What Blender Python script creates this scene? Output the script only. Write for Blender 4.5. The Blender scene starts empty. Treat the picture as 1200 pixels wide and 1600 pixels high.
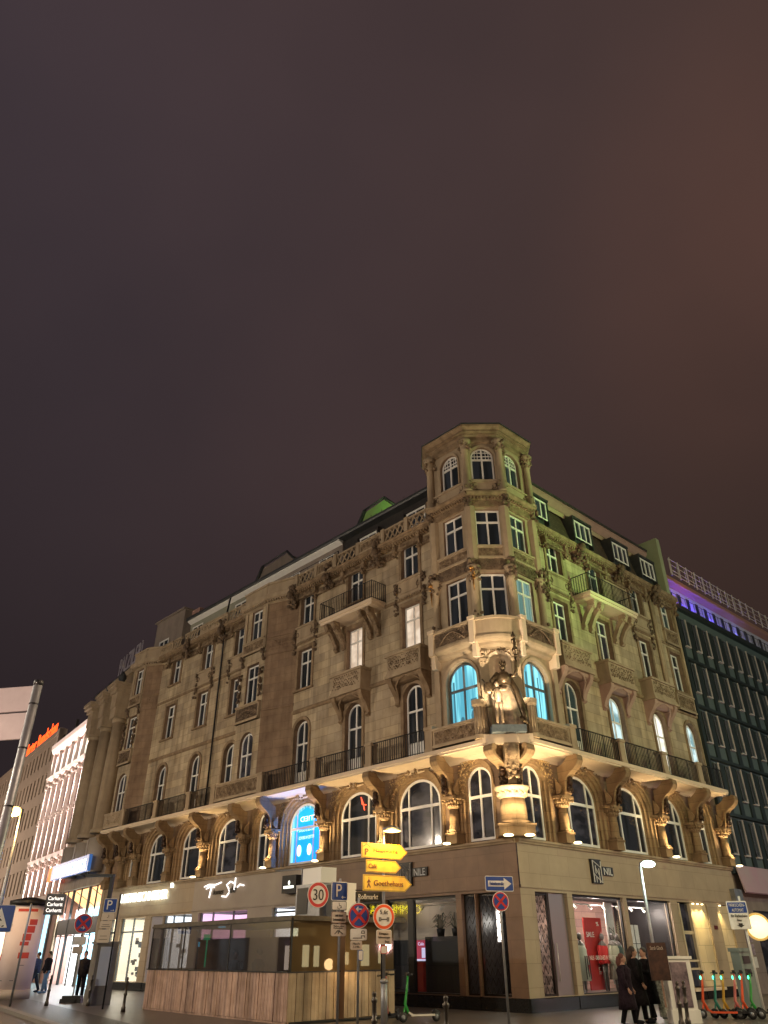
import bpy, math, random
from mathutils import Matrix, Vector
R_ = math.radians
D = bpy.data
sc = bpy.context.scene
col = sc.collection

# ------------------------------------------------------------------ camera
FPX, PITCH, ROLL, EYE = 1150.0, R_(31.0), R_(-0.31), Vector((0, 0, 1.6))
FW = Vector((0, math.cos(PITCH), math.sin(PITCH)))
U0 = Vector((0, -math.sin(PITCH), math.cos(PITCH)))
X0 = Vector((1, 0, 0))
CX = X0*math.cos(ROLL) + U0*math.sin(ROLL)
CU = -X0*math.sin(ROLL) + U0*math.cos(ROLL)
cam = D.cameras.new('camera'); camo = D.objects.new('camera', cam); col.objects.link(camo)
m = Matrix((CX, CU, -FW)).transposed().to_4x4(); m.translation = EYE
camo.matrix_world = m
cam.sensor_fit = 'HORIZONTAL'; cam.sensor_width = 36.0; cam.lens = 36.0*FPX/1200.0
cam.clip_end = 3000
sc.camera = camo
sc.view_settings.view_transform = 'Standard'
sc.view_settings.look = 'None'
sc.view_settings.exposure = 0.0
sc.view_settings.gamma = 1.0

# ------------------------------------------------------------------ world: city-lit night clouds
w = D.worlds.new("World"); sc.world = w; w.use_nodes = True
nt = w.node_tree; nt.nodes.clear()
def N(t, **k):
    n = nt.nodes.new(t)
    for a, b in k.items(): setattr(n, a, b)
    return n
wo = N('ShaderNodeOutputWorld'); bg = N('ShaderNodeBackground'); tc = N('ShaderNodeTexCoord')
noi = N('ShaderNodeTexNoise'); noi.inputs['Scale'].default_value = 1.3; noi.inputs['Detail'].default_value = 4
noi2 = N('ShaderNodeTexNoise'); noi2.inputs['Scale'].default_value = 2.6; noi2.inputs['Detail'].default_value = 3
sep = N('ShaderNodeSeparateXYZ')
rx = N('ShaderNodeValToRGB'); rx.color_ramp.elements[0].position = 0.22; rx.color_ramp.elements[1].position = 0.78
rx.color_ramp.elements[0].color = (0.056, 0.040, 0.045, 1); rx.color_ramp.elements[1].color = (0.066, 0.040, 0.034, 1)
mr = N('ShaderNodeMapRange'); mr.inputs['From Min'].default_value = -0.7; mr.inputs['From Max'].default_value = 0.7
rz = N('ShaderNodeValToRGB'); rz.color_ramp.elements[0].position = 0.25; rz.color_ramp.elements[0].color = (0.42, 0.43, 0.42, 1)
rz.color_ramp.elements[1].position = 0.85; rz.color_ramp.elements[1].color = (1.0, 1.0, 1.02, 1)
mul = N('ShaderNodeMixRGB', blend_type='MULTIPLY'); mul.inputs[0].default_value = 1
mul2 = N('ShaderNodeMixRGB', blend_type='MULTIPLY'); mul2.inputs[0].default_value = 1
rn = N('ShaderNodeValToRGB'); rn.color_ramp.elements[0].position = 0.3; rn.color_ramp.elements[0].color = (0.80, 0.82, 0.86, 1)
rn.color_ramp.elements[1].position = 0.7; rn.color_ramp.elements[1].color = (1.22, 1.15, 1.12, 1)
L_ = nt.links.new
L_(tc.outputs['Generated'], sep.inputs[0]); L_(tc.outputs['Generated'], noi.inputs[0])
L_(sep.outputs['X'], mr.inputs[0]); L_(mr.outputs[0], rx.inputs[0]); L_(sep.outputs['Z'], rz.inputs[0])
L_(rx.outputs[0], mul.inputs[1]); L_(rz.outputs[0], mul.inputs[2]); L_(noi.outputs[0], rn.inputs[0])
L_(mul.outputs[0], mul2.inputs[1]); L_(rn.outputs[0], mul2.inputs[2])
# a patch of cloud lit red by the city, upper right
dot = N('ShaderNodeVectorMath', operation='DOT_PRODUCT'); L_(tc.outputs['Generated'], dot.inputs[0])
gd = (FW*FPX + CX*(1290-600) + CU*(800-370)).normalized(); dot.inputs[1].default_value = gd
mg = N('ShaderNodeMapRange'); mg.interpolation_type = 'SMOOTHSTEP'
mg.inputs['From Min'].default_value = 0.94; mg.inputs['From Max'].default_value = 1.0
L_(dot.outputs['Value'], mg.inputs[0])
noi2.noise_dimensions = '3D'; noi2.inputs['Distortion'].default_value = .6
mm = N('ShaderNodeMath', operation='MULTIPLY'); L_(mg.outputs[0], mm.inputs[0]); L_(noi2.outputs[0], mm.inputs[1])
L_(tc.outputs['Generated'], noi2.inputs[0])
addc = N('ShaderNodeMixRGB', blend_type='ADD'); L_(mm.outputs[0], addc.inputs[0])
L_(mul2.outputs[0], addc.inputs[1]); addc.inputs[2].default_value = (0.040, 0.015, 0.009, 1)
sky = N('ShaderNodeTexSky'); sky.sky_type = 'NISHITA'; sky.sun_disc = False
sky.sun_elevation = R_(-9); sky.sun_rotation = R_(200)
bg.inputs[1].default_value = 1.0
L_(addc.outputs[0], bg.inputs[0])
bg2 = N('ShaderNodeBackground'); L_(sky.outputs[0], bg2.inputs[0]); bg2.inputs[1].default_value = 0.05
ads = N('ShaderNodeAddShader'); L_(bg.outputs[0], ads.inputs[0]); L_(bg2.outputs[0], ads.inputs[1])
L_(ads.outputs[0], wo.inputs[0])

# ------------------------------------------------------------------ frames
def ray(x, y): return FW*FPX + CX*(x-600) + CU*(800-y)
def G(x, y, z=0.0):
    d = ray(x, y); return EYE + d*((z-EYE.z)/d.z)
def AT(x, y, Y):
    d = ray(x, y); return EYE + d*(Y/d.y)
C0 = G(830, 1583.6)
def fr_from(origin, xdir, s):
    x = Vector(xdir).normalized(); z = Vector((0, 0, 1)); y = z.cross(x)
    M = Matrix((x, y, z)).transposed().to_4x4(); M.translation = origin
    return (M, s)
aL, aR, aS = R_(43.6), R_(47.4), R_(35.0)
dL = Vector((-math.sin(aL), math.cos(aL), 0)); nL = Vector((-math.cos(aL), -math.sin(aL), 0))
dR = Vector((math.sin(aR), math.cos(aR), 0)); nR = Vector((math.cos(aR), -math.sin(aR), 0))
dS = Vector((-math.sin(aS), math.cos(aS), 0)); nS = Vector((-math.cos(aS), -math.sin(aS), 0))
FL = fr_from(C0, -dL, -1)
FR = fr_from(C0, dR, 1)
FS = fr_from(C0 + dL*31.2, -dS, -1)
FWD = (Matrix.Identity(4), 1)
def fpt(F, u, o, z): return F[0] @ Vector((F[1]*u, -o, z))
def fmat(F, u, o, z): return F[0] @ Matrix.Translation((F[1]*u, -o, z))

# ------------------------------------------------------------------ lights (assumed unseen lamps added to light the facades)
def lamp(kind, name, loc, color, power, target=None, size=0.3, spot=60, blend=0.6):
    l = D.lights.new(name, kind); l.color = color; l.energy = power
    if kind in ('POINT', 'SPOT'): l.shadow_soft_size = size
    if kind == 'SPOT': l.spot_size = R_(spot); l.spot_blend = blend
    if kind == 'AREA': l.size = size
    o = D.objects.new(name, l); col.objects.link(o); o.location = loc
    if target is not None:
        o.rotation_euler = (Vector(target)-Vector(loc)).to_track_quat('-Z', 'Y').to_euler()
    return o
WARM = (1.0, 0.74, 0.46)
# assumed unseen lamps, added for the general glow on the left facade
lamp('POINT', 'square_lamp_light', C0 + nL*26 + dL*4 + Vector((0, 0, 10)), (1.0, 0.86, 0.66), 6000, size=.35)
lamp('POINT', 'square_lamp_light', C0 + nL*24 + dL*26 + Vector((0, 0, 9)), (1.0, 0.85, 0.67), 5200, size=.35)
# assumed unseen lamps that light the right side greenish, warm, pink and cool
lamp('POINT', 'street_lamp_light', C0 + nR*17 + dR*9 + Vector((0, 0, 14)), (0.82, 1.0, 0.48), 3000, size=.4)  # assumed lamp out of view, yellow green on the right facade
lamp('SPOT', 'green_facade_light', C0 + nR*15 + dR*9 + Vector((0, 0, 12)), (0.42, 1.0, 0.20), 6500, C0 + dR*4.5 + Vector((0, 0, 18.0)), .4, 42, 1.0)  # added unseen spot that turns the upper right facade green
lamp('POINT', 'street_lamp_light', C0 + nR*20 + dR*1 + Vector((0, 0, 8)), (1.0, 0.80, 0.50), 4000, size=.4)  # assumed unseen warm lamp for the right facade
lamp('POINT', 'street_lamp_light', C0 + nR*12 + dR*13 + Vector((0, 0, 2.0)), (1.0, 0.50, 0.46), 620, size=0.3)  # added unseen low lamp that tints the balcony undersides pink
lamp('POINT', 'street_lamp_light', C0 + nR*20 + dR*30 + Vector((0, 0, 9)), (0.75, 0.90, 1.0), 2300, size=.5)  # assumed cool lamp out of view, toward the green office
# weak moonless sky glow
sun = D.lights.new('sky_glow', 'SUN'); sun.energy = 0.03; sun.angle = R_(20); sun.color = (1.0, 0.85, 0.75)
so = D.objects.new('sky_glow', sun); col.objects.link(so); so.rotation_euler = (R_(40), 0, R_(15))

# ------------------------------------------------------------------ materials
def mat(name, base=(0.5, 0.5, 0.5), rough=0.7, metal=0.0, emit=None, es=1.0, kind=None, alt=None, scale=3.0,
        bump=0.0, bscale=30.0, spec=0.5, streak=0.0, brick=None, coat=0.0):
    m = D.materials.new(name); m.use_nodes = True
    t = m.node_tree; b = t.nodes['Principled BSDF']
    b.inputs['Base Color'].default_value = (*base, 1); b.inputs['Roughness'].default_value = rough
    b.inputs['Metallic'].default_value = metal
    b.inputs['Specular IOR Level'].default_value = spec
    if coat: b.inputs['Coat Weight'].default_value = coat
    if emit:
        b.inputs['Emission Color'].default_value = (*emit, 1); b.inputs['Emission Strength'].default_value = es
    nn = lambda k: t.nodes.new(k)
    tc = None
    if alt or bump or streak or brick: tc = nn('ShaderNodeTexCoord')
    cur = None; h = None
    if alt:
        n = nn('ShaderNodeTexNoise'); n.inputs['Scale'].default_value = scale; n.inputs['Detail'].default_value = 6
        n.inputs['Roughness'].default_value = 0.62
        t.links.new(tc.outputs['Object'], n.inputs[0])
        r = nn('ShaderNodeValToRGB'); r.color_ramp.elements[0].position = 0.34; r.color_ramp.elements[1].position = 0.68
        r.color_ramp.elements[0].color = (*base, 1); r.color_ramp.elements[1].color = (*alt, 1)
        t.links.new(n.outputs[0], r.inputs[0]); cur = r.outputs[0]
    if brick:
        bw, bh, mo, var = brick
        s = nn('ShaderNodeSeparateXYZ'); c = nn('ShaderNodeCombineXYZ'); t.links.new(tc.outputs['Object'], s.inputs[0])
        t.links.new(s.outputs['X'], c.inputs['X']); t.links.new(s.outputs['Z' if brick[2] > 0 else 'Y'], c.inputs['Y'])
        k = nn('ShaderNodeTexBrick'); t.links.new(c.outputs[0], k.inputs[0])
        k.inputs['Scale'].default_value = 1; k.inputs['Brick Width'].default_value = bw; k.inputs['Row Height'].default_value = bh
        k.inputs['Mortar Size'].default_value = abs(mo); k.inputs['Mortar Smooth'].default_value = 0.3
        k.inputs['Color1'].default_value = (1-var, 1-var, 1-var*0.8, 1); k.inputs['Color2'].default_value = (1+var*.6, 1+var*.55, 1+var*.45, 1)
        k.inputs['Mortar'].default_value = (0.55, 0.53, 0.5, 1); k.inputs['Bias'].default_value = 0.1
        mx = nn('ShaderNodeMixRGB'); mx.blend_type = 'MULTIPLY'; mx.inputs[0].default_value = 1
        if cur: t.links.new(cur, mx.inputs[1])
        else: mx.inputs[1].default_value = (*base, 1)
        t.links.new(k.outputs[0], mx.inputs[2]); cur = mx.outputs[0]
    if streak:
        mp = nn('ShaderNodeMapping'); mp.inputs['Scale'].default_value = (2.6, 2.6, 0.22); t.links.new(tc.outputs['Object'], mp.inputs[0])
        n = nn('ShaderNodeTexNoise'); n.inputs['Scale'].default_value = 1.0; n.inputs['Detail'].default_value = 5
        t.links.new(mp.outputs[0], n.inputs[0])
        r = nn('ShaderNodeValToRGB'); r.color_ramp.elements[0].position = 0.45; r.color_ramp.elements[1].position = 0.75
        r.color_ramp.elements[0].color = (1, 1, 1, 1); r.color_ramp.elements[1].color = (1-streak, 1-streak*1.05, 1-streak*1.1, 1)
        t.links.new(n.outputs[0], r.inputs[0])
        mx = nn('ShaderNodeMixRGB'); mx.blend_type = 'MULTIPLY'; mx.inputs[0].default_value = 1
        if cur: t.links.new(cur, mx.inputs[1])
        else: mx.inputs[1].default_value = (*base, 1)
        t.links.new(r.outputs[0], mx.inputs[2]); cur = mx.outputs[0]
    if cur: t.links.new(cur, b.inputs['Base Color'])
    if bump:
        n = nn('ShaderNodeTexNoise'); n.inputs['Scale'].default_value = bscale; n.inputs['Detail'].default_value = 5
        t.links.new(tc.outputs['Object'], n.inputs[0])
        bp = nn('ShaderNodeBump'); bp.inputs['Strength'].default_value = bump; bp.inputs['Distance'].default_value = 0.02
        t.links.new(n.outputs[0], bp.inputs['Height']); t.links.new(bp.outputs[0], b.inputs['Normal'])
    return m

def glass(name, tint=(0.9, 0.95, 1.0), refl=0.12, rough=0.02, dark=0.0, dcol=(0.01, 0.01, 0.012), blend=0.12, mx_=0.6):
    m = D.materials.new(name); m.use_nodes = True; t = m.node_tree; t.nodes.clear()
    o = t.nodes.new('ShaderNodeOutputMaterial'); tr = t.nodes.new('ShaderNodeBsdfTransparent'); gl = t.nodes.new('ShaderNodeBsdfGlossy')
    tr.inputs[0].default_value = (*tint, 1); gl.inputs['Roughness'].default_value = rough
    lw = t.nodes.new('ShaderNodeLayerWeight'); lw.inputs[0].default_value = blend
    ma = t.nodes.new('ShaderNodeMapRange'); ma.inputs['To Min'].default_value = refl; ma.inputs['To Max'].default_value = mx_
    t.links.new(lw.outputs['Fresnel'], ma.inputs[0])
    mx = t.nodes.new('ShaderNodeMixShader'); t.links.new(ma.outputs[0], mx.inputs[0])
    base = tr
    if dark:
        df = t.nodes.new('ShaderNodeBsdfDiffuse'); df.inputs[0].default_value = (*dcol, 1)
        m2 = t.nodes.new('ShaderNodeMixShader'); m2.inputs[0].default_value = dark
        t.links.new(tr.outputs[0], m2.inputs[1]); t.links.new(df.outputs[0], m2.inputs[2]); base = m2
    t.links.new(base.outputs[0], mx.inputs[1]); t.links.new(gl.outputs[0], mx.inputs[2]); t.links.new(mx.outputs[0], o.inputs[0])
    return m

def pane_mat(name, c1, c2, es, axis='X', scale=3.0, rough=0.06):
    """a window seen from outside: glossy pane; lit rooms emit, with curtains and shapes varying across"""
    m = D.materials.new(name); m.use_nodes = True; t = m.node_tree; b = t.nodes['Principled BSDF']
    b.inputs['Base Color'].default_value = (0.012, 0.013, 0.016, 1); b.inputs['Roughness'].default_value = rough
    tc = t.nodes.new('ShaderNodeTexCoord'); mp = t.nodes.new('ShaderNodeMapping')
    mp.inputs['Scale'].default_value = (scale, scale, 0.15) if axis == 'X' else (0.8, 0.8, scale)
    oi = t.nodes.new('ShaderNodeObjectInfo'); ad = t.nodes.new('ShaderNodeVectorMath')
    t.links.new(tc.outputs['Object'], mp.inputs[0]); t.links.new(mp.outputs[0], ad.inputs[0])
    ml = t.nodes.new('ShaderNodeMath'); ml.operation = 'MULTIPLY'; ml.inputs[1].default_value = 37.0
    t.links.new(oi.outputs['Random'], ml.inputs[0]); t.links.new(ml.outputs[0], ad.inputs[1])
    n = t.nodes.new('ShaderNodeTexNoise'); n.inputs['Scale'].default_value = 1.6; n.inputs['Detail'].default_value = 2
    t.links.new(ad.outputs[0], n.inputs[0])
    r = t.nodes.new('ShaderNodeValToRGB'); r.color_ramp.elements[0].position = 0.42; r.color_ramp.elements[1].position = 0.58
    r.color_ramp.elements[0].color = (*c1, 1); r.color_ramp.elements[1].color = (*c2, 1)
    t.links.new(n.outputs[0], r.inputs[0]); t.links.new(r.outputs[0], b.inputs['Emission Color'])
    b.inputs['Emission Strength'].default_value = es
    return m

M = {}
M['stone'] = mat('sandstone', (0.33, 0.255, 0.165), 0.85, alt=(0.52, 0.43, 0.30), scale=0.9, bump=0.25, bscale=25, streak=0.45, brick=(0.95, 0.42, 0.010, 0.22))
M['stone_mid'] = mat('brownish_moulded_sandstone', (0.20, 0.135, 0.08), 0.85, alt=(0.33, 0.24, 0.15), scale=3.5, bump=0.3, bscale=25, streak=0.4)
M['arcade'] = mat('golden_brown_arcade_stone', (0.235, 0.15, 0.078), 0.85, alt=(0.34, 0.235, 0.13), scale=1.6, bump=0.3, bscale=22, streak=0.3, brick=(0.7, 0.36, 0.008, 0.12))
M['stone_plain'] = mat('dressed_sandstone', (0.34, 0.26, 0.175), 0.8, alt=(0.42, 0.33, 0.225), scale=1.8, bump=0.2, bscale=30, streak=0.3)
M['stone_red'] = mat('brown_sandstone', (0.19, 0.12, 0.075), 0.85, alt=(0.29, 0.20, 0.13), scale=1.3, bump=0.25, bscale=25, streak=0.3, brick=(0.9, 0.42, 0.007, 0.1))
M['carved'] = mat('carved_sandstone', (0.10, 0.062, 0.036), 0.85, alt=(0.34, 0.25, 0.16), scale=5.0, bump=0.7, bscale=22)  # dark tones mixed in stand for shade between the carved forms
M['carved_dark'] = mat('sooty_carved_sandstone', (0.075, 0.05, 0.035), 0.85, alt=(0.20, 0.14, 0.09), scale=5.0, bump=0.7, bscale=22)  # relief shade put into the colour, darker than the other carving
M['clad'] = mat('shop_stone_cladding', (0.34, 0.265, 0.18), 0.6, alt=(0.40, 0.315, 0.215), scale=1.2, bump=0.1, bscale=40, brick=(1.15, 0.66, 0.006, 0.05))
M['clad_brown'] = mat('brown_stone_cladding', (0.15, 0.09, 0.055), 0.5, alt=(0.20, 0.12, 0.07), scale=1.6, bump=0.1, bscale=40, brick=(1.15, 0.66, 0.006, 0.06))
M['clad_grey'] = mat('grey_render', (0.33, 0.28, 0.24), 0.7, alt=(0.38, 0.33, 0.28), scale=0.8, bump=0.08)
M['gold_stone'] = mat('ochre_carved_stone', (0.66, 0.48, 0.24), 0.7, alt=(0.50, 0.34, 0.15), scale=6, bump=.3)  # uplight of the lit bays put into the colour of the carving
M['rose_stone'] = mat('rosy_sandstone', (0.36, 0.24, 0.19), 0.85, alt=(0.42, 0.29, 0.23), scale=2, bump=.2)  # pink light from below put into the colour of the right corbels
M['soffit'] = mat('limewashed_soffit', (0.62, 0.50, 0.37), 0.8, alt=(0.68, 0.56, 0.43), scale=1.2, bump=0.1)
M['plinth'] = mat('black_granite', (0.012, 0.012, 0.013), 0.25, alt=(0.02, 0.02, 0.02), scale=30)
M['frame'] = mat('white_window_paint', (0.85, 0.84, 0.82), 0.45, alt=(0.78, 0.77, 0.75), scale=4)
M['frame_dark'] = mat('dark_window_paint', (0.10, 0.12, 0.14), 0.4)
M['iron'] = mat('black_iron', (0.012, 0.012, 0.014), 0.5, metal=0.3)
M['lead'] = mat('lead_sheet', (0.05, 0.055, 0.06), 0.5, metal=0.4, alt=(0.08, 0.085, 0.09), scale=3)
M['roof_dark'] = mat('slate_roof', (0.028, 0.026, 0.026), 0.6, alt=(0.045, 0.04, 0.038), scale=4, brick=(0.35, 0.2, 0.01, 0.2))
M['roof_brown'] = mat('brown_tile_roof', (0.075, 0.05, 0.04), 0.7, alt=(0.10, 0.07, 0.055), scale=4, brick=(0.3, 0.16, 0.02, 0.25))
M['render_pink'] = mat('rose_eaves_render', (0.36, 0.22, 0.19), 0.8, alt=(0.30, 0.18, 0.16), scale=2)
M['render_grey'] = mat('attic_render', (0.22, 0.185, 0.16), 0.8, alt=(0.28, 0.23, 0.20), scale=1.5, streak=0.2)
M['bronze'] = mat('old_bronze', (0.05, 0.035, 0.022), 0.38, metal=0.75, alt=(0.14, 0.10, 0.06), scale=9, bump=0.3, bscale=18)
M['bronze_dark'] = mat('dark_bronze_mask', (0.03, 0.017, 0.010), 0.35, metal=0.5, alt=(0.07, 0.035, 0.02), scale=14, bump=0.5, bscale=25)
M['gilt'] = mat('gilded_bronze', (0.45, 0.24, 0.08), 0.3, metal=0.8)
M['statue_stone'] = mat('weathered_statue_stone', (0.10, 0.08, 0.065), 0.6, alt=(0.34, 0.25, 0.17), scale=4, bump=0.5, bscale=14, metal=0.2)
M['pane_dark'] = pane_mat('dark_pane', (0.002, 0.003, 0.003), (0.011, 0.012, 0.013), 1.0, 'X', 1.5)
M['pane_dusk'] = pane_mat('dim_pane', (0.004, 0.004, 0.005), (0.028, 0.024, 0.025), 1.0, 'Z', 1.6)
M['pane_warm'] = pane_mat('warm_lit_pane', (0.62, 0.45, 0.31), (0.92, 0.74, 0.56), 1.0, 'Z', 0.8)
M['pane_cyan'] = pane_mat('cyan_lit_pane', (0.10, 0.42, 0.55), (0.34, 0.95, 1.05), 1.15, 'X', 4.0)
M['pane_teal'] = pane_mat('teal_curtain_pane', (0.10, 0.20, 0.17), (0.22, 0.36, 0.31), 1.0, 'X', 4.0)
M['pane_cool'] = pane_mat('cool_lit_pane', (0.22, 0.40, 0.42), (0.75, 0.98, 0.98), 1.0, 'Z', 1.0)
M['pane_white'] = pane_mat('white_lit_pane', (0.80, 0.76, 0.62), (1.1, 1.05, 0.95), 1.3, 'Z', 1.0)
M['pane_green'] = pane_mat('green_curtain_pane', (0.004, 0.008, 0.006), (0.020, 0.034, 0.026), 1.0, 'X', 3.0)
M['glass'] = glass('shop_glass', refl=0.07)
M['glass_kiosk'] = glass('kiosk_glass', tint=(0.34, 0.29, 0.25), refl=0.20, rough=0.02, dark=0.55, dcol=(0.035, 0.026, 0.020), blend=.35, mx_=.9)
M['dark_room'] = mat('dark_interior', (0.02, 0.018, 0.018), 0.8)
M['black'] = mat('matt_black', (0.010, 0.010, 0.011), 0.5)
M['grey_metal'] = mat('galvanised_steel', (0.30, 0.31, 0.33), 0.45, metal=0.6, alt=(0.22, 0.23, 0.25), scale=6)
M['alu'] = mat('brushed_aluminium', (0.60, 0.56, 0.56), 0.4, metal=0.25, alt=(0.46, 0.42, 0.43), scale=1.5, bump=0.05, bscale=4)
M['white_paint'] = mat('white_paint', (0.75, 0.74, 0.70), 0.45)
M['red_sign'] = mat('red_sign_foil', (0.55, 0.02, 0.015), 0.4)
M['orange_sign'] = mat('orange_sign_foil', (0.75, 0.09, 0.01), 0.4)
M['blue_sign'] = mat('blue_sign_foil', (0.01, 0.05, 0.30), 0.35, alt=(0.025, 0.07, 0.26), scale=4)
M['yellow_sign'] = mat('yellow_sign_foil', (0.85, 0.55, 0.02), 0.4, alt=(0.70, 0.43, 0.02), scale=3, streak=.25)
M['white_sign'] = mat('white_sign_foil', (0.78, 0.76, 0.72), 0.4, alt=(0.62, 0.59, 0.54), scale=5)
M['beige_sign'] = mat('aged_sign_foil', (0.55, 0.46, 0.38), 0.45)
M['ink'] = mat('sign_ink', (0.02, 0.015, 0.01), 0.5)
M['brown_ink'] = mat('brown_sign_ink', (0.16, 0.05, 0.01), 0.5)
M['lamp_warm'] = mat('sodium_lamp_glow', (1, 0.6, 0.2), emit=(1.0, 0.50, 0.10), es=14)
M['lamp_white'] = mat('mercury_lamp_glow', (1, 1, 1), emit=(0.62, 1.0, 0.80), es=12)
M['uplight'] = mat('uplight_lens', (1, 0.9, 0.6), emit=(1.0, 0.78, 0.42), es=5)
M['wood'] = mat('weathered_boards', (0.36, 0.225, 0.165), 0.7, alt=(0.58, 0.39, 0.30), scale=2.0, bump=0.3, bscale=20, streak=0.6, brick=(0.17, 6.0, .004, .25))
M['wood2'] = mat('pale_weathered_boards', (0.38, 0.28, 0.18), 0.7, alt=(0.56, 0.44, 0.30), scale=1.6, bump=0.3, bscale=20, streak=0.6, brick=(0.28, 6.0, .004, .22))
M['paving'] = mat('paving_slabs', (0.095, 0.078, 0.066), 0.36, alt=(0.11, 0.093, 0.082), scale=2.0, bump=0.12, bscale=6, brick=(1.9, 1.1, -0.012, 0.12))
M['cobble'] = mat('small_cobbles', (0.035, 0.03, 0.027), 0.45, alt=(0.06, 0.052, 0.046), scale=9.0, bump=0.8, bscale=9, brick=(0.12, 0.12, -0.03, 0.3))
M['asphalt'] = mat('wet_asphalt', (0.03, 0.028, 0.027), 0.4, alt=(0.05, 0.045, 0.042), scale=40.0, bump=0.3, bscale=60)
M['kerb'] = mat('granite_kerb', (0.16, 0.14, 0.12), 0.6, alt=(0.22, 0.19, 0.17), scale=14)

# ------------------------------------------------------------------ mesh collector
class MB:
    def __init__(s, F=None):
        s.v = []; s.f = []; s.mi = []; s.sm = []; s.m = 0; s.s = F[1] if F else 1; s.T = None
    def P(s, u, o, z):
        p = (s.s*u, -o, z)
        if s.T is not None: p = tuple(s.T @ Vector(p))
        s.v.append(p); return len(s.v)-1
    def face(s, idx, sm=False):
        s.f.append(idx); s.mi.append(s.m); s.sm.append(sm)
    def quad(s, a, b, c, d, sm=False): s.face([s.P(*a), s.P(*b), s.P(*c), s.P(*d)], sm)
    def box(s, u0, u1, o0, o1, z0, z1):
        i = [s.P(u, o, z) for z in (z0, z1) for (u, o) in ((u0, o0), (u1, o0), (u1, o1), (u0, o1))]
        for q in ((0, 3, 2, 1), (4, 5, 6, 7), (0, 1, 5, 4), (1, 2, 6, 5), (2, 3, 7, 6), (3, 0, 4, 7)): s.face([i[k] for k in q])
    def prism(s, pts, o0, o1, cap=True):
        """pts in (u,z), extruded along o"""
        a = [s.P(u, o0, z) for u, z in pts]; b = [s.P(u, o1, z) for u, z in pts]; n = len(pts)
        for k in range(n): s.face([a[k], a[(k+1) % n], b[(k+1) % n], b[k]])
        if cap: s.face(a[::-1]); s.face(b)
    def side(s, pts, u0, u1, cap=True, closed=True, sm=False):
        """pts in (o,z), extruded along u"""
        a = [s.P(u0, o, z) for o, z in pts]; b = [s.P(u1, o, z) for o, z in pts]; n = len(pts)
        for k in range(n if closed else n-1): s.face([a[k], a[(k+1) % n], b[(k+1) % n], b[k]], sm)
        if cap and closed: s.face(a[::-1]); s.face(b)
    def plan(s, pts, z0, z1, cap=True, closed=True):
        """pts in (u,o), extruded up"""
        a = [s.P(u, o, z0) for u, o in pts]; b = [s.P(u, o, z1) for u, o in pts]; n = len(pts)
        for k in range(n if closed else n-1): s.face([a[k], a[(k+1) % n], b[(k+1) % n], b[k]])
        if cap and closed: s.face(a[::-1]); s.face(b)
    def lathe(s, prof, c=(0, 0), n=12, sm=True, arc=(0, 360)):
        full = arc[1]-arc[0] >= 360; k = n if full else n+1
        rows = []
        for r, z in prof:
            rows.append([s.P(c[0]+r*math.cos(R_(arc[0]+(arc[1]-arc[0])*j/n)), c[1]+r*math.sin(R_(arc[0]+(arc[1]-arc[0])*j/n)), z) for j in range(k)])
        for a, b in zip(rows[:-1], rows[1:]):
            for j in range(n): s.face([a[j], a[(j+1) % k], b[(j+1) % k], b[j]], sm)
        if full:
            s.face(rows[0][::-1]); s.face(rows[-1])
    def tube(s, pts, r, n=6, sm=True, cap=True):
        """pts: list of (u,o,z); r: radius or list"""
        P = [Vector(p) for p in pts]; k = len(P); rr = r if isinstance(r, (list, tuple)) else [r]*k
        prev = None; rows = []
        for i in range(k):
            d = (P[min(i+1, k-1)]-P[max(i-1, 0)])
            if d.length < 1e-9: d = Vector((0, 0, 1))
            d.normalize()
            if prev is None:
                a = Vector((0, 0, 1)) if abs(d.z) < 0.9 else Vector((1, 0, 0))
                x = d.cross(a).normalized()
            else:
                x = prev - d*prev.dot(d)
                if x.length < 1e-6: x = d.cross(Vector((0, 0, 1)))
                x.normalize()
            prev = x; y = d.cross(x)
            rows.append([s.P(*(P[i]+(x*math.cos(2*math.pi*j/n)+y*math.sin(2*math.pi*j/n))*rr[i])) for j in range(n)])
        for a, b in zip(rows[:-1], rows[1:]):
            for j in range(n): s.face([a[j], a[(j+1) % n], b[(j+1) % n], b[j]], sm)
        if cap: s.face(rows[0][::-1]); s.face(rows[-1])
    def ball(s, c, r, n=8, m_=5):
        rx, ry, rz = r if isinstance(r, (list, tuple)) else (r, r, r)
        rows = []
        for i in range(m_+1):
            t = math.pi*i/m_; zz = -math.cos(t); q = max(math.sin(t), 0.02)
            rows.append([s.P(c[0]+rx*q*math.cos(2*math.pi*j/n), c[1]+ry*q*math.sin(2*math.pi*j/n), c[2]+rz*zz) for j in range(n)])
        for a, b in zip(rows[:-1], rows[1:]):
            for j in range(n): s.face([a[j], a[(j+1) % n], b[(j+1) % n], b[j]], True)
        s.face(rows[0][::-1]); s.face(rows[-1])
    def build(s, name, mats, F=None, parent=None, M_=None):
        me = D.meshes.new(name); me.from_pydata(s.v, [], s.f)
        ms = mats if isinstance(mats, (list, tuple)) else [mats]
        for q in ms: me.materials.append(q)
        if s.f:
            me.polygons.foreach_set('material_index', s.mi); me.polygons.foreach_set('use_smooth', s.sm)
        me.update()
        o = D.objects.new(name, me); col.objects.link(o)
        W = M_ if M_ is not None else (F[0] if F else Matrix.Identity(4))
        place(o, W, parent)
        return o
WM = {}
def place(o, W, parent=None):
    WM[o.name] = W.copy()
    if parent is not None:
        o.parent = parent; o.matrix_basis = WM[parent.name].inverted() @ W
    else: o.matrix_basis = W
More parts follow.
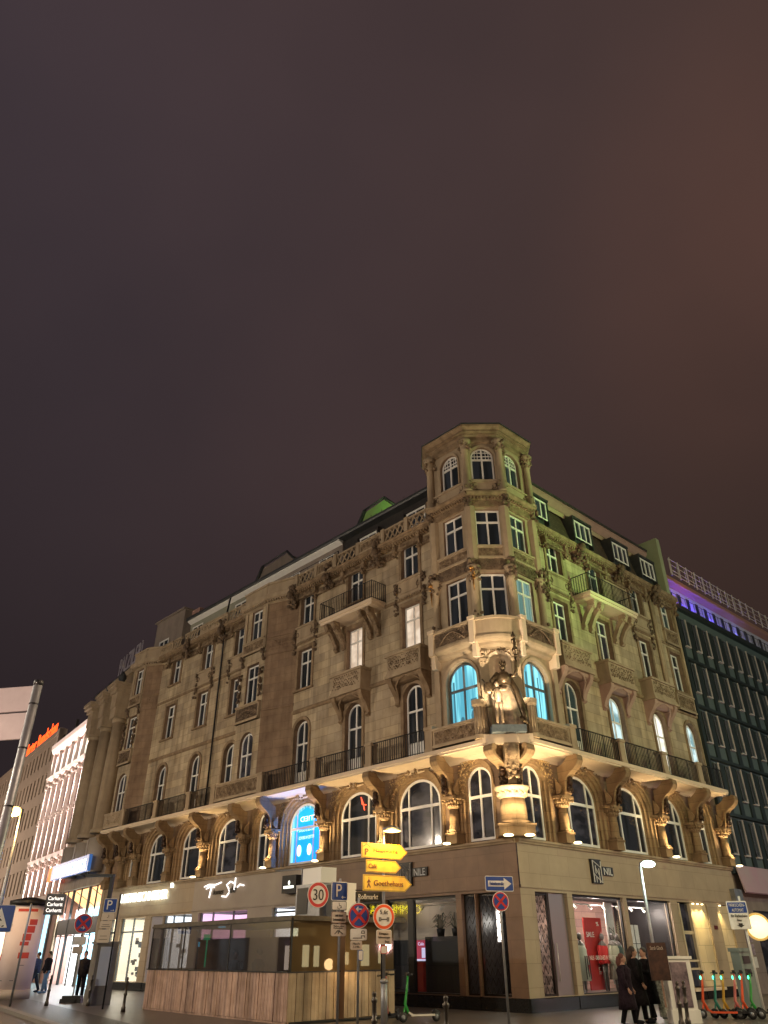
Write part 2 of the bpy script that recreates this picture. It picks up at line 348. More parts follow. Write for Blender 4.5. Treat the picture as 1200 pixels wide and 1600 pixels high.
def empty(name, W, label=None, cat=None, group=None):
    o = D.objects.new(name, None); col.objects.link(o); o.empty_display_size = 0.3
    if not isinstance(W, Matrix): W = Matrix.Translation(W)
    place(o, W); tag(o, label, cat, group); return o
def tag(o, label=None, cat=None, group=None, kind=None):
    if label: o['label'] = label
    if cat: o['category'] = cat
    if group: o['group'] = group
    if kind: o['kind'] = kind
    return o
def dup(src, W, parent=None):
    """copy a mesh object and its children, set at world matrix W"""
    o = src.copy(); col.objects.link(o); W0 = WM[src.name]
    place(o, W, parent)
    for ch in src.children:
        c = ch.copy(); col.objects.link(c)
        place(c, W @ (W0.inverted() @ WM[ch.name]), o)
        for g in ch.children:
            e = g.copy(); col.objects.link(e); place(e, W @ (W0.inverted() @ WM[g.name]), c)
    return o
def text(body, width, height, mt, W, parent=None, name='lettering', extrude=0.01, mirror=False, spacing=1.0, shear=0.0):
    """lettering; W: matrix with x = reading direction, z = up, -y = front; origin at centre"""
    cu = D.curves.new('t', 'FONT'); cu.body = body; cu.size = 1.0; cu.extrude = 0.0; cu.space_character = spacing
    cu.resolution_u = 3; cu.shear = shear
    to = D.objects.new('t', cu); col.objects.link(to); bpy.context.view_layer.update()
    me = D.meshes.new_from_object(to.evaluated_get(bpy.context.evaluated_depsgraph_get()))
    D.objects.remove(to); D.curves.remove(cu)
    xs = [v.co.x for v in me.vertices]; ys = [v.co.y for v in me.vertices]
    x0, x1, y0, y1 = min(xs), max(xs), min(ys), max(ys)
    sx = width/(x1-x0); sy = height/(y1-y0)
    if mirror: sx = -sx
    vs = []; fs = []
    n = len(me.vertices)
    for v in me.vertices: vs.append(((v.co.x-(x0+x1)/2)*sx, -extrude, (v.co.y-(y0+y1)/2)*sy))
    for p in me.polygons: fs.append(list(p.vertices))
    ec = {}
    for p in me.polygons:
        for a, b in p.edge_keys: ec[(a, b)] = ec.get((a, b), 0)+1
    if extrude > 0.004:
        for v in list(vs): vs.append((v[0], 0.0, v[2]))
        for (a, b), c in ec.items():
            if c == 1: fs.append([a, b, b+n, a+n])
    D.meshes.remove(me)
    mesh = D.meshes.new(name); mesh.from_pydata(vs, [], fs); mesh.materials.append(mt); mesh.update()
    o = D.objects.new(name, mesh); col.objects.link(o); place(o, W, parent); return o

# ------------------------------------------------------------------ ornament
def scroll(mb, u, z, o, r, sgn, th, fat=0.16):
    pts = []; rad = []
    for k in range(11):
        t = k/10.0; a = th + sgn*t*5.2; q = r*(1-0.78*t)
        pts.append((u+math.cos(a)*q, o+0.03, z+math.sin(a)*q)); rad.append(r*fat*(1.05-0.5*t))
    mb.tube(pts, rad, 4, True, True)
def leaf(mb, u, z, o, r, a):
    c, s_ = math.cos(a), math.sin(a)
    def q(x, y, h): return (u+x*c-y*s_, o+h, z+x*s_+y*c)
    pts = [q(-r, 0, 0), q(-r*.1, r*.42, 0), q(r, 0, .02), q(-r*.1, -r*.42, 0), q(0, 0, r*.62)]
    i = [mb.P(*p) for p in pts]
    for k in range(4): mb.face([i[k], i[(k+1) % 4], i[4]])
def carve(mb, u0, u1, z0, z1, o, cell=0.24, seed=1):
    rg = random.Random(seed)
    nu = max(1, round((u1-u0)/cell)); nz = max(1, round((z1-z0)/cell)); du = (u1-u0)/nu; dz = (z1-z0)/nz
    for i in range((nu+1)//2):
        for j in range(nz):
            r = min(du, dz)*0.5*rg.uniform(0.8, 1.08); th = rg.uniform(0, 6.28); k = rg.random()
            uu = u0+du*(i+.5)+rg.uniform(-.15, .15)*du; zz = z0+dz*(j+.5)+rg.uniform(-.12, .12)*dz
            for mir in ((0, 1) if i != nu-1-i else (0,)):
                U = uu if not mir else u0+u1-uu; S = 1 if not mir else -1; T_ = th if not mir else math.pi-th
                if k < 0.62: scroll(mb, U, zz, o, r, S, T_)
                leaf(mb, U+S*du*.28, zz+dz*.22, o, r*.75, T_+S*.9)
                leaf(mb, U-S*du*.22, zz-dz*.28, o, r*.6, T_-S*1.7)
def lumps(mb, u0, u1, o0, o1, z0, z1, n, r, seed=1):
    rg = random.Random(seed)
    for _ in range(n):
        q = r*rg.uniform(.55, 1.15)
        mb.ball((rg.uniform(u0, u1), rg.uniform(o0, o1), rg.uniform(z0, z1)), (q, q*rg.uniform(.7, 1), q*rg.uniform(.7, 1.3)), 6, 4)
def dentils(mb, u0, u1, o0, o1, z0, z1, step):
    n = int((u1-u0)/step)
    for i in range(n):
        a = u0+(i+.25)*(u1-u0)/n; mb.box(a, a+step*.5, o0, o1, z0, z1)
def archpts(uc, w_, zs, rise, n=14, d=0.0):
    return [(uc-(w_/2+d)*math.cos(math.pi*k/n), zs+(rise+d)*math.sin(math.pi*k/n)) for k in range(n+1)]
def wall_row(mb, u0, u1, z0, z1, o, ops, depth=0.25, n=14, reveal_mi=None):
    """front face of a wall strip with openings (uc,w,zb,zs,rise) and their reveals"""
    ops = sorted(ops); cur = u0
    for (uc, w_, zb, zs, rise) in ops:
        a, b = uc-w_/2, uc+w_/2
        mb.quad((cur, o, z0), (a, o, z0), (a, o, z1), (cur, o, z1))
        if zb > z0: mb.quad((a, o, z0), (b, o, z0), (b, o, zb), (a, o, zb))
        if rise:
            pts = archpts(uc, w_, zs, rise, n)
            for p, q in zip(pts[:-1], pts[1:]): mb.quad((p[0], o, p[1]), (q[0], o, q[1]), (q[0], o, z1), (p[0], o, z1))
        else:
            pts = [(a, zs), (b, zs)]
            if zs < z1: mb.quad((a, o, zs), (b, o, zs), (b, o, z1), (a, o, z1))
        path = [(a, zb)] + pts + [(b, zb)]
        m0 = mb.m
        if reveal_mi is not None: mb.m = reveal_mi
        for p, q in zip(path[:-1], path[1:]):
            mb.quad((p[0], o, p[1]), (p[0], o-depth, p[1]), (q[0], o-depth, q[1]), (q[0], o, q[1]))
        mb.quad((a, o, zb), (b, o, zb), (b, o-depth, zb), (a, o-depth, zb)); mb.m = m0
        cur = b
    mb.quad((cur, o, z0), (u1, o, z0), (u1, o, z1), (cur, o, z1))
def arch_mould(mb, uc, w_, zb, zs, rise, prof, n=16):
    """stepped moulding around an arched opening; prof: list of (offset, o)"""
    curves = []
    for d, o in prof:
        pts = [(uc-w_/2-d, zb)] + archpts(uc, w_, zs, rise, n, d) + [(uc+w_/2+d, zb)]
        curves.append([mb.P(u, o, z) for u, z in pts])
    for a, b in zip(curves[:-1], curves[1:]):
        for k in range(len(a)-1): mb.face([a[k], a[k+1], b[k+1], b[k]])

# ------------------------------------------------------------------ windows (prototype meshes, then copies)
def bar(mb, a, b, w_, o0=-0.03, o1=0.04):
    (x0, z0), (x1, z1) = a, b
    if abs(x0-x1) < 1e-6: mb.box(x0-w_/2, x0+w_/2, o0, o1, z0, z1)
    else: mb.box(x0, x1, o0, o1, z0-w_/2, z0+w_/2)
def win_mesh(w_, h, rise=0.0, transom=None, muls=(0,), fw=0.07, lattice=False, low_panel=0.0, tm=0.08):
    """frame mesh + pane mesh; local origin bottom centre; h = height to crown"""
    f = MB(); p = MB(); zs = h-rise
    out = [(-w_/2, 0)] + (archpts(0, w_, zs, rise, 16) if rise else [(-w_/2, h), (w_/2, h)]) + [(w_/2, 0)]
    inn = [(-w_/2+fw, fw)] + (archpts(0, w_, zs, rise, 16, -fw) if rise else [(-w_/2+fw, h-fw), (w_/2-fw, h-fw)]) + [(w_/2-fw, fw)]
    n = len(out); oo = 0.045
    A = [f.P(u, oo, z) for u, z in out]; B = [f.P(u, oo, z) for u, z in inn]; Cc = [f.P(u, -0.03, z) for u, z in inn]
    for k in range(n):
        j = (k+1) % n
        f.face([A[k], A[j], B[j], B[k]]); f.face([B[k], B[j], Cc[j], Cc[k]])
    def top(u): return (zs + rise*math.sqrt(max(0, 1-(u/(w_/2))**2))) if rise else h
    if transom: bar(f, (-w_/2+fw, transom), (w_/2-fw, transom), tm, -0.02, 0.055)
    for mu in muls: bar(f, (mu, 0.03), (mu, top(abs(mu)+0.03)-0.03), 0.075, -0.02, 0.05)
    if lattice:
        for q in (0.33, 0.66):
            z = transom+(h-transom)*q; hw = (w_/2)*math.sqrt(max(0, 1-max(0, (z-zs)/rise)**2)) if z > zs else w_/2
            bar(f, (-hw+.05, z), (hw-.05, z), 0.035, -0.01, 0.03)
        for q in (-.62, -.36, .36, .62):
            bar(f, (q*w_/2, transom), (q*w_/2, top(q*w_/2)-0.04), 0.03, -0.01, 0.032)
    if low_panel: f.box(-w_/2+fw, w_/2-fw, -0.02, 0.02, 0, low_panel)
    p.face([p.P(u, 0.0, z) for u, z in inn][::-1])
    return f, p
WK = {}
def wproto(key, mt='frame', **k):
    f, p = win_mesh(**k); WK[key] = (f, p, mt, {})
def window(key, F, u, o, z, parent, pane='pane_dark', name='window'):
    f, p, mt, cache = WK[key]; W = fmat(F, u, o, z)
    if 'f' not in cache:
        w1 = f.build(name, M[mt], parent=parent, M_=W); cache['f'] = w1.data
    else:
        w1 = D.objects.new(name, cache['f']); col.objects.link(w1); place(w1, W, parent)
    if pane not in cache:
        q = p.build('pane', M[pane], parent=w1, M_=W); cache[pane] = q.data
    else:
        q = D.objects.new('pane', cache[pane]); col.objects.link(q); place(q, W, w1)
    return w1
wproto('f3', w_=1.10, h=2.10, transom=1.42)
wproto('f4', w_=1.08, h=1.80, transom=1.20)
wproto('f2', w_=1.12, h=3.15, rise=0.55, transom=2.05, low_panel=0.75)
wproto('wide', w_=2.25, h=2.55, rise=0.95, transom=1.5, muls=(-0.62, 0.62), fw=0.09, tm=0.11)
wproto('narrow', w_=1.18, h=2.55, rise=0.55, transom=1.5, muls=(0.0,), fw=0.08, tm=0.10)
wproto('tower2', mt='frame_dark', w_=1.52, h=2.45, rise=0.74, transom=1.42, muls=(0.0,), fw=0.06, tm=0.1)
wproto('tower5', w_=1.04, h=1.80, rise=0.50, transom=1.18, muls=(0,), lattice=True)
wproto('attic', w_=1.35, h=0.95, muls=(0,), fw=0.09)
wproto('dormer', w_=1.40, h=1.05, muls=(-.23, .23), fw=0.08)
wproto('office', mt='frame_dark', w_=0.42, h=1.62, muls=(), fw=0.05)

# ================================================================== GROUND
def PL(u, o=0.0): return C0 + dL*u + nL*o
def PR(u, o=0.0): return C0 + dR*u + nR*o
def wp(v): return (v.x, -v.y)
g = MB(); g.quad((-700, 700, 0), (700, 700, 0), (700, -900, 0), (-700, -900, 0))
tag(g.build('ground', M['paving']), kind='structure')
# road along the front (lower left), kerb, cobble strip
a0, a1 = G(-60, 1558), G(75, 1606); rd = (a1-a0).normalized(); rn_ = Vector((rd.y, -rd.x, 0))
if rn_.y > 0: rn_ = -rn_
p0, p1 = a0-rd*60, a1+rd*7
g = MB(); g.face([g.P(*wp(q), 0.004) for q in (p0, p1, p1+rn_*14, p0+rn_*14)]); tag(g.build('road', M['asphalt']), kind='structure')
g = MB(); q0, q1 = p0, p1
g.plan([wp(q0), wp(q1), wp(q1-rn_*0.25), wp(q0-rn_*0.25)], 0.0, 0.10); tag(g.build('kerb', M['kerb']), kind='structure')
g = MB(); g.face([g.P(*wp(q), 0.006) for q in (p0-rn_*0.26, p1-rn_*.26+rd*18, p1-rn_*2.0+rd*18, p0-rn_*2.6)]); tag(g.build('cobble_strip', M['cobble']), kind='structure')
g = MB(); g.face([g.P(*wp(q), 0.005) for q in (PR(17, 4.6), PR(-6, 5.2), PR(-6, 4.9), PR(17, 4.3))]); tag(g.build('paving_band', M['kerb']), kind='structure')

# ================================================================== CORNER BUILDING
B = empty('corner_building', C0, 'ornate sandstone corner building with an octagonal corner turret and floodlit arcade', 'building')
ZS, ZD = 5.0, 8.28
# ---- ground floor cladding
def gf_wall(F, u0, u1, ops, mt, band=True):
    b = MB(F); wall_row(b, u0, u1, 0.38, 3.5, 0.0, [(c, w_, 0.4, 3.42, 0) for c, w_ in ops], depth=0.28)
    b.build('wall', M[mt], F, B)
    b = MB(F); b.quad((u0, 0.03, 3.5), (u1, 0.03, 3.5), (u1, 0.03, 4.9), (u0, 0.03, 4.9)); b.quad((u0, 0.0, 3.5), (u1, 0.0, 3.5), (u1, 0.03, 3.5), (u0, 0.03, 3.5))
    b.box(u0, u1, 0.03, 0.055, 3.52, 3.60)
    b.build('fascia', M[mt], F, B)
    b = MB(F); cur = u0
    for c, w_ in sorted(ops)+[(u1+1, 2)]:
        a = min(c-w_/2, u1)
        if a-cur > 0.02: b.box(cur+0.0, a, -0.2, 0.045, 0.0, 0.38)
        if c < u1: b.box(c-w_/2, c+w_/2, -0.25, 0.02, 0.0, 0.36)
        cur = c+w_/2
    b.build('plinth', M['plinth'], F, B)
opsL = [(1.34, 1.28), (2.33, 0.62), (4.72, 3.64), (8.75, 3.9)]
gf_wall(FL, 0.0, 10.8, opsL, 'clad_brown')
gf_wall(FL, 10.8, 20.9, [(13.0, 2.0), (18.1, 4.3)], 'clad_grey')
gf_wall(FL, 20.9, 31.2, [(22.35, 2.9), (24.5, 1.3), (27.25, 2.85), (29.6, 0.8)], 'clad')
opsR = [(1.7, 1.84), (4.58, 3.3), (8.12, 3.28), (10.87, 1.08), (12.15, 1.4), (14.4, 1.15)]
gf_wall(FR, 0.0, 15.9, opsR, 'clad')
for F, u1 in ((FL, 31.2), (FR, 15.9)):
    b = MB(F); b.side([(0, 4.88), (0.1, 4.88), (0.12, 4.93), (0.17, 4.96), (0.17, 5.03), (0, 5.05)], 0.0, u1)
    b.build('sill_cornice', M['stone_plain'], F, B)
# ---- arcade storey
aL_w = [(4.75, 1), (8.42, 1), (12.12, 1), (18.25, 1), (21.85, 1), (25.55, 1), (1.6, 0), (15.2, 0), (28.42, 0)]
aR_w = [(4.4, 1), (7.98, 1), (11.3, 1), (1.45, 0), (14.1, 0)]
colL = [2.6, 6.42, 10.2, 14.0, 16.4, 20.1, 23.65, 27.5, 29.35, 31.0]; litL = {2.6, 6.42, 10.2, 14.0, 20.1}
colR = [2.72, 6.05, 9.75, 12.8, 15.5]; litR = {2.72, 9.75, 15.5}
DM = 0.34
PROF = [(0.0, -0.30), (0.0, -0.22), (0.07, -0.20), (0.08, -0.12), (0.2, -0.09), (0.21, 0.0), (0.33, 0.03), (0.34, 0.10), (0.42, 0.11), (0.43, 0.0)]
PROFN = [(0.0, -0.30), (0.0, -0.2), (0.06, -0.18), (0.07, -0.08), (0.16, -0.06), (0.17, 0.03), (0.27, 0.05), (0.28, 0.0)]
for F, ws, u1, pad in ((FL, aL_w, 31.2, 0.34), (FR, aR_w, 15.9, 0.34)):
    b = MB(F); ops = []
    for c, k in ws:
        w_ = 2.25 if k else 1.18; d = 0.42 if k else 0.27
        ri = 0.95 if k else 0.55
        ops.append((c, w_+2*d, ZS+.05, ZS+.12+2.55-ri, ri+d))
    wall_row(b, 0.0, u1, ZS, 8.10, 0.0, ops, depth=0.02, n=18)
    b.build('wall', M['stone_red'], F, B)
    for i, (c, k) in enumerate(ws):
        b = MB(F); w_ = 2.25 if k else 1.18; ri = 0.95 if k else 0.55
        arch_mould(b, c, w_, ZS+.05, ZS+.12+2.55-ri, ri, PROF if k else PROFN)
        if k:
            lumps(b, c-.28, c+.28, .12, .22, 7.70, 7.98, 12, .07, i+3)
            for sg in (-1, 1): b.tube([(c+sg*(.3+t*.13), .12, 7.93-0.0*t+.03*math.sin(t*3)) for t in range(6)], [.05, .035, .045, .03, .04, .02], 5)
        b.build('arch_surround', M['arcade'], F, B)
        pane = 'pane_dark' if (i % 3) else 'pane_dusk'
        if F is FL and c == 12.12:
            window('wide', F, c, -.27, ZS+.12, B, 'pane_cyan'); continue
        window('wide' if k else 'narrow', F, c, -.27, ZS+.12, B, pane)
# carved spandrels
for F, cols, u1 in ((FL, colL, 31), (FR, colR, 15.9)):
    for i, c in enumerate(cols):
        if c > 29.5 and F is FL: continue
        b = MB(F); sd = 5+i
        hw = 1.0 if (c not in (16.4, 14.0)) else .6
        for sg in (-1, 1):
            for j, (h0, h1, ww) in enumerate(((7.72, 7.92, 1.05), (7.5, 7.72, .78), (7.28, 7.5, .58), (7.0, 7.28, .42), (6.75, 7.0, .3))):
                ww = min(ww, hw*1.0); a, b_ = c+sg*.16, c+sg*(.16+ww)
                if min(a, b_) < 0.2 or max(a, b_) > u1: continue
                carve(b, min(a, b_), max(a, b_), h0, h1, 0.03, .17, sd+j)
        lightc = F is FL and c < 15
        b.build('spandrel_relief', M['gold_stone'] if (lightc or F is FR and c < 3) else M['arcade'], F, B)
# columns
def column_proto(W):
    b = MB(); b.lathe([(0.21, .42), (0.23, .5), (0.19, .56), (0.185, .9), (0.165, 1.28)], (0, 0), 14)
    b.box(-.26, .26, -.28, .2, 0.04, 0.40); b.box(-.29, .29, -.28, .24, 0.34, 0.42)
    for sg in (-1, 1): b.ball((sg*.2, .16, .47), .06)
    o = b.build('column', M['arcade'], parent=B, M_=W)
    c = MB(); c.lathe([(0.17, 1.24), (0.2, 1.28), (0.2, 1.36), (0.27, 1.5), (0.33, 1.56)], (0, 0), 12)
    c.plan([(-.36, -.3), (.36, -.3), (.42, .0), (.3, .33), (-.3, .33), (-.42, .0)], 1.56, 1.66)
    rg = random.Random(4)
    for k in range(14):
        a = R_(k*360/14); 
        for r, z in ((.21, 1.36), (.27, 1.47)):
            c.ball((math.cos(a+z)*r, math.sin(a+z)*r, z), (.055, .055, .07), 6, 4)
    for sg in (-1, 1):
        c.tube([(sg*.2, .2, 1.62), (sg*.34, .24, 1.6), (sg*.36, .26, 1.5), (sg*.28, .25, 1.47), (sg*.27, .25, 1.53)], .035, 5)
    c.build('capital', M['arcade'], parent=o, M_=W)
    u = MB(); u.lathe([(0.02, -.02), (0.13, 0.0), (0.15, .03), (0.11, .06)], (0, .47), 12)
    u.build('uplight', M['uplight'], parent=o, M_=W)
    return o
def column_dark(W, src):
    o = D.objects.new('column', src.data); col.objects.link(o); place(o, W, B)
    for ch in src.children:
        if 'capital' in ch.name:
            c = ch.copy(); col.objects.link(c); place(c, W, o)
def console_mesh():
    b = MB()
    outer = [(.30, 1.66), (.35, 1.8), (.38, 1.95), (.40, 2.12), (.46, 2.28), (.60, 2.42), (.80, 2.54), (.96, 2.67), (1.04, 2.82), (1.03, 2.96), (.97, 3.05)]
    inner = [(o-.10, z+.03) for o, z in outer]
    web = [(0.0, 1.66)]+outer[:6]+[(.72, 2.56), (.86, 2.72), (.90, 2.9), (.84, 3.05), (.5, 3.05), (.38, 2.9), (.16, 2.75), (0, 2.72)]
    b.side(web, -.075, .075)
    n = len(outer)
    b.side(outer+inner[::-1], -.18, .18)
    b.tube([(-.20, .30, 1.70), (-.2, .42, 2.2)], .02, 4); b.tube([(.20, .30, 1.70), (.2, .42, 2.2)], .02, 4)
    b.tube([(-.19, .93, 2.96), (.19, .93, 2.96)], .10, 10)
    b.side([(-0.0, 1.7), (.16, 1.74), (.24, 1.85), (.25, 1.95), (.0, 2.3)], -.30, -.24); b.side([(-0.0, 1.7), (.16, 1.74), (.24, 1.85), (.25, 1.95), (.0, 2.3)], .24, .30)
    return b
def mask_mesh():
    b = MB(); rg = random.Random(9)
    b.ball((0, .47, 2.12), (.12, .11, .16), 8, 6); b.ball((0, .42, 1.86), (.16, .12, .14), 8, 5)
    for k in range(10): b.ball((rg.uniform(-.14, .14), .46+rg.uniform(-.04, .08), rg.uniform(1.72, 2.05)), rg.uniform(.035, .06), 6, 4)
    b.lathe([(.10, 2.2), (.13, 2.26), (.05, 2.34)], (0, .46), 8)
    return b
cons, mask = console_mesh(), mask_mesh()
W = fmat(FL, 2.6, .2, ZS); col0 = column_proto(W)
cn0 = cons.build('console', M['arcade'], parent=B, M_=W); mk0 = mask.build('carved_mask', M['bronze_dark'], parent=cn0, M_=W)
for F, cols, lit in ((FL, colL, litL), (FR, colR, litR)):
    for c in cols:
        if F is FL and c == 2.6: pass
        else:
            W = fmat(F, c, .2, ZS)
            if c in lit: dup(col0, W, B)
            else: column_dark(W, col0)
            dup(cn0, W, B)
        if c in lit:
            p = 1.0
            lamp('SPOT', 'column_uplight', fpt(F, c, .80, ZS+.12), (1.0, 0.72, 0.36), 420*p, fpt(F, c, .50, ZS+2.6), .05, 110, .9)
# big corner column
dg = (nL+nR).normalized(); FC = fr_from(C0+dg*.10, Vector((1, 0.02, 0)), 1)
b = MB(FC); b.lathe([(.56, .42), (.60, .5), (.47, .56), (.46, .95), (.42, 1.32)], (0, .0), 24)
b.box(-.62, .62, -.3, .45, .04, .40); b.box(-.66, .66, -.3, .52, .34, .42)
b.build('corner_column', M['arcade'], parent=B, M_=FC[0] @ Matrix.Translation((0, 0, ZS)))
cc = D.objects['corner_column']
b = MB(FC); b.lathe([(.43, 1.28), (.46, 1.34), (.5, 1.45), (.6, 1.6), (.66, 1.66)], (0, 0), 24)
for k in range(40):
    a = R_(k*9); b.ball((math.cos(a)*.5, math.sin(a)*.5, 1.42+.05*(k % 3)), (.06, .06, .08), 6, 4)
b.build('capital', M['stone_plain'], parent=cc, M_=FC[0] @ Matrix.Translation((0, 0, ZS)))
for sg in (-1, 1):
    b = MB(FC); b.lathe([(0.02, -.02), (0.16, 0.0), (0.18, .03), (0.13, .06)], (sg*.36, .66), 12)
    b.build('uplight', M['uplight'], parent=cc, M_=FC[0] @ Matrix.Translation((0, 0, ZS)))
    lamp('SPOT', 'column_uplight', FC[0] @ Vector((sg*.75, -1.3, ZS+.05)), (1.0, 0.74, 0.40), 850, FC[0] @ Vector((sg*.3, -.35, ZS+3)), .05, 105, .9)
for T_ in (PL(.05, .98), PR(-.05, .98)):
    dv = (T_-(C0+dg*.1)); dv.z = 0; ln = dv.length; dv.normalize(); xd = Vector((-dv.y, dv.x, 0))
    base = T_-dv*.98
    Fk = fr_from(base, xd, 1)
    if (Fk[0].to_3x3() @ Vector((0, -1, 0))).dot(dv) < 0: Fk = fr_from(base, -xd, 1)
    W = Fk[0] @ Matrix.Translation((0, .10, ZS)) @ Matrix.Diagonal((1.25, 1.15, 1, 1)); dup(cn0, W, B)
# carved shield under the statue
b = MB(FC); b.side([(0, 1.7), (.35, 1.75), (.5, 2.1), (.72, 2.6), (.86, 3.05), (0, 3.06)], -.15, .15)
b.side([(0, 2.2), (.5, 2.3), (.75, 2.7), (.84, 3.05), (0, 3.06)], -.26, .26)
carve(b, -.26, .26, 2.45, 3.0, .80, .13, 5); lumps(b, -.2, .2, .5, .7, 1.8, 2.4, 16, .07, 4)
b.ball((0, .88, 2.75), (.2, .08, .24), 10, 6)
b.build('carved_shield', M['carved'], parent=B, M_=FC[0] @ Matrix.Translation((0, 0, ZS)))
# ---- balcony deck
DP = [(0, 7.86), (.12, 7.97), (.30, 8.04), (.55, 8.06), (1.0, 8.06), (1.0, 8.12), (1.04, 8.14), (1.04, 8.28), (0, 8.28)]
for F, ua, ub in ((FL, .07, 31.2), (FR, -.06, 15.3)):
    b = MB(F); b.side(DP, ua, ub); o = b.build('balcony_deck', M['soffit'], F, B)
b = MB(); ring = [PL(.07, 0), PL(.07, 1.04), PR(-.06, 1.04), PR(-.06, 0), C0]
b.plan([wp(q) for q in ring], 8.06, 8.28); b.build('balcony_deck', M['soffit'], parent=B)
# bright moulded corner block below the statue
b = MB(); b.plan([wp(q) for q in (PL(.25, .5), PL(.25, 1.12), PR(.12, 1.12), PR(.12, .5))], 8.10, 8.42); b.build('statue_plinth', M['soffit'], parent=B)
# deck furniture: stone posts, iron railings, stone parapets
def post(F, u, o=.86, z=8.28, h=.95, w_=.36, mt='stone_plain'):
    b = MB(F); b.box(u-w_/2, u+w_/2, o-w_/2, o+.16, z, z+h); b.box(u-w_/2-.04, u+w_/2+.04, o-w_/2-.04, o+.20, z+h-.12, z+h); b.box(u-w_/2-.03, u+w_/2+.03, o-w_/2-.03, o+.19, z, z+.12)
    b.build('parapet_post', M[mt], F, B)
def railing(F, u0, u1, o=.92, z=8.28, h=.92, ends=False, o2=0.0, step=.125):
    b = MB(F)
    def run(p, q):
        L2 = math.hypot(q[0]-p[0], q[1]-p[1]); n = max(2, int(L2/step))
        for zz, t in ((z+.07, .018), (z+h, .024)): b.tube([(p[0], p[1], zz), (q[0], q[1], zz)], t, 4, False)
        for k in range(n+1):
            x = p[0]+(q[0]-p[0])*k/n; y = p[1]+(q[1]-p[1])*k/n; r = .011 if k % 8 else .018
            b.box(x-r, x+r, y-r, y+r, z, z+h)
    run((u0, o), (u1, o))
    if ends: run((u0, o2), (u0, o)); run((u1, o2), (u1, o))
    b.build('iron_railing', M['iron'], F, B)
def parapet(F, u0, u1, o, z0, z1, mt='carved', seed=3, cell=.2):
    b = MB(F); b.box(u0, u1, o-.16, o, z0, z1); b.box(u0, u1, o-.2, o+.06, z1, z1+.09); b.box(u0, u1, o-.18, o+.05, z0, z0+.1)
    p = b.build('parapet', M['stone_plain'], F, B)
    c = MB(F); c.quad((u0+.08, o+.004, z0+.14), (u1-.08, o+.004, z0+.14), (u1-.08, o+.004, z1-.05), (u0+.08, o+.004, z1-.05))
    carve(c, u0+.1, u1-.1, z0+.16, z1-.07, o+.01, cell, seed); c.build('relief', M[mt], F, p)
postsL = [3.0, 6.5, 10.2, 14.3, 18.5, 21.0, 24.6, 28.6]
for u in postsL: post(FL, u)
for a, b_ in ((3.2, 6.3), (6.7, 10.0), (10.4, 14.1), (18.7, 20.8), (21.2, 24.4), (24.8, 28.4)): railing(FL, a, b_)
parapet(FL, 14.5, 18.3, .98, 8.34, 9.12); parapet(FL, 28.8, 31.1, .98, 8.34, 9.12, 'stone_plain')
parapet(FL, .55, 2.8, .98, 8.36, 9.02, seed=8, cell=.16); parapet(FR, .45, 2.65, .98, 8.36, 9.02, seed=8, cell=.16)
for u in (2.85, 6.3, 9.7, 12.9): post(FR, u)
for a, b_ in ((3.05, 6.1), (6.5, 9.5), (9.9, 12.7), (13.1, 15.2)): railing(FR, a, b_)
# ---- upper storeys: walls
f2L = [4.75, 8.6, 12.5, 18.85, 22.45, 26.3]; f2R = [4.7, 8.05, 11.85, 14.95]
def surround(F, c, w_, zb, zt, rise=0):
    b = MB(F); t = .16
    if rise: arch_mould(b, c, w_, zb, zt-rise, rise, [(0, -.02), (0, .045), (t, .06), (t+.01, 0)])
    else:
        b.box(c-w_/2-t, c-w_/2, 0, .05, zb, zt); b.box(c+w_/2, c+w_/2+t, 0, .05, zb, zt); b.box(c-w_/2-t, c+w_/2+t, 0, .06, zt, zt+.18)
        b.box(c-w_/2-t-.05, c+w_/2+t+.05, 0, .13, zb-.1, zb)
    b.build('window_surround', M['stone_mid'], F, B)
paneL = {('3', 4.75): 'pane_warm', ('3', 8.6): 'pane_warm'}
paneR = {('2', 4.7): 'pane_green', ('2', 8.05): 'pane_cool', ('2', 11.85): 'pane_white', ('2', 14.95): 'pane_cool', ('4', 11.85): 'pane_green', ('4', 8.05): 'pane_green', ('4', 14.95): 'pane_green', ('3', 14.95): 'pane_green'}
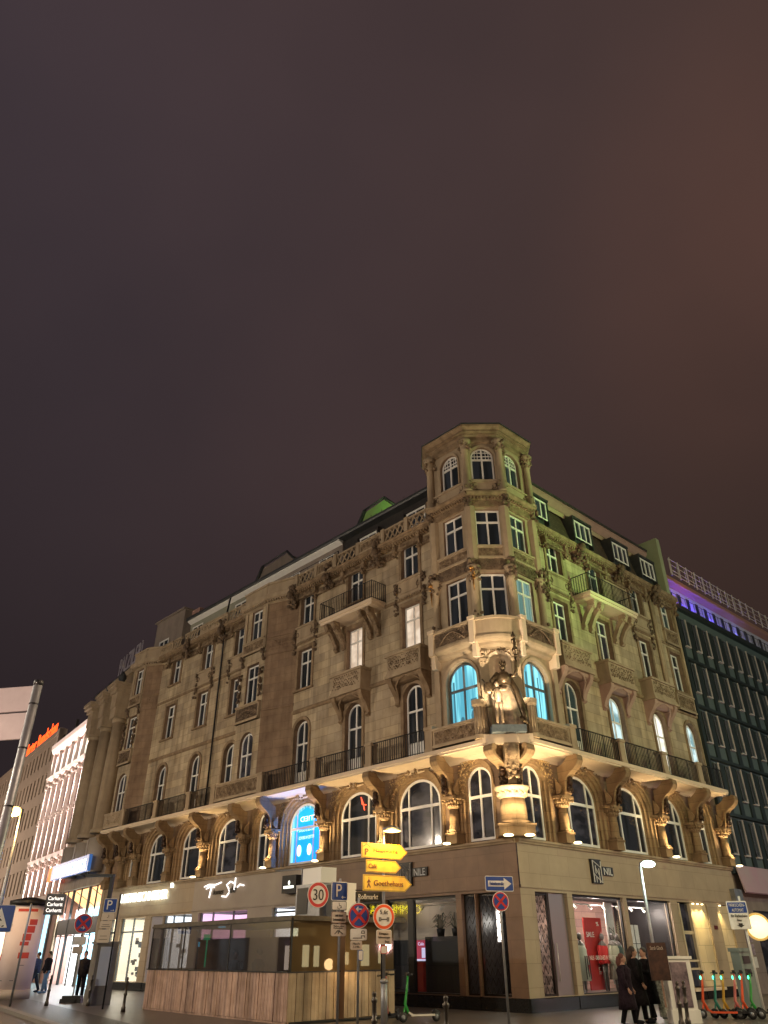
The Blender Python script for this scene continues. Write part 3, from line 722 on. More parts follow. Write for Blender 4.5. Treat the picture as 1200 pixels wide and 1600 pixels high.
for F, us, ua, ub, pd in ((FL, f2L, 2.7, 31.2, paneL), (FR, f2R, 2.6, 15.9, paneR)):
    w2, w3, w4 = 1.16, 1.14, 1.12
    segs = [(ua, 13.3), (17.95, 28.3)] if F is FL else [(ua, ub)]
    for s0, s1 in segs:
        b = MB(F); b.m = 0; uu = [u for u in us if s0 < u < s1]
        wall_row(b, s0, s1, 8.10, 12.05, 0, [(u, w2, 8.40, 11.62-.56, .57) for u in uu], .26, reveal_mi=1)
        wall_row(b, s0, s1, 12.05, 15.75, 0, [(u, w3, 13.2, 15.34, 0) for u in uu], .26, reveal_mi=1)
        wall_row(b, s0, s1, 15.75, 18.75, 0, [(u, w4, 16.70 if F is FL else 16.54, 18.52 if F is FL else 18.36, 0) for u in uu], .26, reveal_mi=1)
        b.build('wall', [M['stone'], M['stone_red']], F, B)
    for u in us:
        surround(F, u, w2, 8.4, 11.62, .57); surround(F, u, w3, 13.2, 15.34); surround(F, u, w4, 16.70 if F is FL else 16.54, 18.30 if F is FL else 18.1)
        window('f2', F, u, -.22, 8.42, B, pd.get(('2', u), 'pane_dark'))
        window('f3', F, u, -.22, 13.22, B, pd.get(('3', u), 'pane_dark'))
        window('f4', F, u, -.22, 16.71 if F is FL else 16.55, B, pd.get(('4', u), 'pane_dark'))
    for s0, s1 in segs:
        b = MB(F); b.side([(0, 12.0), (.07, 12.02), (.1, 12.1), (.06, 12.2), (0, 12.22)], s0, s1); b.build('string_course', M['stone_mid'], F, B)
        b = MB(F); b.side([(0, 15.66), (.05, 15.68), (.06, 15.8), (0, 15.82)], s0, s1); b.build('string_course', M['stone_mid'], F, B)
# stone balconies with carved fronts on shell corbels
def small_balcony(F, c):
    b = MB(F); hw, o = 1.06, .66
    b.plan([(c-hw, 0), (c-hw, o), (c+hw, o), (c+hw, 0)], 12.02, 12.12)
    b.plan([(c-hw+.03, 0), (c-hw+.03, o-.03), (c+hw-.03, o-.03), (c+hw-.03, 0)], 12.12, 12.86)
    b.plan([(c-hw-.05, 0), (c-hw-.05, o+.05), (c+hw+.05, o+.05), (c+hw+.05, 0)], 12.86, 12.97)
    b.plan([(c-hw-.04, 0), (c-hw-.04, o+.04), (c+hw+.04, o+.04), (c+hw+.04, 0)], 11.90, 12.02)
    p = b.build('balcony', M['stone_plain'], F, B)
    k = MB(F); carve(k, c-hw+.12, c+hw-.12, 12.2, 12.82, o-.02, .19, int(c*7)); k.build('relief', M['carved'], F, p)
    q = MB(F)
    prof = [(.62, 11.90), (.60, 11.74), (.50, 11.56), (.34, 11.38), (.2, 11.18), (.12, 10.98), (.16, 10.86), (.0, 10.78), (0, 11.90)]
    for s in (-1, 1): q.side(prof, c+s*.92-.12, c+s*.92+.12)
    cove = [(.55, 11.90), (.50, 11.78), (.36, 11.70), (.18, 11.68), (0, 11.70), (0, 11.9)]
    q.side(cove, c-.82, c+.82)
    for s in (-1, 1):
        q.tube([(c+s*.80, .1, 11.0), (c+s*.80, .2, 11.3), (c+s*.72, .38, 11.6), (c+s*.4, .5, 11.8), (c, .55, 11.86)], .05, 6)
    q.build('corbel', M['stone_mid'] if F is FL else M['rose_stone'], F, p)
for c in (4.7, 8.5): small_balcony(FL, c)
for c in (4.55, 8.0, 11.7): small_balcony(FR, c)
parapet(FR, 13.85, 15.6, .22, 12.1, 12.9, 'carved', 12); parapet(FR, 14.2, 15.6, .12, 15.75, 16.5, 'carved', 14)
# iron balconies on paired S brackets
def iron_balcony(F, c, hw):
    b = MB(F); o = .95
    b.plan([(c-hw, 0), (c-hw, o), (c+hw, o), (c+hw, 0)], 15.80, 15.95); b.plan([(c-hw+.06, 0), (c-hw+.06, o-.06), (c+hw-.06, o-.06), (c+hw-.06, 0)], 15.66, 15.80)
    p = b.build('balcony', M['soffit'], F, B)
    prof = [(.86, 15.66), (.88, 15.5), (.80, 15.36), (.6, 15.2), (.42, 15.0), (.30, 14.8), (.20, 14.6), (.22, 14.46), (.12, 14.36), (0, 14.4), (0, 14.62), (.06, 14.7), (.14, 14.95), (.26, 15.15), (.42, 15.36), (.5, 15.66)]
    for s in (-1.55, -1.0, 1.0, 1.55):
        u = c+s*hw/2.0; q = MB(F); q.side(prof, u-.11, u+.11)
        lumps(q, u-.1, u+.1, .6, .85, 15.3, 15.62, 10, .075, 3); lumps(q, u-.09, u+.09, .1, .2, 14.4, 14.6, 5, .06, 2)
        q.build('bracket', M['carved' if F is FL else 'stone_plain'], F, p)
    railing(F, c-hw+.03, c+hw-.03, o-.03, 15.95, .92, True, 0.0)
iron_balcony(FL, 8.35, 1.95); iron_balcony(FR, 7.95, 2.05)
# framed panels between third and fourth storey with carved drops
def drop_panel(F, c, drops=True):
    b = MB(F); b.box(c-.72, c+.72, 0, .10, 15.80, 16.58); b.box(c-.80, c+.80, 0, .16, 16.56, 16.66); b.box(c-.55, c+.55, .10, .13, 15.95, 16.45)
    dentils(b, c-.72, c+.72, .0, .14, 15.7, 15.8, .11)
    p = b.build('panel', M['stone_plain'], F, B)
    k = MB(F)
    if drops:
        for s in (-1, 1): lumps(k, c+s*.88-.09, c+s*.88+.09, .04, .16, 15.0, 16.6, 26, .085, int(c)+s)
    for s in (-1, 1): scroll(k, c+s*.62, 16.15, .11, .16, s, 1.5)
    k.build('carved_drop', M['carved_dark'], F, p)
for c in (4.75, 12.5, 18.85, 22.45): drop_panel(FL, c, c != 26)
for c in (4.7, 11.85): drop_panel(FR, c)
b = MB(FR)
for u in (13.25, 13.45, 15.7): b.tube([(u, .1, 12.3), (u, .1, 18.7)], .085, 8)
b.build('pilaster', M['stone_plain'], FR, B)
b = MB(FL); b.tube([(20.62, .12, 8.3), (20.62, .12, 18.9), (20.4, .3, 19.3), (20.4, .1, 20.9)], .055, 8); b.build('downpipe', M['iron'], FL, B)
b = MB(FL); b.tube([(17.9, .1, 8.3), (17.9, .1, 18.9)], .045, 8); b.build('downpipe', M['stone_red'], FL, B)
# heads over the fourth storey windows
for F, us in ((FL, f2L), (FR, f2R)):
    for u in us:
        dz = -.26 if F is FL else -.50
        k = MB(F); k.box(u-.66, u+.66, 0, .16, 18.62+dz, 18.98+dz); carve(k, u-.6, u+.6, 18.63+dz, 18.96+dz, .16, .15, int(u*3)); k.box(u-.70, u+.70, 0, .2, 18.55+dz, 18.62+dz)
        for s in (-1, 1): lumps(k, u+s*.80-.08, u+s*.80+.08, .08, .34, 18.15+dz, 19.0+dz, 14, .09, int(u)+s); k.box(u+s*.80-.10, u+s*.80+.10, 0, .30, 18.5+dz, 18.98+dz)
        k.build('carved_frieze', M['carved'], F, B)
# cornice and parapet
CP = [(0, 18.95), (.12, 18.97), (.16, 19.05), (.30, 19.09), (.42, 19.13), (.42, 19.22), (.46, 19.26), (.46, 19.31), (0, 19.33)]
for F, segs in ((FL, [(2.7, 13.2), (18.0, 28.3)]), (FR, [(2.6, 15.9)])):
    for s0, s1 in segs:
        dz = -.36 if F is FL else -.60
        b = MB(F); b.side([(o, z+dz) for o, z in CP], s0, s1); dentils(b, s0, s1, 0.1, .36, 18.94+dz, 19.07+dz, .17); b.build('cornice', M['stone_mid'], F, B)
for F, us, s0, s1, dz in ((FL, f2L[:3], 2.8, 13.1, -.26), (FL, f2L[3:], 18.0, 28.2, -.26), (FR, f2R, 2.7, 15.8, -.50)):
    cuts = [s0] + [x for u in us for x in (u-.95, u+.95)] + [s1]
    for a, c in zip(cuts[::2], cuts[1::2]):
        if c-a > .5:
            k = MB(F); k.box(a, c, 0, .07, 18.40+dz, 18.68+dz); carve(k, a+.05, c-.05, 18.42+dz, 18.66+dz, .07, .22, int(a*5)); k.box(a, c, 0, .10, 18.34+dz, 18.40+dz); k.build('carved_frieze', M['carved'], F, B)
def xlattice(F, u0, u1, z0=19.05, z1=19.62, o=.30):
    b = MB(F); b.box(u0, u1, o-.12, o+.03, z0-.08, z0); b.box(u0, u1, o-.14, o+.05, z1, z1+.09)
    n = max(1, round((u1-u0)/.36)); d = (u1-u0)/n
    for k in range(n):
        a, c = u0+d*k, u0+d*(k+1)
        b.tube([(a, o, z0), (c, o, z1)], .045, 4, False); b.tube([(a, o, z1), (c, o, z0)], .045, 4, False)
    b.build('parapet_lattice', M['stone_plain'], F, B)
pp_ = [2.9, 4.6, 6.25, 8.1, 9.9, 11.5, 13.2]
for a, c in zip(pp_[:-1], pp_[1:]):
    if a in (6.25, 9.9): parapet(FL, a+.2, c-.12, .34, 18.98, 19.6, 'carved', int(a), .2)
    else: xlattice(FL, a+.12, c-.12)
for u in pp_:
    b = MB(FL); b.box(u-.12, u+.12, .12, .40, 18.95, 19.75); b.build('parapet_post', M['stone_plain'], FL, B)
for a, c in ((18.2, 19.9), (23.5, 25.2), (25.6, 26.6)): xlattice(FL, a, c)
parapet(FL, 20.1, 23.3, .34, 18.98, 19.6, 'stone_plain', 2, .3); parapet(FL, 26.7, 28.4, .34, 18.98, 19.6, 'stone_plain', 2, .3)
for F, us in ((FL, [6.55, 10.4, 14.0-.6, 20.4, 24.4]), (FR, [6.4, 9.9, 13.4])):
    for i, u in enumerate(us):
        k = MB(F); lumps(k, u-.22, u+.22, .2, .62, 17.85, 19.2 if F is FL else 18.65, 34, .12, i+2)
        k.ball((u, .6, 18.5), (.17, .2, .25), 8, 6); k.build('grotesque_head', M['carved_dark'], F, B)
# ---- canted bays on the left facade
def bay(u0, u1, v0, v1, o, right_only=False):
    """wall polygon from (v0,0)->(u0,o)->(u1,o)->(v1,0); u0<u1 front"""
    A, Bp, Cp, Dp = PL(v0), PL(u0, o), PL(u1, o), PL(v1)
    pts = [Dp, Cp, Bp, A]       # left to right seen from outside
    for k in range(3):
        p, q = pts[k], pts[k+1]
        if (q-p).length < .15: continue
        Fx = fr_from(p, q-p, 1); ln = (q-p).length
        if k == 1:
            c = ln/2
            b = MB(Fx); wall_row(b, 0, ln, 8.1, 12.05, 0, [(c, 1.2, 9.2, 11.62-.56, .57)], .2, reveal_mi=1)
            wall_row(b, 0, ln, 12.05, 15.75, 0, [(c, 1.1, 13.1, 15.34, 0)], .2, reveal_mi=1); wall_row(b, 0, ln, 15.75, 19.0, 0, [(c, 1.0, 16.75, 18.55, 0)], .2, reveal_mi=1)
            b.build('wall', [M['stone'], M['stone_red']], Fx, B)
            window('f3', Fx, c, -.17, 13.15, B); window('f4', Fx, c, -.17, 16.72, B)
            window('f2', Fx, c, -.17, 8.42, B, 'pane_dusk')
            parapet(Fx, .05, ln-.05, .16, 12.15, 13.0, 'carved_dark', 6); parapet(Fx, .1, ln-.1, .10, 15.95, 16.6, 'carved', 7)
            for s in (.14, ln-.14):
                k2 = MB(Fx); lumps(k2, s-.1, s+.1, .04, .2, 13.3, 15.9, 26, .1, 3); k2.build('carved_drop', M['carved_dark'], Fx, B)
                k2 = MB(Fx); k2.box(s-.12, s+.12, 0, .08, 16.0, 19.0); k2.build('pilaster', M['stone_plain'], Fx, B)
        else:
            b = MB(Fx); b.quad((0, 0, 8.1), (ln, 0, 8.1), (ln, 0, 19.0), (0, 0, 19.0))
            b.box(0, ln, 0, .06, 15.5, 15.7); b.box(0, ln, 0, .05, 16.5, 16.6); b.box(.1, ln-.1, 0, .03, 15.8, 16.4)
            b.box(0, ln, 0, .05, 12.5, 12.62)
            carve(b, .2, ln-.2, 15.85, 16.35, .03, .2, 4)
            b.build('wall', M['stone_red'], Fx, B)
        b = MB(Fx); b.side([(0, 18.55), (.12, 18.6), (.16, 18.7), (.34, 18.8), (.38, 19.0), (0, 19.03)], -.1, ln+.1); dentils(b, 0, ln, .1, .30, 18.6, 18.72, .16)
        b.box(-.05, ln+.05, -.1, .12, 19.03, 19.75); b.box(-.1, ln+.1, -.14, .2, 19.7, 19.82); b.box(.15, ln-.15, .12, .15, 19.15, 19.6)
        b.build('cornice', M['stone_plain'], Fx, B)
bay(15.25, 17.5, 13.3, 17.95, .62); bay(29.4, 31.15, 28.3, 31.2, .62)

# ---- corner turret
A1, A2, A3, A4 = PL(2.72, .4), PL(.62, .4), PR(.70, .4), PR(2.62, .4)
A0, A5 = PL(3.75, -.7), PR(3.65, -.7)
faces3 = [(A1, A2), (A2, A3), (A3, A4)]
tp = {0: ('pane_dark', 'pane_dark', 'pane_dark'), 1: ('pane_dark', 'pane_dark', 'pane_dark'), 2: ('pane_teal', 'pane_green', 'pane_green')}
for k, (p, q) in enumerate(faces3):
    Fx = fr_from(p, q-p, 1); ln = (q-p).length; c = ln/2 if k == 1 else (ln*.5+ (.02 if k == 0 else -.02))
    ww = 1.1
    b = MB(Fx); wall_row(b, 0, ln, 12.05, 15.75, 0, [(c, 1.12, 13.1, 15.32, 0)], .2, reveal_mi=1)
    wall_row(b, 0, ln, 15.75, 18.85, 0, [(c, 1.1, 16.62, 18.42, 0)], .2, reveal_mi=1)
    wall_row(b, 0, ln, 19.2, 22.1, 0, [(c, 1.08, 19.98, 21.78-.52, .52)], .2, reveal_mi=1)
    b.build('turret_wall', [M['stone_plain'], M['stone_red']], Fx, B)
    window('f3', Fx, c, -.16, 13.2, B, tp[k][0]); window('f4', Fx, c, -.16, 16.62, B, tp[k][1]); window('tower5', Fx, c, -.16, 19.98, B, tp[k][2])
    b = MB(Fx); arch_mould(b, c, 1.08, 19.98, 21.26, .52, [(0, 0), (0, .04), (.10, .07), (.11, 0)]); b.box(c-.62, c+.62, 0, .1, 19.86, 19.96)
    b.build('arch_surround', M['stone_plain'], Fx, B)
    # relief aprons and friezes
    parapet(Fx, .16, ln-.16, .08, 15.95, 16.5, 'carved', 21+k, .2)
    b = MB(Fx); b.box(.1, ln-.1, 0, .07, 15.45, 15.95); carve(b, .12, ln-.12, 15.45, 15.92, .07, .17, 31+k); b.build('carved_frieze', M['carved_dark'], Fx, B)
    b = MB(Fx); b.box(.0, ln, 0, .10, 18.52, 18.85); carve(b, .12, ln-.12, 18.53, 18.83, .10, .16, 41+k)
    b.side([(0, 18.85), (.14, 18.87), (.16, 18.98), (.32, 19.05), (.36, 19.12), (.36, 19.2), (0, 19.22)], -.12, ln+.12); dentils(b, 0, ln, .1, .28, 18.88, 18.97, .14)
    b.build('turret_cornice', M['stone_mid'], Fx, B)
    b = MB(Fx); b.box(.2, ln-.2, 0, .06, 19.3, 19.82); b.box(.12, ln-.12, 0, .12, 19.82, 19.9)
    p_ = b.build('panel', M['stone_plain'], Fx, B)
    b = MB(Fx)
    for s, x in ((1, .34), (-1, ln-.34)):
        scroll(b, x, 19.62, .06, .15, s, 1.2); scroll(b, x, 19.42, .06, .1, -s, 2)
    b.tube([(.35+(ln-.7)*t/8, .09, 19.40-.06*math.sin(math.pi*t/8)) for t in range(9)], .035, 5); b.build('carved_garland', M['carved_dark'], Fx, p_)
# octagon of the top storey and its cornice
octo = [A0, A1, A2, A3, A4, A5, PR(3.65, -2.8), PL(3.2, -3.2), PL(3.75, -2.8)]
cen = sum((v for v in octo), Vector())/len(octo)
def ringpts(e): return [wp(v + (v-cen).normalized()*e) for v in octo]
for k in (0, 4, 5, 6, 7, 8):
    p, q = octo[k], octo[(k+1) % 9]; Fx = fr_from(p, q-p, 1); ln = (q-p).length
    b = MB(Fx); b.quad((0, 0, 18.9), (ln, 0, 18.9), (ln, 0, 22.1), (0, 0, 22.1)); b.side([(0, 18.9), (.3, 19.05), (.3, 19.2), (0, 19.22)], 0, ln); b.build('turret_wall', M['stone_plain'], Fx, B)
def loft(mb, levels):
    rows = []
    for e, z in levels: rows.append([mb.P(x, o, z) for x, o in ringpts(e)])
    for a, b2 in zip(rows[:-1], rows[1:]):
        for j in range(len(a)): mb.face([a[j], a[(j+1) % len(a)], b2[(j+1) % len(a)], b2[j]])
    mb.face(rows[-1])
b = MB(); loft(b, [(0, 22.0), (.10, 22.05), (.10, 22.18), (.02, 22.2), (.02, 22.38), (.14, 22.44), (.14, 22.5), (.30, 22.53), (.30, 22.62), (.34, 22.64), (.46, 22.72), (.48, 22.80), (.4, 22.82)]); b.build('turret_cornice', M['stone_mid'], parent=B)
b = MB(); loft(b, [(.50, 22.81), (.52, 22.86), (.48, 22.9), (-1.6, 23.35), (-2.2, 23.4)]); b.build('turret_roof', M['lead'], parent=B)
# corner shafts
def shaft(P_, z0, z1, r, mt, knobs, seed=1, push=.08):
    d = (P_-cen); d.z = 0; d.normalize(); q = P_+d*push; b = MB(); x, o = wp(q)
    b.lathe([(r*1.6, z0), (r*1.6, z0+.1), (r*1.1, z0+.16), (r*1.25, z0+.5), (r*1.0, z0+.56), (r*.92, z1-.6), (r*1.2, z1-.56), (r*1.1, z1-.5), (r*1.5, z1-.1), (r*1.9, z1)], (x, o), 12)
    s = b.build('turret_shaft', M['stone_plain'], parent=B)
    b = MB(); lumps(b, x-r*1.4, x+r*1.4, o-r*1.4, o+r*1.4, z1-.62, z1-.02, knobs*2, .085, seed); lumps(b, x-r*1.2, x+r*1.2, o-r*1.2, o+r*1.2, z0+.15, z0+.55, knobs//2, .075, seed+1); b.build('carved_capital', M[mt], parent=s)
for i, P_ in enumerate((A1, A2, A3, A4)):
    shaft(P_, 19.22, 22.05, .17, 'carved', 26, i, push=.12); shaft(P_, 13.0, 15.55, .16, 'carved_dark', 30, i+9)
    d = (P_-cen); d.z = 0; d.normalize(); q = P_+d*.02; b = MB(); x, o = wp(q); b.lathe([(.24, 15.9), (.24, 18.5)], (x, o), 8, False); b.build('turret_pier', M['stone_plain'], parent=B)
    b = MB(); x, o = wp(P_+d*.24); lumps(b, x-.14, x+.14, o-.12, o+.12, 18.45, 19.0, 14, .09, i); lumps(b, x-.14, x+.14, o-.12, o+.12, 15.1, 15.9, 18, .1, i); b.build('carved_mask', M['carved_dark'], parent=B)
    if i < 2:
        b = MB(); x, o = wp(P_+d*.32); lumps(b, x-.09, x+.09, o-.06, o+.06, 14.95, 15.6, 12, .07, i); b.tube([(x, o, 15.0), (x+.02, o, 14.4)], [.05, .015], 5); b.build('gilded_figure', M['gilt'], parent=B)
# return walls
for P_, Q_ in ((PL(2.72, 0), A1), (A4, PR(2.62, 0))):
    Fx = fr_from(P_, Q_-P_, 1); b = MB(Fx); ln = (Q_-P_).length; b.quad((0, 0, 12.0), (ln, 0, 12.0), (ln, 0, 19.0), (0, 0, 19.0)); b.build('turret_wall', M['stone_plain'], Fx, B)
# turret second storey with the two big lit windows and the niche
for F, side in ((FL, 'pane_cyan'), (FR, 'pane_cyan')):
    b = MB(F); wall_row(b, .62, 3.02, 8.28, 12.05, .42, [(1.65, 1.62, 9.15, 10.86, .80)], .22, n=20); b.quad((3.02, 0, 8.28), (3.02, .42, 8.28), (3.02, .42, 12.05), (3.02, 0, 12.05))
    arch_mould(b, 1.65, 1.62, 9.15, 10.86, .80, [(0, .42), (0, .46), (.12, .49), (.14, .42)], 20); b.box(.7, 2.6, .42, .5, 9.05, 9.15)
    b.box(2.72, 3.0, .42, .54, 8.3, 11.9)
    b.build('turret_wall', M['stone_plain'], F, B)
    window('tower2', F, 1.65, .24, 9.17, B, side)
    k = MB(F)
    if F is FL: k.box(1.08, 1.38, .245, .25, 9.75, 10.15); k.ball((1.25, .25, 9.45), (.16, .01, .28)); k.ball((1.85, .25, 9.3), (.12, .01, .25)); k.box(2.18, 2.26, .245, .25, 9.3, 11.0)
    else: k.box(1.2, 1.32, .245, .25, 9.3, 11.2); k.box(1.95, 2.02, .245, .25, 9.3, 11.1)
    k.build('room_silhouette', mat('room_shape', (.02, .10, .16), .5, emit=(.06, .24, .34), es=.6), F, B)
Fn = fr_from(PL(.62, .42), PR(.62, .42)-PL(.62, .42), 1); ln = (PR(.62, .42)-PL(.62, .42)).length
b = MB(Fn); wall_row(b, 0, ln, 8.28, 12.05, 0, [(ln/2, .92, 8.35, 11.25, .46)], .02, n=16)
rows = []
for k in range(13):     # concave niche
    a = math.pi*k/12; rows.append((ln/2-.46*math.cos(a), -.42*math.sin(a)))
for p, q in zip(rows[:-1], rows[1:]): b.quad((p[0], p[1], 8.35), (q[0], q[1], 8.35), (q[0], q[1], 11.25), (p[0], p[1], 11.25), True)
for j in range(6):
    t0, t1 = math.pi/2*j/6, math.pi/2*(j+1)/6
    for p, q in zip(rows[:-1], rows[1:]):
        f = lambda P_, t: (ln/2+(P_[0]-ln/2)*math.cos(t), P_[1]*math.cos(t), 11.25+.46*math.sin(t))
        b.quad(f(p, t0), f(q, t0), f(q, t1), f(p, t1), True)
arch_mould(b, ln/2, .92, 8.35, 11.25, .46, [(0, 0), (0, .06), (.12, .1), (.14, 0)])
b.build('niche', M['soffit'], Fn, B)
for s in (.12, ln-.12):
    b = MB(Fn); b.box(s-.17, s+.17, 0, .16, 9.6, 12.0); b.box(s-.2, s+.2, 0, .22, 11.4, 11.5); lumps(b, s-.12, s+.12, .15, .3, 11.35, 11.75, 8, .08, 2); b.build('pilaster', M['stone_plain'], Fn, B)
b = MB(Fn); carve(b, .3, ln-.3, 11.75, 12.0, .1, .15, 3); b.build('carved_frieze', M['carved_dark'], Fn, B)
# short fluted pillars beside the statue
for P_ in (PL(.42, .93), PR(.32, .93)):
    x, o = wp(P_); b = MB(); b.lathe([(.27, 8.3), (.27, 8.45), (.2, 8.5), (.21, 9.45), (.29, 9.55), (.31, 9.72)], (x, o), 12, False)
    for k in range(12): a = R_(30*k); b.tube([(x+.205*math.cos(a), o+.205*math.sin(a), 8.5), (x+.215*math.cos(a), o+.215*math.sin(a), 9.45)], .028, 5)
    b.build('fluted_pillar', M['stone_plain'], parent=B)
# balcony ring of the third storey
def arcp(P_, Q_, bulge, n=10):
    mid = (P_+Q_)/2; d = (Q_-P_); nrm = Vector((d.y, -d.x, 0)).normalized()
    if nrm.dot(mid-cen) < 0: nrm = -nrm
    return [P_+d*(k/n)+nrm*bulge*math.sin(math.pi*k/n) for k in range(n+1)]
def ring2(e): return [PL(2.95+e*.3, 0), PL(2.95+e*.3, .82+e)] + arcp(PL(.5, .82+e), PR(.5, .82+e), .30) + [PR(2.85+e*.3, .82+e), PR(2.85+e*.3, 0)]
b = MB(); rows = []
for e, z in [(-.35, 11.9), (-.2, 11.98), (-.18, 12.08), (0, 12.14), (.05, 12.22), (.05, 12.32), (-.02, 12.36), (-.02, 12.98), (.07, 13.0), (.07, 13.1), (-.2, 13.1), (-.2, 12.5)]:
    rows.append([b.P(*wp(v), z) for v in ring2(e)])
for a, c in zip(rows[:-1], rows[1:]):
    for j in range(len(a)-1): b.face([a[j], a[j+1], c[j+1], c[j]])
b.face([b.P(*wp(v), 12.5) for v in ring2(-.2)]); b.face([b.P(*wp(v), 11.9) for v in ring2(-.35)])
tb = b.build('turret_balcony', M['stone_plain'], parent=B)
for F in (FL, FR):
    b = MB(F); b.quad((.75, .815, 12.42), (2.6, .815, 12.42), (2.6, .815, 12.95), (.75, .815, 12.95)); carve(b, .75, 2.6, 12.42, 12.95, .82, .18, 6)
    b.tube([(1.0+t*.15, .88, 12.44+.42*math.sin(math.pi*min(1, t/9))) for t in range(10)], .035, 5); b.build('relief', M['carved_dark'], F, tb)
    for u in (.58, 2.78):
        b = MB(F); b.box(u-.13, u+.13, .72, .92, 12.1, 13.2); b.box(u-.1, u+.1, .4, .8, 11.55, 12.1); b.box(u-.16, u+.16, .7, .95, 13.05, 13.2)
        b.build('parapet_post', M['soffit'], F, tb)

# ---- roofs
b = MB(FL); b.quad((2.7, -1.0, 18.9), (28.4, -1.0, 18.9), (28.4, -1.0, 21.5), (2.7, -1.0, 21.5)); b.quad((2.7, .2, 18.93), (31.2, .2, 18.93), (31.2, -1.0, 18.93), (2.7, -1.0, 18.93))
b.build('attic_wall', M['roof_dark'], FL, B)
b = MB(FL); b.box(10.8, 19.0, -1.0, -.9, 18.95, 21.45); b.build('attic_wall', M['render_grey'], FL, B)
b = MB(FL); b.box(19.4, 26.9, -1.0, -.88, 18.95, 21.35); b.build('attic_wall', mat('pale_green_render', (0.24, 0.24, 0.19), 0.8, alt=(0.30, 0.30, 0.24), scale=1.5), FL, B)
b = MB(FL); b.side([(-.55, 21.42), (-.5, 21.5), (-.5, 21.62), (-1.2, 21.66), (-1.2, 21.42)], 2.6, 27.2); b.build('gutter', M['lead'], FL, B)
b = MB(FL); b.side([(-.9, 21.20), (-.6, 21.34), (-.6, 21.44), (-.9, 21.44)], 10.8, 26.9); b.build('eaves_board', M['frame'], FL, B)
b = MB(FL); b.quad((2.6, -.9, 21.63), (31.2, -.9, 21.63), (31.2, -6, 23.2), (2.6, -6, 23.2)); b.build('roof', M['roof_dark'], FL, B)
for u in (5.05, 8.6, 12.1, 15.2, 20.6, 25.8): window('attic', FL, u, -.86, 19.93, B, 'pane_dark')
for u in (5.05, 8.6):
    b = MB(FL); b.box(u-.85, u+.85, -1.0, -.72, 20.9, 21.02); b.box(u-.85, u-.75, -1, -.72, 19.6, 20.9); b.box(u+.75, u+.85, -1, -.72, 19.6, 20.9); b.build('dormer', M['roof_dark'], FL, B)
railing(FL, 10.2, 16.8, -.1, 19.5, .75, step=1.2)
for (u0, u1, z0, z1, mt) in ((9.4, 13.3, 21.9, 25.4, 'green_lit'), (19.2, 24.2, 21.9, 25.5, 'render_grey')):
    mm_ = M['render_grey'] if mt == 'render_grey' else mat('green_render', (0.20, 0.34, 0.12), 0.8, alt=(0.24, 0.24, 0.12), scale=0.5)  # green light on the dormer put into the render colour
    b = MB(FL); pts = [(u0, z0), (u0+.3, z1-1.0), (u0+1.3, z1), (u1-1.0, z1-.15), (u1, z1-1.7), (u1+.1, z0)]
    b.prism(pts, -7.5, -4.0); d = b.build('roof_dormer', mm_, FL, B)
    b = MB(FL); sh = [(u0-.12, z0), (u0+.2, z1-.95), (u0+1.25, z1+.12), (u1-.95, z1-.0), (u1+.12, z1-1.65), (u1+.22, z0)]
    for p, q in zip(sh[:-1], sh[1:]): b.tube([(p[0], -3.95, p[1]), (q[0], -3.95, q[1])], .09, 4)
    b.prism([(u1-1.0, z1-.1), (u1+.1, z1-1.7), (u1+.3, z0), (u1+.5, z0), (u1+.35, z1-1.6), (u1-.8, z1+.05)], -7.6, -3.9)
    b.build('roof_edge', M['lead'], FL, d)
lamp('POINT', 'roof_terrace_light', fpt(FL, 9.8, -2.4, 24.4), (0.45, 1.0, 0.2), 60, size=.2)  # assumed unseen lamp that gives the dormer its green light
b = MB(FL); b.box(27.0, 30.9, -3.0, -.35, 19.3, 22.3); b.box(26.9, 31.0, -3.1, -.2, 22.3, 22.42); b.build('roof_dormer', M['render_grey'], FL, B)
window('attic', FL, 29.3, -.30, 19.7, B); b = MB(FL); b.box(26.0, 27.0, -3.2, -.9, 22.0, 22.3); b.build('roof_edge', M['render_pink'], FL, B)
# right mansard
b = MB(FR); b.side([(.1, 18.72), (-.15, 18.74), (-.75, 21.05), (-.9, 21.05), (-.9, 18.72)], 2.4, 15.2); b.build('mansard_roof', M['roof_brown'], FR, B)
b = MB(FR); b.side([(-.55, 20.85), (-.45, 21.0), (-.5, 21.1), (-.75, 21.05)], 2.4, 15.2); b.build('gutter', M['stone_plain'], FR, B)
b = MB(FR); b.side([(-.72, 21.05), (-.35, 21.45), (-.35, 21.62), (-1.6, 21.64), (-1.6, 21.05)], 2.4, 15.0); b.build('eaves', M['render_pink'], FR, B)
b = MB(FR); b.side([(-.3, 21.62), (-.28, 21.74), (-.6, 21.76), (-5, 23.0), (-5, 21.6)], 2.2, 15.0); b.build('roof', M['roof_dark'], FR, B)
b = MB(FR); b.side([(-.7, 21.8), (-1.0, 22.45), (-1.1, 22.5), (-1.6, 22.5), (-1.6, 21.8)], 5.2, 8.6); b.build('roof_lantern', M['lead'], FR, B)
for u in (4.1, 7.85, 11.35, 14.15):
    b = MB(FR); b.box(u-.85, u+.85, -.9, -.02, 20.72, 20.84); b.box(u-.85, u-.76, -.9, -.06, 19.4, 20.72); b.box(u+.76, u+.85, -.9, -.06, 19.4, 20.72); b.quad((u-.8, -.3, 19.4), (u+.8, -.3, 19.4), (u+.8, -.3, 20.72), (u-.8, -.3, 20.72))
    b.build('dormer', M['lead'], FR, B)
    window('dormer', FR, u, -.12, 19.6, B, 'pane_green' if u < 8 else 'pane_dark')
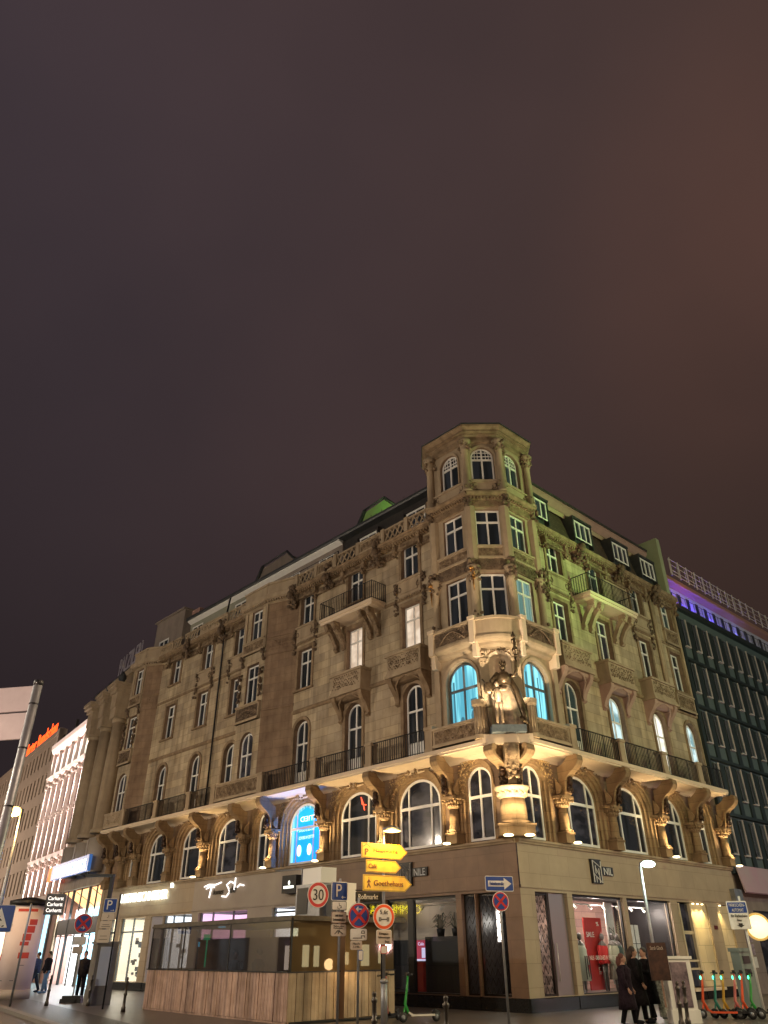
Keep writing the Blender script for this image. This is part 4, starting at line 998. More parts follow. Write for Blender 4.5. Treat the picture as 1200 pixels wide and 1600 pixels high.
# uprights of small rail on the ridge, left
b = MB(FL)
for k in range(16): b.box(3.0+k*.42, 3.02+k*.42, -.9, -.88, 21.66, 22.0+.1*(k % 2))
b.tube([(3, -.89, 21.95), (9.4, -.89, 21.9)], .012, 4); b.build('snow_guard', M['lead'], FL, B)

# ================================================================== STATUE
sp = C0 + dg*.62; sp.z = 8.42
Wst = Matrix.Translation(sp)
S = empty('statue', Wst, 'weathered crowned female statue raising her left arm, floodlit in the corner niche', 'statue')
b = MB(); b.plan([(-.62, -.3), (-.62, .35), (.62, .35), (.62, -.3)], 0, .26); b.build('base', mat('blue_grey_stone', (0.10, 0.13, 0.16), 0.6, alt=(.16, .2, .23), scale=6), parent=S, M_=Wst)
b = MB(); rg = random.Random(2)
# robe with folds
lv = [(.26, .50, .36, .18), (.5, .47, .34, .15), (.9, .40, .31, .10), (1.3, .33, .28, .06), (1.6, .25, .23, .03), (1.75, .19, .17, .02), (1.85, .23, .19, .02), (2.05, .28, .20, .02), (2.22, .26, .17, .02), (2.30, .12, .11, 0), (2.36, .075, .08, 0)]
rows = []; n = 40
for z, rx_, ry_, ox in lv:
    row = []
    for j in range(n):
        a = 2*math.pi*j/n; fold = 1+ (0.09*math.sin(a*9+z*1.2)+.05*math.sin(a*17+2))*max(0, min(1, (1.9-z)*.9))
        row.append(b.P(ox+rx_*fold*math.cos(a), ry_*fold*math.sin(a)-.02, z))
    rows.append(row)
for p, q in zip(rows[:-1], rows[1:]):
    for j in range(n): b.face([p[j], p[(j+1) % n], q[(j+1) % n], q[j]], True)
b.build('robe', M['statue_stone'], parent=S, M_=Wst); b = MB(); b.tube([(0, .1, 1.78), (0, .06, 2.05), (0, .02, 2.24)], [.22, .28, .2], 14)
b.ball((.0, .02, 2.48), (.10, .12, .145), 12, 8); b.ball((.0, .14, 2.46), (.02, .03, .03)); b.ball((0, -.03, 2.5), (.12, .12, .13))
for k in range(7): a = R_(k*360/7); b.tube([(.1*math.cos(a), .1*math.sin(a), 2.58), (.12*math.cos(a), .12*math.sin(a), 2.74)], [.035, .012], 4)
b.tube([(.24, .02, 2.16), (.40, .12, 2.12), (.48, .14, 2.32), (.50, .12, 2.62), (.50, .12, 2.85)], [.10, .08, .07, .055, .05], 8)   # raised arm
b.ball((.50, .13, 2.92), (.06, .06, .09)); b.tube([(.5, .12, 2.85), (.52, .12, 3.35), (.50, .1, 3.9)], [.05, .06, .035], 6)
lumps(b, .44, .58, .05, .2, 3.0, 3.8, 14, .07, 4)
b.tube([(-.22, .05, 2.14), (-.36, .2, 1.9), (-.42, .34, 1.62), (-.30, .42, 1.52)], [.10, .085, .07, .05], 8)
b.tube([(-.2, .1, 2.2), (-.42, .12, 1.9), (-.55, .1, 1.5)], [.13, .16, .10], 8); b.tube([(.2, -.1, 2.2), (.45, .0, 1.6), (.62, .1, .7), (.70, .12, .32)], [.1, .12, .14, .10], 8)
b.tube([(-.85, .3, 1.95), (-.45, .42, 1.35)], .03, 6)
b.tube([(.45, .33, .55), (.55, .38, .4), (.7, .3, .38)], [.05, .09, .06], 6)
b.build('figure', M['bronze'], parent=S, M_=Wst)
b = MB()   # child at her side
b.ball((-.34, .38, 1.72), (.085, .09, .11), 10, 6); b.tube([(-.34, .38, 1.62), (-.33, .38, 1.35), (-.32, .36, 1.05)], [.06, .13, .12], 10)
for s in (-1, 1): b.tube([(-.32+s*.07, .36, 1.08), (-.32+s*.09, .39, .72), (-.31+s*.1, .36, .30)], [.085, .06, .045], 8)
b.tube([(-.42, .38, 1.52), (-.55, .4, 1.3), (-.5, .45, 1.12)], [.05, .04, .035], 6); b.tube([(-.24, .38, 1.52), (-.08, .42, 1.5), (.02, .4, 1.52)], [.05, .04, .03], 6)
b.build('child_figure', M['statue_stone'], parent=S, M_=Wst)
b = MB(); b.ball((-.62, .3, 1.62), (.2, .06, .24), 12, 6); b.build('shield', M['bronze'], parent=S, M_=Wst)
lamp('SPOT', 'statue_floodlight', C0+dg*2.5+Vector((-.3, 0, 8.7)), (1.0, 0.78, 0.50), 1300, C0+dg*.5+Vector((.05, 0, 10.9)), .06, 62, .35)

# ================================================================== shop interiors behind glass (right facade and corner)
def part_box(name, F, mt, *a, parent=B):
    b = MB(F); b.box(*a); return b.build(name, M[mt], F, parent)
M['room_floor'] = mat('shop_floor', (0.10, 0.08, 0.07), 0.3)
M['stone_wall_in'] = mat('rough_stone_display_wall', (0.26, 0.15, 0.125), 0.8, alt=(0.36, 0.22, 0.185), scale=1.2, brick=(1.0, .28, .01, .22))
M['beige_in'] = mat('beige_interior_wall', (0.50, 0.42, 0.34), 0.8, alt=(.42, .35, .29), scale=.8)
M['black_ceiling'] = mat('black_ceiling', (0.015, 0.013, 0.013), 0.7)
b = MB(); b.face([b.P(*wp(q), .37) for q in (PR(15.9, -.27), PR(0, -.27), PL(31, -.27), PL(31, -4.2), PL(3, -5), PR(4, -5), PR(15.9, -4))]); b.build('shop_floor', M['room_floor'], parent=B)
b = MB(); b.face([b.P(*wp(q), 3.46) for q in (PR(15.9, -.27), PR(0, -.27), PL(31, -.27), PL(31, -4.2), PL(3, -5), PR(4, -5), PR(15.9, -4))]); b.build('shop_ceiling', M['black_ceiling'], parent=B)
b = MB(FR); b.quad((2.75, -2.8, .37), (10.3, -2.8, .37), (10.3, -2.8, 3.46), (2.75, -2.8, 3.46)); b.build('display_wall', M['stone_wall_in'], FR, B)
part_box('display_wall', FR, 'black', 2.68, 2.76, -2.8, -.3, .37, 3.46); part_box('display_wall', FR, 'black', 9.9, 10.3, -2.8, -.3, .37, 3.46)
b = MB(FL); b.quad((2.78, -3.4, .37), (10.7, -3.4, .37), (10.7, -3.4, 3.46), (2.78, -3.4, 3.46)); b.build('display_wall', M['beige_in'], FL, B)
part_box('display_wall', FL, 'black', 2.7, 2.78, -3.4, -.3, .37, 3.46); part_box('display_wall', FL, 'black', 10.7, 10.8, -3.4, -.3, .37, 3.46); part_box('display_wall', FL, 'black', 2.8, 10.6, -3.38, -3.0, .37, 2.1)
def pane_q(F, u0, u1, z0=.42, z1=3.40, o=-.18, mt='glass'):
    b = MB(F); b.quad((u0, o, z0), (u1, o, z0), (u1, o, z1), (u0, o, z1)); return b.build('shop_window', M[mt], F, B)
pane_q(FR, 2.95, 6.2); pane_q(FR, 6.5, 9.74); pane_q(FL, 2.92, 6.5); pane_q(FL, 6.85, 10.6)
def mframe(F, us, z0=.38, z1=3.42, o=-.16, w_=.06, mt='black', top=True):
    b = MB(F)
    for u in us: b.box(u-w_/2, u+w_/2, o-.05, o+.04, z0, z1)
    if top: b.box(min(us), max(us), o-.05, o+.04, z1-.08, z1); b.box(min(us), max(us), o-.05, o+.04, z0, z0+.05)
    b.build('shopfront_frame', M[mt], F, B)
mframe(FR, (2.95, 6.2)); mframe(FR, (6.5, 9.74)); mframe(FL, (2.92, 5.15, 5.42, 6.5), w_=.08); mframe(FL, (6.85, 8.7, 10.65), w_=.08)
b = MB(FL); b.box(5.15, 5.42, -.22, -.1, .38, 3.4); b.build('shopfront_frame', M['black'], FL, B)
# ceiling tracks and spots
for F, a, c in ((FR, 3.0, 9.6), (FL, 3.0, 10.0)):
    b = MB(F); b.tube([(a, -1.0, 3.2), (c, -1.0, 3.2)], .02, 4)
    for k in range(7): u = a+.4+k*(c-a-.8)/6; b.tube([(u, -1.0, 3.18), (u+.05, -.9, 3.05)], .05, 6)
    b.build('track_lights', M['white_paint'], F, B)
for u, e in ((3.8, 60), (5.8, 80), (7.6, 75), (9.2, 75)): lamp('POINT', 'shop_light', fpt(FR, u, -1.0, 3.0), (1, .80, .66), e*1.5, size=.1)
for u, e in ((4.0, 8), (7.5, 10)): lamp('POINT', 'shop_light', fpt(FL, u, -2.6, 3.2), (1, .84, .66), e*1.5, size=.15)
# entrance doors of lattice metal with lit shop behind
M['lattice'] = mat('pierced_dark_metal', (0.03, 0.025, 0.02), 0.3, metal=0.7)
def chevrons(F, u0, u1, z0=.42, z1=3.38, o=-.2, nu=5, name='lattice_door'):
    b = MB(F); d = (u1-u0)/nu; nz = int((z1-z0)/(d*1.1)); h = (z1-z0)/nz
    for i in range(nu):
        for j in range(nz):
            for s in (0, 1):
                a = (u0+d*(i+s), o, z0+h*j); c = (u0+d*(i+.5), o, z0+h*(j+.85)); b.tube([a, c], .012, 3, False, False)
    b.box(u0-.04, u0, o-.04, o+.04, z0-.05, z1+.05); b.box(u1, u1+.04, o-.04, o+.04, z0-.05, z1+.05); b.box(u0, u1, o-.03, o+.03, z1-.03, z1+.06); b.box(u0, u1, o-.03, o+.03, z0-.06, z0+.04)
    b.build(name, M['lattice'], F, B)
chevrons(FL, .78, 1.92); chevrons(FL, 2.08, 2.6, nu=2); chevrons(FR, .84, 1.6, nu=3)
b = MB(FR); b.box(1.68, 2.58, -.22, -.12, .40, 3.40); b.build('steel_door', mat('steel_panel', (.22, .19, .19), .4, metal=.5), FR, B)
b = MB(FR); b.tube([(1.78, -.05, .8), (1.78, -.05, 1.9)], .02, 6); b.build('door_handle', M['alu'], FR, B)
for u, e, c_ in ((2.4, 24, (1, .95, .85)), (0.6, 20, (1, .7, .5))): lamp('POINT', 'shop_light', fpt(FL, u, -1.8, 2.6), c_, e, size=.2)
M['tube_light'] = mat('vertical_tube_light', (1, 1, 1), emit=(1.0, .93, .85), es=2.6)
M['neon_red'] = mat('red_neon', (1, .1, .05), emit=(1.0, .10, .04), es=2.2)
M['neon_blue'] = mat('blue_neon', (.3, .5, 1), emit=(.25, .45, 1.0), es=2.0)
b = MB(FL); b.box(1.62, 1.80, -.9, -.86, 1.95, 3.25); b.build('lit_panel', M['tube_light'], FL, B)
b = MB(FR); b.box(1.05, 1.22, -.9, -.86, 1.5, 3.0); b.box(.9, .98, -1.2, -1.15, 2.0, 2.4); b.build('lit_panel', M['tube_light'], FR, B)
b = MB(FL); b.box(1.05, 1.28, -1.0, -.97, 2.66, 2.86); b.build('lit_sign', M['neon_red'], FL, B)
b = MB(FL); b.box(1.13, 1.17, -1.0, -.97, 2.0, 2.5); b.box(.8, .9, -1.2, -1.17, 2.3, 2.9); b.build('lit_sign', M['neon_blue'], FL, B)
b = MB(FR); b.box(.95, 1.6, -1.0, -.97, 1.28, 1.45); b.build('lit_sign', M['neon_red'], FR, B)
b = MB(FL); b.box(.75, 2.6, -2.6, -2.5, .4, 3.4); b.build('shelf_wall', mat('merchandise_wall', (.10, .07, .06), .6, alt=(.55, .42, .36), scale=7), FL, B)

SH = 'things shown in the fashion shop windows'
def thing_box(name, label, cat, F, mt, u0, u1, o0, o1, z0, z1, group=None):
    W = fmat(F, (u0+u1)/2, (o0+o1)/2, z0); b = MB(); hu, ho = (u1-u0)/2, (o1-o0)/2
    b.box(-hu, hu, -ho, ho, 0, z1-z0); o = b.build(name, M[mt], M_=W); tag(o, label, cat, group); return o, W
# red sale banner
M['banner_red'] = mat('red_banner', (0.42, 0.02, 0.015), 0.6)
o, W = thing_box('sale_banner', 'tall red SALE banner standing in the right shop window', 'banner', FR, 'banner_red', 4.75, 5.9, -.95, -.9, .45, 2.75)
text('SALE', .5, .17, M['white_sign'], W @ Matrix.Translation((-.25, -.03, 1.75)), o); text('SALE', .55, .14, M['white_sign'], W @ Matrix.Translation((.1, -.03, .75)) @ Matrix.Rotation(R_(90), 4, 'Y'), o)
text('%', .16, .14, M['white_sign'], W @ Matrix.Translation((.3, -.03, 2.1)), o)
o, W = thing_box('shop_banner', 'hanging pale grey banner with black logo in the right shop window', 'banner', FR, 'white_sign', 6.3, 6.85, -.95, -.92, .6, 3.3)
def nile_logo(W, parent, w_=.34, h=.62, mt='ink', t=.03):
    b = MB(); x, z = w_/2, h/2
    segs = [((-x, -z), (-x, z)), ((x, -z), (x, z)), ((-x, z), (x, z-h*.3)), ((-x*.4, z*.55), (-x*.4, -z*.2)), ((x*.4, z*.3), (x*.4, -z)), ((-x*.4, z*.35), (x*.4, -z*.35)), ((-x, -z*.2), (x, -z)), ((-x*.4, -z*.45), (-x*.4, -z))]
    for a, c in segs: b.tube([(a[0], t, a[1]), (c[0], t, c[1])], h*.022, 4, False)
    return b.build('logo', M[mt], parent=parent, M_=W)
nile_logo(W @ Matrix.Translation((0, -.0, 1.6)), o, .3, .5); text('NILE', .1, .34, M['ink'], W @ Matrix.Translation((0, -.03, 1.0)), o)
o, W = thing_box('shop_banner', 'light blue display board with four panels and a logo in the right shop window', 'banner', FR, 'white_sign', 7.45, 8.1, -.7, -.66, .6, 2.55)
b = MB(); b.box(-.01, .01, .03, .04, 0, 1.95); b.box(-.3, .3, .03, .04, .65, .67); b.box(-.3, .3, .03, .04, 1.3, 1.32); b.build('dividing_lines', M['ink'], parent=o, M_=W)
nile_logo(W @ Matrix.Translation((.12, -.0, 1.0)), o, .14, .3)
for nm, lb, u, cc_, coat, pose in (('mannequin', 'mannequin in a long cream coat with black stripes in the right shop window', 5.85, (.50, .47, .36), 1, 0), ('mannequin', 'mannequin in a pale striped dress beside the first shop pillar', 3.75, (.50, .49, .40), 1, 1), ('mannequin', 'mannequin in a dark green jacket behind the cream coat', 6.55, (.05, .09, .07), 0, 2), ('mannequin', 'mannequin in a shiny red jacket in front of the sale banner', 5.55, (.55, .02, .02), 0, 3)):
    W = fmat(FR, u, -.5-.25*(pose in (2, 3)), .42); e = empty(nm, W, lb, 'mannequin', SH)
    b = MB(); b.lathe([(.03, 0), (.05, .5), (.09, .95)], (-.08, 0), 8); b.lathe([(.03, 0), (.05, .5), (.09, .95)], (.08, 0), 8); b.tube([(0, 0, .9), (0, 0, 1.45), (0, 0, 1.58)], [.14, .16, .05], 10); b.ball((0, .02, 1.70), (.08, .095, .12), 10, 7)
    b.build('body', mat('mannequin_skin', (.14, .12, .11), .5), parent=e, M_=W)
    b = MB(); z0 = .35 if coat else .85
    b.tube([(0, 0, z0), (0, 0, .95), (0, 0, 1.3), (0, 0, 1.48)], [.27, .20, .22, .12], 12); 
    for s in (-1, 1): b.tube([(s*.19, 0, 1.42), (s*.27, .02, 1.1), (s*.27, .07, .82)], [.075, .06, .05], 8)
    b.build('coat' if coat else 'jacket', mat('garment', cc_, .7), parent=e, M_=W)
    if coat:
        b = MB()
        for s in (-.12, .0, .12): b.box(s-.02, s+.02, .24, .255, .4, 1.1)
        b.build('stripes', M['ink'], parent=e, M_=W)
# writing on the window
tag(text('NILE - DESIGNED IN SWITZERLAND', 2.05, .13, M['white_sign'], fmat(FR, 4.75, -.12, 1.46), name='window_lettering', extrude=.002), 'one line of small white lettering across the right shop window', 'lettering')
# left window: black display fridges, plants, poster light box
o, W = thing_box('display_cabinet', 'tall black display cabinet inside the left shop window', 'cabinet', FL, 'black', 3.4, 5.05, -1.1, -.6, .42, 2.15)
o, W = thing_box('display_cabinet', 'dark red open cabinet beneath the lit poster in the left shop window', 'cabinet', FL, 'banner_red', 5.2, 5.7, -.9, -.6, .42, 1.35)
M['poster_glow'] = mat('lightbox_poster', (.3, .03, .05), emit=(.30, .035, .06), es=1.0); M['poster_white'] = mat('lightbox_white', (.7, .7, .8), emit=(.55, .52, .75), es=1.0)
o, W = thing_box('lightbox_poster', 'small glowing pink and red poster light box in the left shop window', 'poster', FL, 'poster_glow', 5.15, 5.65, -.8, -.75, 1.38, 2.05)
text('Colo', .3, .11, M['poster_white'], W @ Matrix.Translation((.0, -.03, .55)), o); b = MB(); b.box(.02, .2, .026, .03, .1, .42); b.box(-.24, .24, .026, .03, 0, .06); b.build('printed_panel', M['poster_white'], parent=o, M_=W)
M['leafy'] = mat('dark_plant_leaf', (.02, .035, .018), .6)
for k, (u, lb) in enumerate(((3.85, 'dark potted plant on the black cabinet, nearest the stone pillar'), (4.6, 'dark spiky potted palm on the black cabinet beside the lit poster'))):
    W = fmat(FL, u, -1.0, 2.15); e = empty('potted_plant', W, lb, 'plant', 'potted plants in the left shop window'); b = MB(); b.lathe([(.12, 0), (.16, .25), (.15, .26)], (0, 0), 10); b.build('pot', M['black'], parent=e, M_=W)
    b = MB(); rg = random.Random(k)
    for _ in range(34):
        a = rg.uniform(0, 6.28); r = rg.uniform(.2, .42); h = rg.uniform(.1, .55); b.tube([(0, 0, .2), (math.cos(a)*r*.6, math.sin(a)*r*.6, .25+h), (math.cos(a)*r*1.1, math.sin(a)*r*1.1, .2+h*.8)], [.015, .022, .004], 3)
    b.build('leaves', M['leafy'], parent=e, M_=W)
# narrow lit doorways at the right end
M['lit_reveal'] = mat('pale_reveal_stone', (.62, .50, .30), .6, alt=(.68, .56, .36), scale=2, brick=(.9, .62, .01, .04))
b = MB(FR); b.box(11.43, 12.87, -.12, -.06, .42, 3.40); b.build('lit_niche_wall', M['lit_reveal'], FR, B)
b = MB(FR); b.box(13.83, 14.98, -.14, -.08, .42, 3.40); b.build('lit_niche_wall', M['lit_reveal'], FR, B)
for u in (11.55, 11.95, 12.35, 13.95):
    lamp('SPOT', 'doorway_downlight', fpt(FR, u, .12, 3.34), (1, .76, .34), 85, fpt(FR, u+.12, -.08, 1.4), .03, 90, .8)
    b = MB(FR); b.lathe([(.05, 3.40), (.05, 3.36), (.02, 3.355)], (u, .06), 8); b.build('downlight', M['uplight'], FR, B)
b = MB(FR); b.box(10.36, 10.46, -.14, .02, .42, 3.38); b.box(11.3, 11.4, -.14, .02, .42, 3.38)
for z in (2.25, 2.30, 1.28, 1.0): b.box(10.4, 11.35, -.12, -.02, z, z+.07)
b.build('shopfront_frame', mat('cream_frame', (.6, .5, .34), .5), FR, B)
b = MB(FR); b.quad((10.44, -.1, .45), (11.32, -.1, .45), (11.32, -.1, 3.35), (10.44, -.1, 3.35)); b.build('shop_window', M['pane_dusk'], FR, B)
b = MB(FR); b.box(10.3, 12.9, 0, .14, .28, .38); b.box(13.8, 15.0, 0, .14, .28, .38); b.build('doorstep', M['soffit'], FR, B)
b = MB(FR); b.box(13.15, 13.45, .005, .03, 2.45, 2.6); b.build('wall_plaque', mat('maroon_plaque', (.12, .02, .02), .4), FR, B)
# left shops: bright rooms
def lit_room(F, u0, u1, mt_wall, e, colr, z1=3.40, depth=2.4, bars=(), zb=.42, transom=2.7, items=0, seed=1):
    b = MB(F); b.quad((u0, -depth, .37), (u1, -depth, .37), (u1, -depth, z1), (u0, -depth, z1)); b.quad((u0, -depth, .37), (u0, -.28, .37), (u0, -.28, z1), (u0, -depth, z1)); b.quad((u1, -depth, .37), (u1, -.28, .37), (u1, -.28, z1), (u1, -depth, z1))
    b.build('shop_interior', M[mt_wall], F, B)
    pane_q(F, u0, u1); 
    b = MB(F)
    for u in (u0+.03, u1-.03)+tuple(bars): b.box(u-.035, u+.035, -.2, -.12, .4, 3.42)
    if transom: b.box(u0, u1, -.2, -.12, transom, transom+.08)
    b.build('shopfront_frame', M['frame_dark'], F, B)
    lamp('AREA', 'shop_ceiling_light', fpt(F, (u0+u1)/2, -.9, 3.36), colr, e, fpt(F, (u0+u1)/2, -1.0, 0), min(1.2, (u1-u0)*.6))
    if items:
        rg = random.Random(seed); b = MB(F)
        for k in range(items):
            u = rg.uniform(u0+.15, u1-.15); z = rg.uniform(.5, 2.2); r = rg.uniform(.05, .12); b.box(u-r, u+r, -1.0, -.9, z, z+rg.uniform(.08, .3))
        b.build('window_display', mat('display_goods', (.25, .2, .16), .6, alt=(.05, .05, .06), scale=6), F, B)
M['bright_wall'] = mat('lit_shop_wall', (.8, .74, .62), .7, emit=(1.0, .86, .60), es=1.9)
M['pink_wall'] = mat('pink_lit_shop_wall', (.8, .55, .7), .7, emit=(1.0, .62, .85), es=1.1)
M['white_wall'] = mat('white_lit_shop_wall', (.8, .8, .8), .7, emit=(.92, .96, 1.0), es=1.5)
M['blue_wall'] = mat('blue_lit_shop_wall', (.4, .7, .9), .7, emit=(.45, .85, 1.0), es=1.6)
lit_room(FL, 25.83, 28.67, 'bright_wall', 60, (1, .9, .72), bars=(27.3,), items=26, seed=3)
lit_room(FL, 29.2, 30.0, 'bright_wall', 25, (1, .92, .8), items=0)
lit_room(FL, 20.92, 23.78, 'white_wall', 50, (.9, .95, 1), bars=(21.9, 22.9), items=16, transom=3.0)
lit_room(FL, 15.97, 20.23, 'pink_wall', 60, (1, .65, .85), bars=(17.3, 19.1), items=18, transom=0)
lit_room(FL, 12.05, 13.97, 'white_wall', 30, (.95, .97, 1), bars=(), items=0, transom=3.2)
b = MB(FL); 
for k in range(50): z = .42+k*.06; b.side([(-.1, z), (-.07, z+.03), (-.1, z+.06)], 23.87, 25.13, closed=False)
b.build('roller_shutter', mat('shutter_slats', (.42, .40, .46), .5), FL, B)
lamp('AREA', 'shop_spill_light', fpt(FL, 27.2, .5, 3.2), (1, .9, .72), 60, fpt(FL, 27.2, 2.4, 0), 1.2)

# ================================================================== signs on the corner building
M['sign_glow'] = mat('white_sign_glow', (1, 1, 1), emit=(.92, 1.0, .90), es=1.7)
M['sign_glow2'] = mat('white_neon_glow', (1, 1, 1), emit=(1.0, .97, .95), es=1.6)
s = empty('shop_sign', fmat(FL, 26.0, .10, 4.30), 'long row of glowing white capital letters on the beige fascia', 'shop sign')
text('LEISTENSCHNEIDER', 5.3, .46, M['sign_glow'], fmat(FL, 26.1, .10, 4.44), s, extrude=.06)
b = MB(FL); b.box(22.95, 23.2, .08, .16, 4.72, 4.95); b.build('square_mark', M['sign_glow'], FL, s)
lamp('POINT', 'sign_glow_light', fpt(FL, 24.5, .75, 4.3), (.85, 1, .8), 11, size=.3); lamp('POINT', 'sign_glow_light', fpt(FL, 27.5, .75, 4.3), (.85, 1, .8), 11, size=.3)
s = empty('shop_sign', fmat(FL, 18.1, .10, 4.40), 'slanted white backlit handwritten script sign on the grey fascia', 'shop sign')
def script(pts, mt, r=.035, o=.08): 
    k = MB(FL); k.tube([(18.1-x, o, 4.36+z) for x, z in pts], r, 5); return k
for pts in ([(-1.75, .22), (-1.3, .30), (-.7, .26), (-.2, .34)], [(-1.0, .30), (-1.12, .0), (-1.2, -.30)], [(-1.55, .12), (-1.2, .20), (-.8, .16)], [(.95, .24), (.6, .33), (.3, .2), (.5, .04), (.62, -.12), (.35, -.32), (-.05, -.28)], [(1.25, .05), (1.45, .16), (1.8, .10)], [(1.05, .48), (1.0, -.05)]):
    script(pts, 0).build('script_stroke', M['sign_glow2'], FL, s)
text('homas', .95, .24, M['ink'], fmat(FL, 18.1+.42, .07, 4.30), s, shear=.4, extrude=.03); text('abo', .62, .30, M['ink'], fmat(FL, 18.1-.85, .07, 4.34), s, shear=.4, extrude=.03)
s = empty('box_sign', fmat(FL, 12.2, .1, 3.9), 'black square sign with a white crest and white bar on the grey fascia', 'sign')
b = MB(FL); b.box(11.75, 12.75, .03, .45, 3.92, 4.62); b.build('sign_box', M['black'], FL, s)
b = MB(FL); b.ball((12.22, .46, 4.32), (.07, .02, .09)); b.box(11.9, 12.6, .45, .47, 4.10, 4.20); b.build('crest_and_bar', M['sign_glow'], FL, s)
for F, u0, lb, tx in ((FL, 5.3, 'black angular logo sign on the brown fascia of the left facade', 'NILE'), (FR, 4.55, 'black angular logo sign on the sandy fascia of the right facade', 'NIL')):
    W = fmat(F, u0, .03, 4.22); s = empty('shop_sign', W, lb, 'shop sign')
    b = MB(); b.box(-.32, .32, .0, .10, -.40, .42); b.build('logo_board', M['black'], parent=s, M_=W)
    nile_logo(W @ Matrix.Translation((0, -.08, 0)), s, .52, .74, 'white_sign' if F is FR else 'grey_metal', .03)
    off = .78
    b = MB(); b.box(off-.34-.08, off+.34, .0, .08, -.10, .20); b.build('name_board', M['black'], parent=s, M_=W)
    text(tx, .58, .24, M['white_sign'] if F is FR else M['grey_metal'], W @ Matrix.Translation((off-.03, -.09, .04)), s)
# blue screen window of the arcade (mirrored writing as seen through it)
s = empty('window_screen', fmat(FL, 12.12, -.2, 5.3), 'bright blue lit screen with mirrored white lettering behind the arched window', 'screen')
M['screen_blue'] = mat('blue_screen_glow', (0, .4, 1), emit=(.0, .22, .95), es=1.5); M['screen_white'] = mat('screen_white_glow', (1, 1, 1), emit=(.75, 1, 1), es=1.4)
b = MB(FL); b.prism([(11.08, 5.2), (12.92, 5.2), (12.92, 7.15)] + [(12.12-.86*math.cos(math.pi*k/10), 6.75+.72*math.sin(math.pi*k/10)) for k in range(9, 2, -1)][::-1][::-1][:0] + [(12.55, 7.35), (12.1, 7.5), (11.5, 7.3), (11.1, 6.95)], -.25, -.24); b.build('screen', M['screen_blue'], FL, s)
text('TIED', 1.0, .22, M['screen_white'], fmat(FL, 12.0, -.21, 7.0), s, mirror=True, extrude=.002)
text('THE AGE OF DIGITAL', 1.15, .08, M['screen_white'], fmat(FL, 12.0, -.21, 6.50), s, mirror=True, extrude=.002)
text('FITTED IN SERVICE', 1.1, .13, M['screen_white'], fmat(FL, 12.0, -.21, 6.2), s, mirror=True, extrude=.002)
for u in (11.75, 12.5):
    b = MB(FL); b.prism([(u+.16*math.cos(R_(24*k)), 5.68+.24*math.sin(R_(24*k))) for k in range(15)], -.215, -.21); b.build('white_disc', M['screen_white'], FL, s)
lamp('AREA', 'blue_window_light', fpt(FL, 12.12, -.12, 6.2), (.05, .25, 1.0), 210, fpt(FL, 12.3, 2, 6.6), 1.5)
for F in (FL, FR): lamp('AREA', 'lit_room_light', fpt(F, 1.65, .30, 10.2), (.3, .85, 1.0), 10, fpt(F, 1.65, 3, 10.2), .9)
# neon red thing behind two arcade windows
for u, lb in ((8.2, 'red neon squiggle glowing behind the arcade window left of the street lamp'), (21.6, 'small red neon glow behind an arcade window of the far left part')):
    b = MB(FL); b.tube([(u-.25, -.22, 7.1), (u, -.22, 7.15), (u+.08, -.22, 7.45), (u-.05, -.22, 7.2), (u-.15, -.22, 6.9)], .022, 5); tag(b.build('neon_decoration', M['neon_red'], FL), lb, 'neon light')

# ================================================================== GREEN OFFICE BUILDING to the right
GB = empty('office_building', PR(16.0), 'dark green office block with rows of narrow windows and a violet lit top floor', 'building')
M['green_wall'] = mat('dark_green_panels', (0.085, 0.115, 0.115), 0.5, alt=(0.11, 0.14, 0.14), scale=.6)
M['green_fin'] = mat('blackish_fins', (0.016, 0.026, 0.027), 0.5)
M['win_metal'] = mat('pinkish_metal_trim', (0.62, 0.54, 0.53), 0.45, metal=.2)
U0g = 16.15; pit = 1.28; ncol = 13
rowz = [16.55, 13.95, 11.3, 8.65, 6.0]
def hh(z): return z
b = MB(FR); b.box(15.98, 34, -8, -.12, 4.9, 18.6); b.build('wall', M['green_wall'], FR, GB)
b = MB(FR)
for z in rowz: b.box(15.98, 34, -.12, .12, z-1.22, z-1.08)
b.box(15.98, 34, -.12, .14, 18.4, 18.66); b.box(15.9, 16.12, -.5, .16, 4.9, 18.6); b.build('storey_band', M['green_fin'], FR, GB)
fi = 0
for z in rowz:
    for i in range(ncol):
        u = U0g+.62+.2+pit*i; fi += 1
        if fi > 96: break
        w1 = window('office', FR, u, -.06, z-.28, GB, 'pane_dark')
        W = fmat(FR, u, 0, z)
        if fi == 1:
            b = MB(); b.box(-.26, .26, -.1, .03, -.36, -.30); b.box(.21, .26, -.1, .03, -.30, 1.36); tr0 = b.build('trim', M['win_metal'], parent=w1, M_=W)
            b = MB(); b.box(-.75, -.36, -.118, -.04, -1.05, 1.35); pn0 = b.build('dark_panel', M['green_fin'], parent=w1, M_=W)
        else: dup(tr0, W, w1); dup(pn0, W, w1)
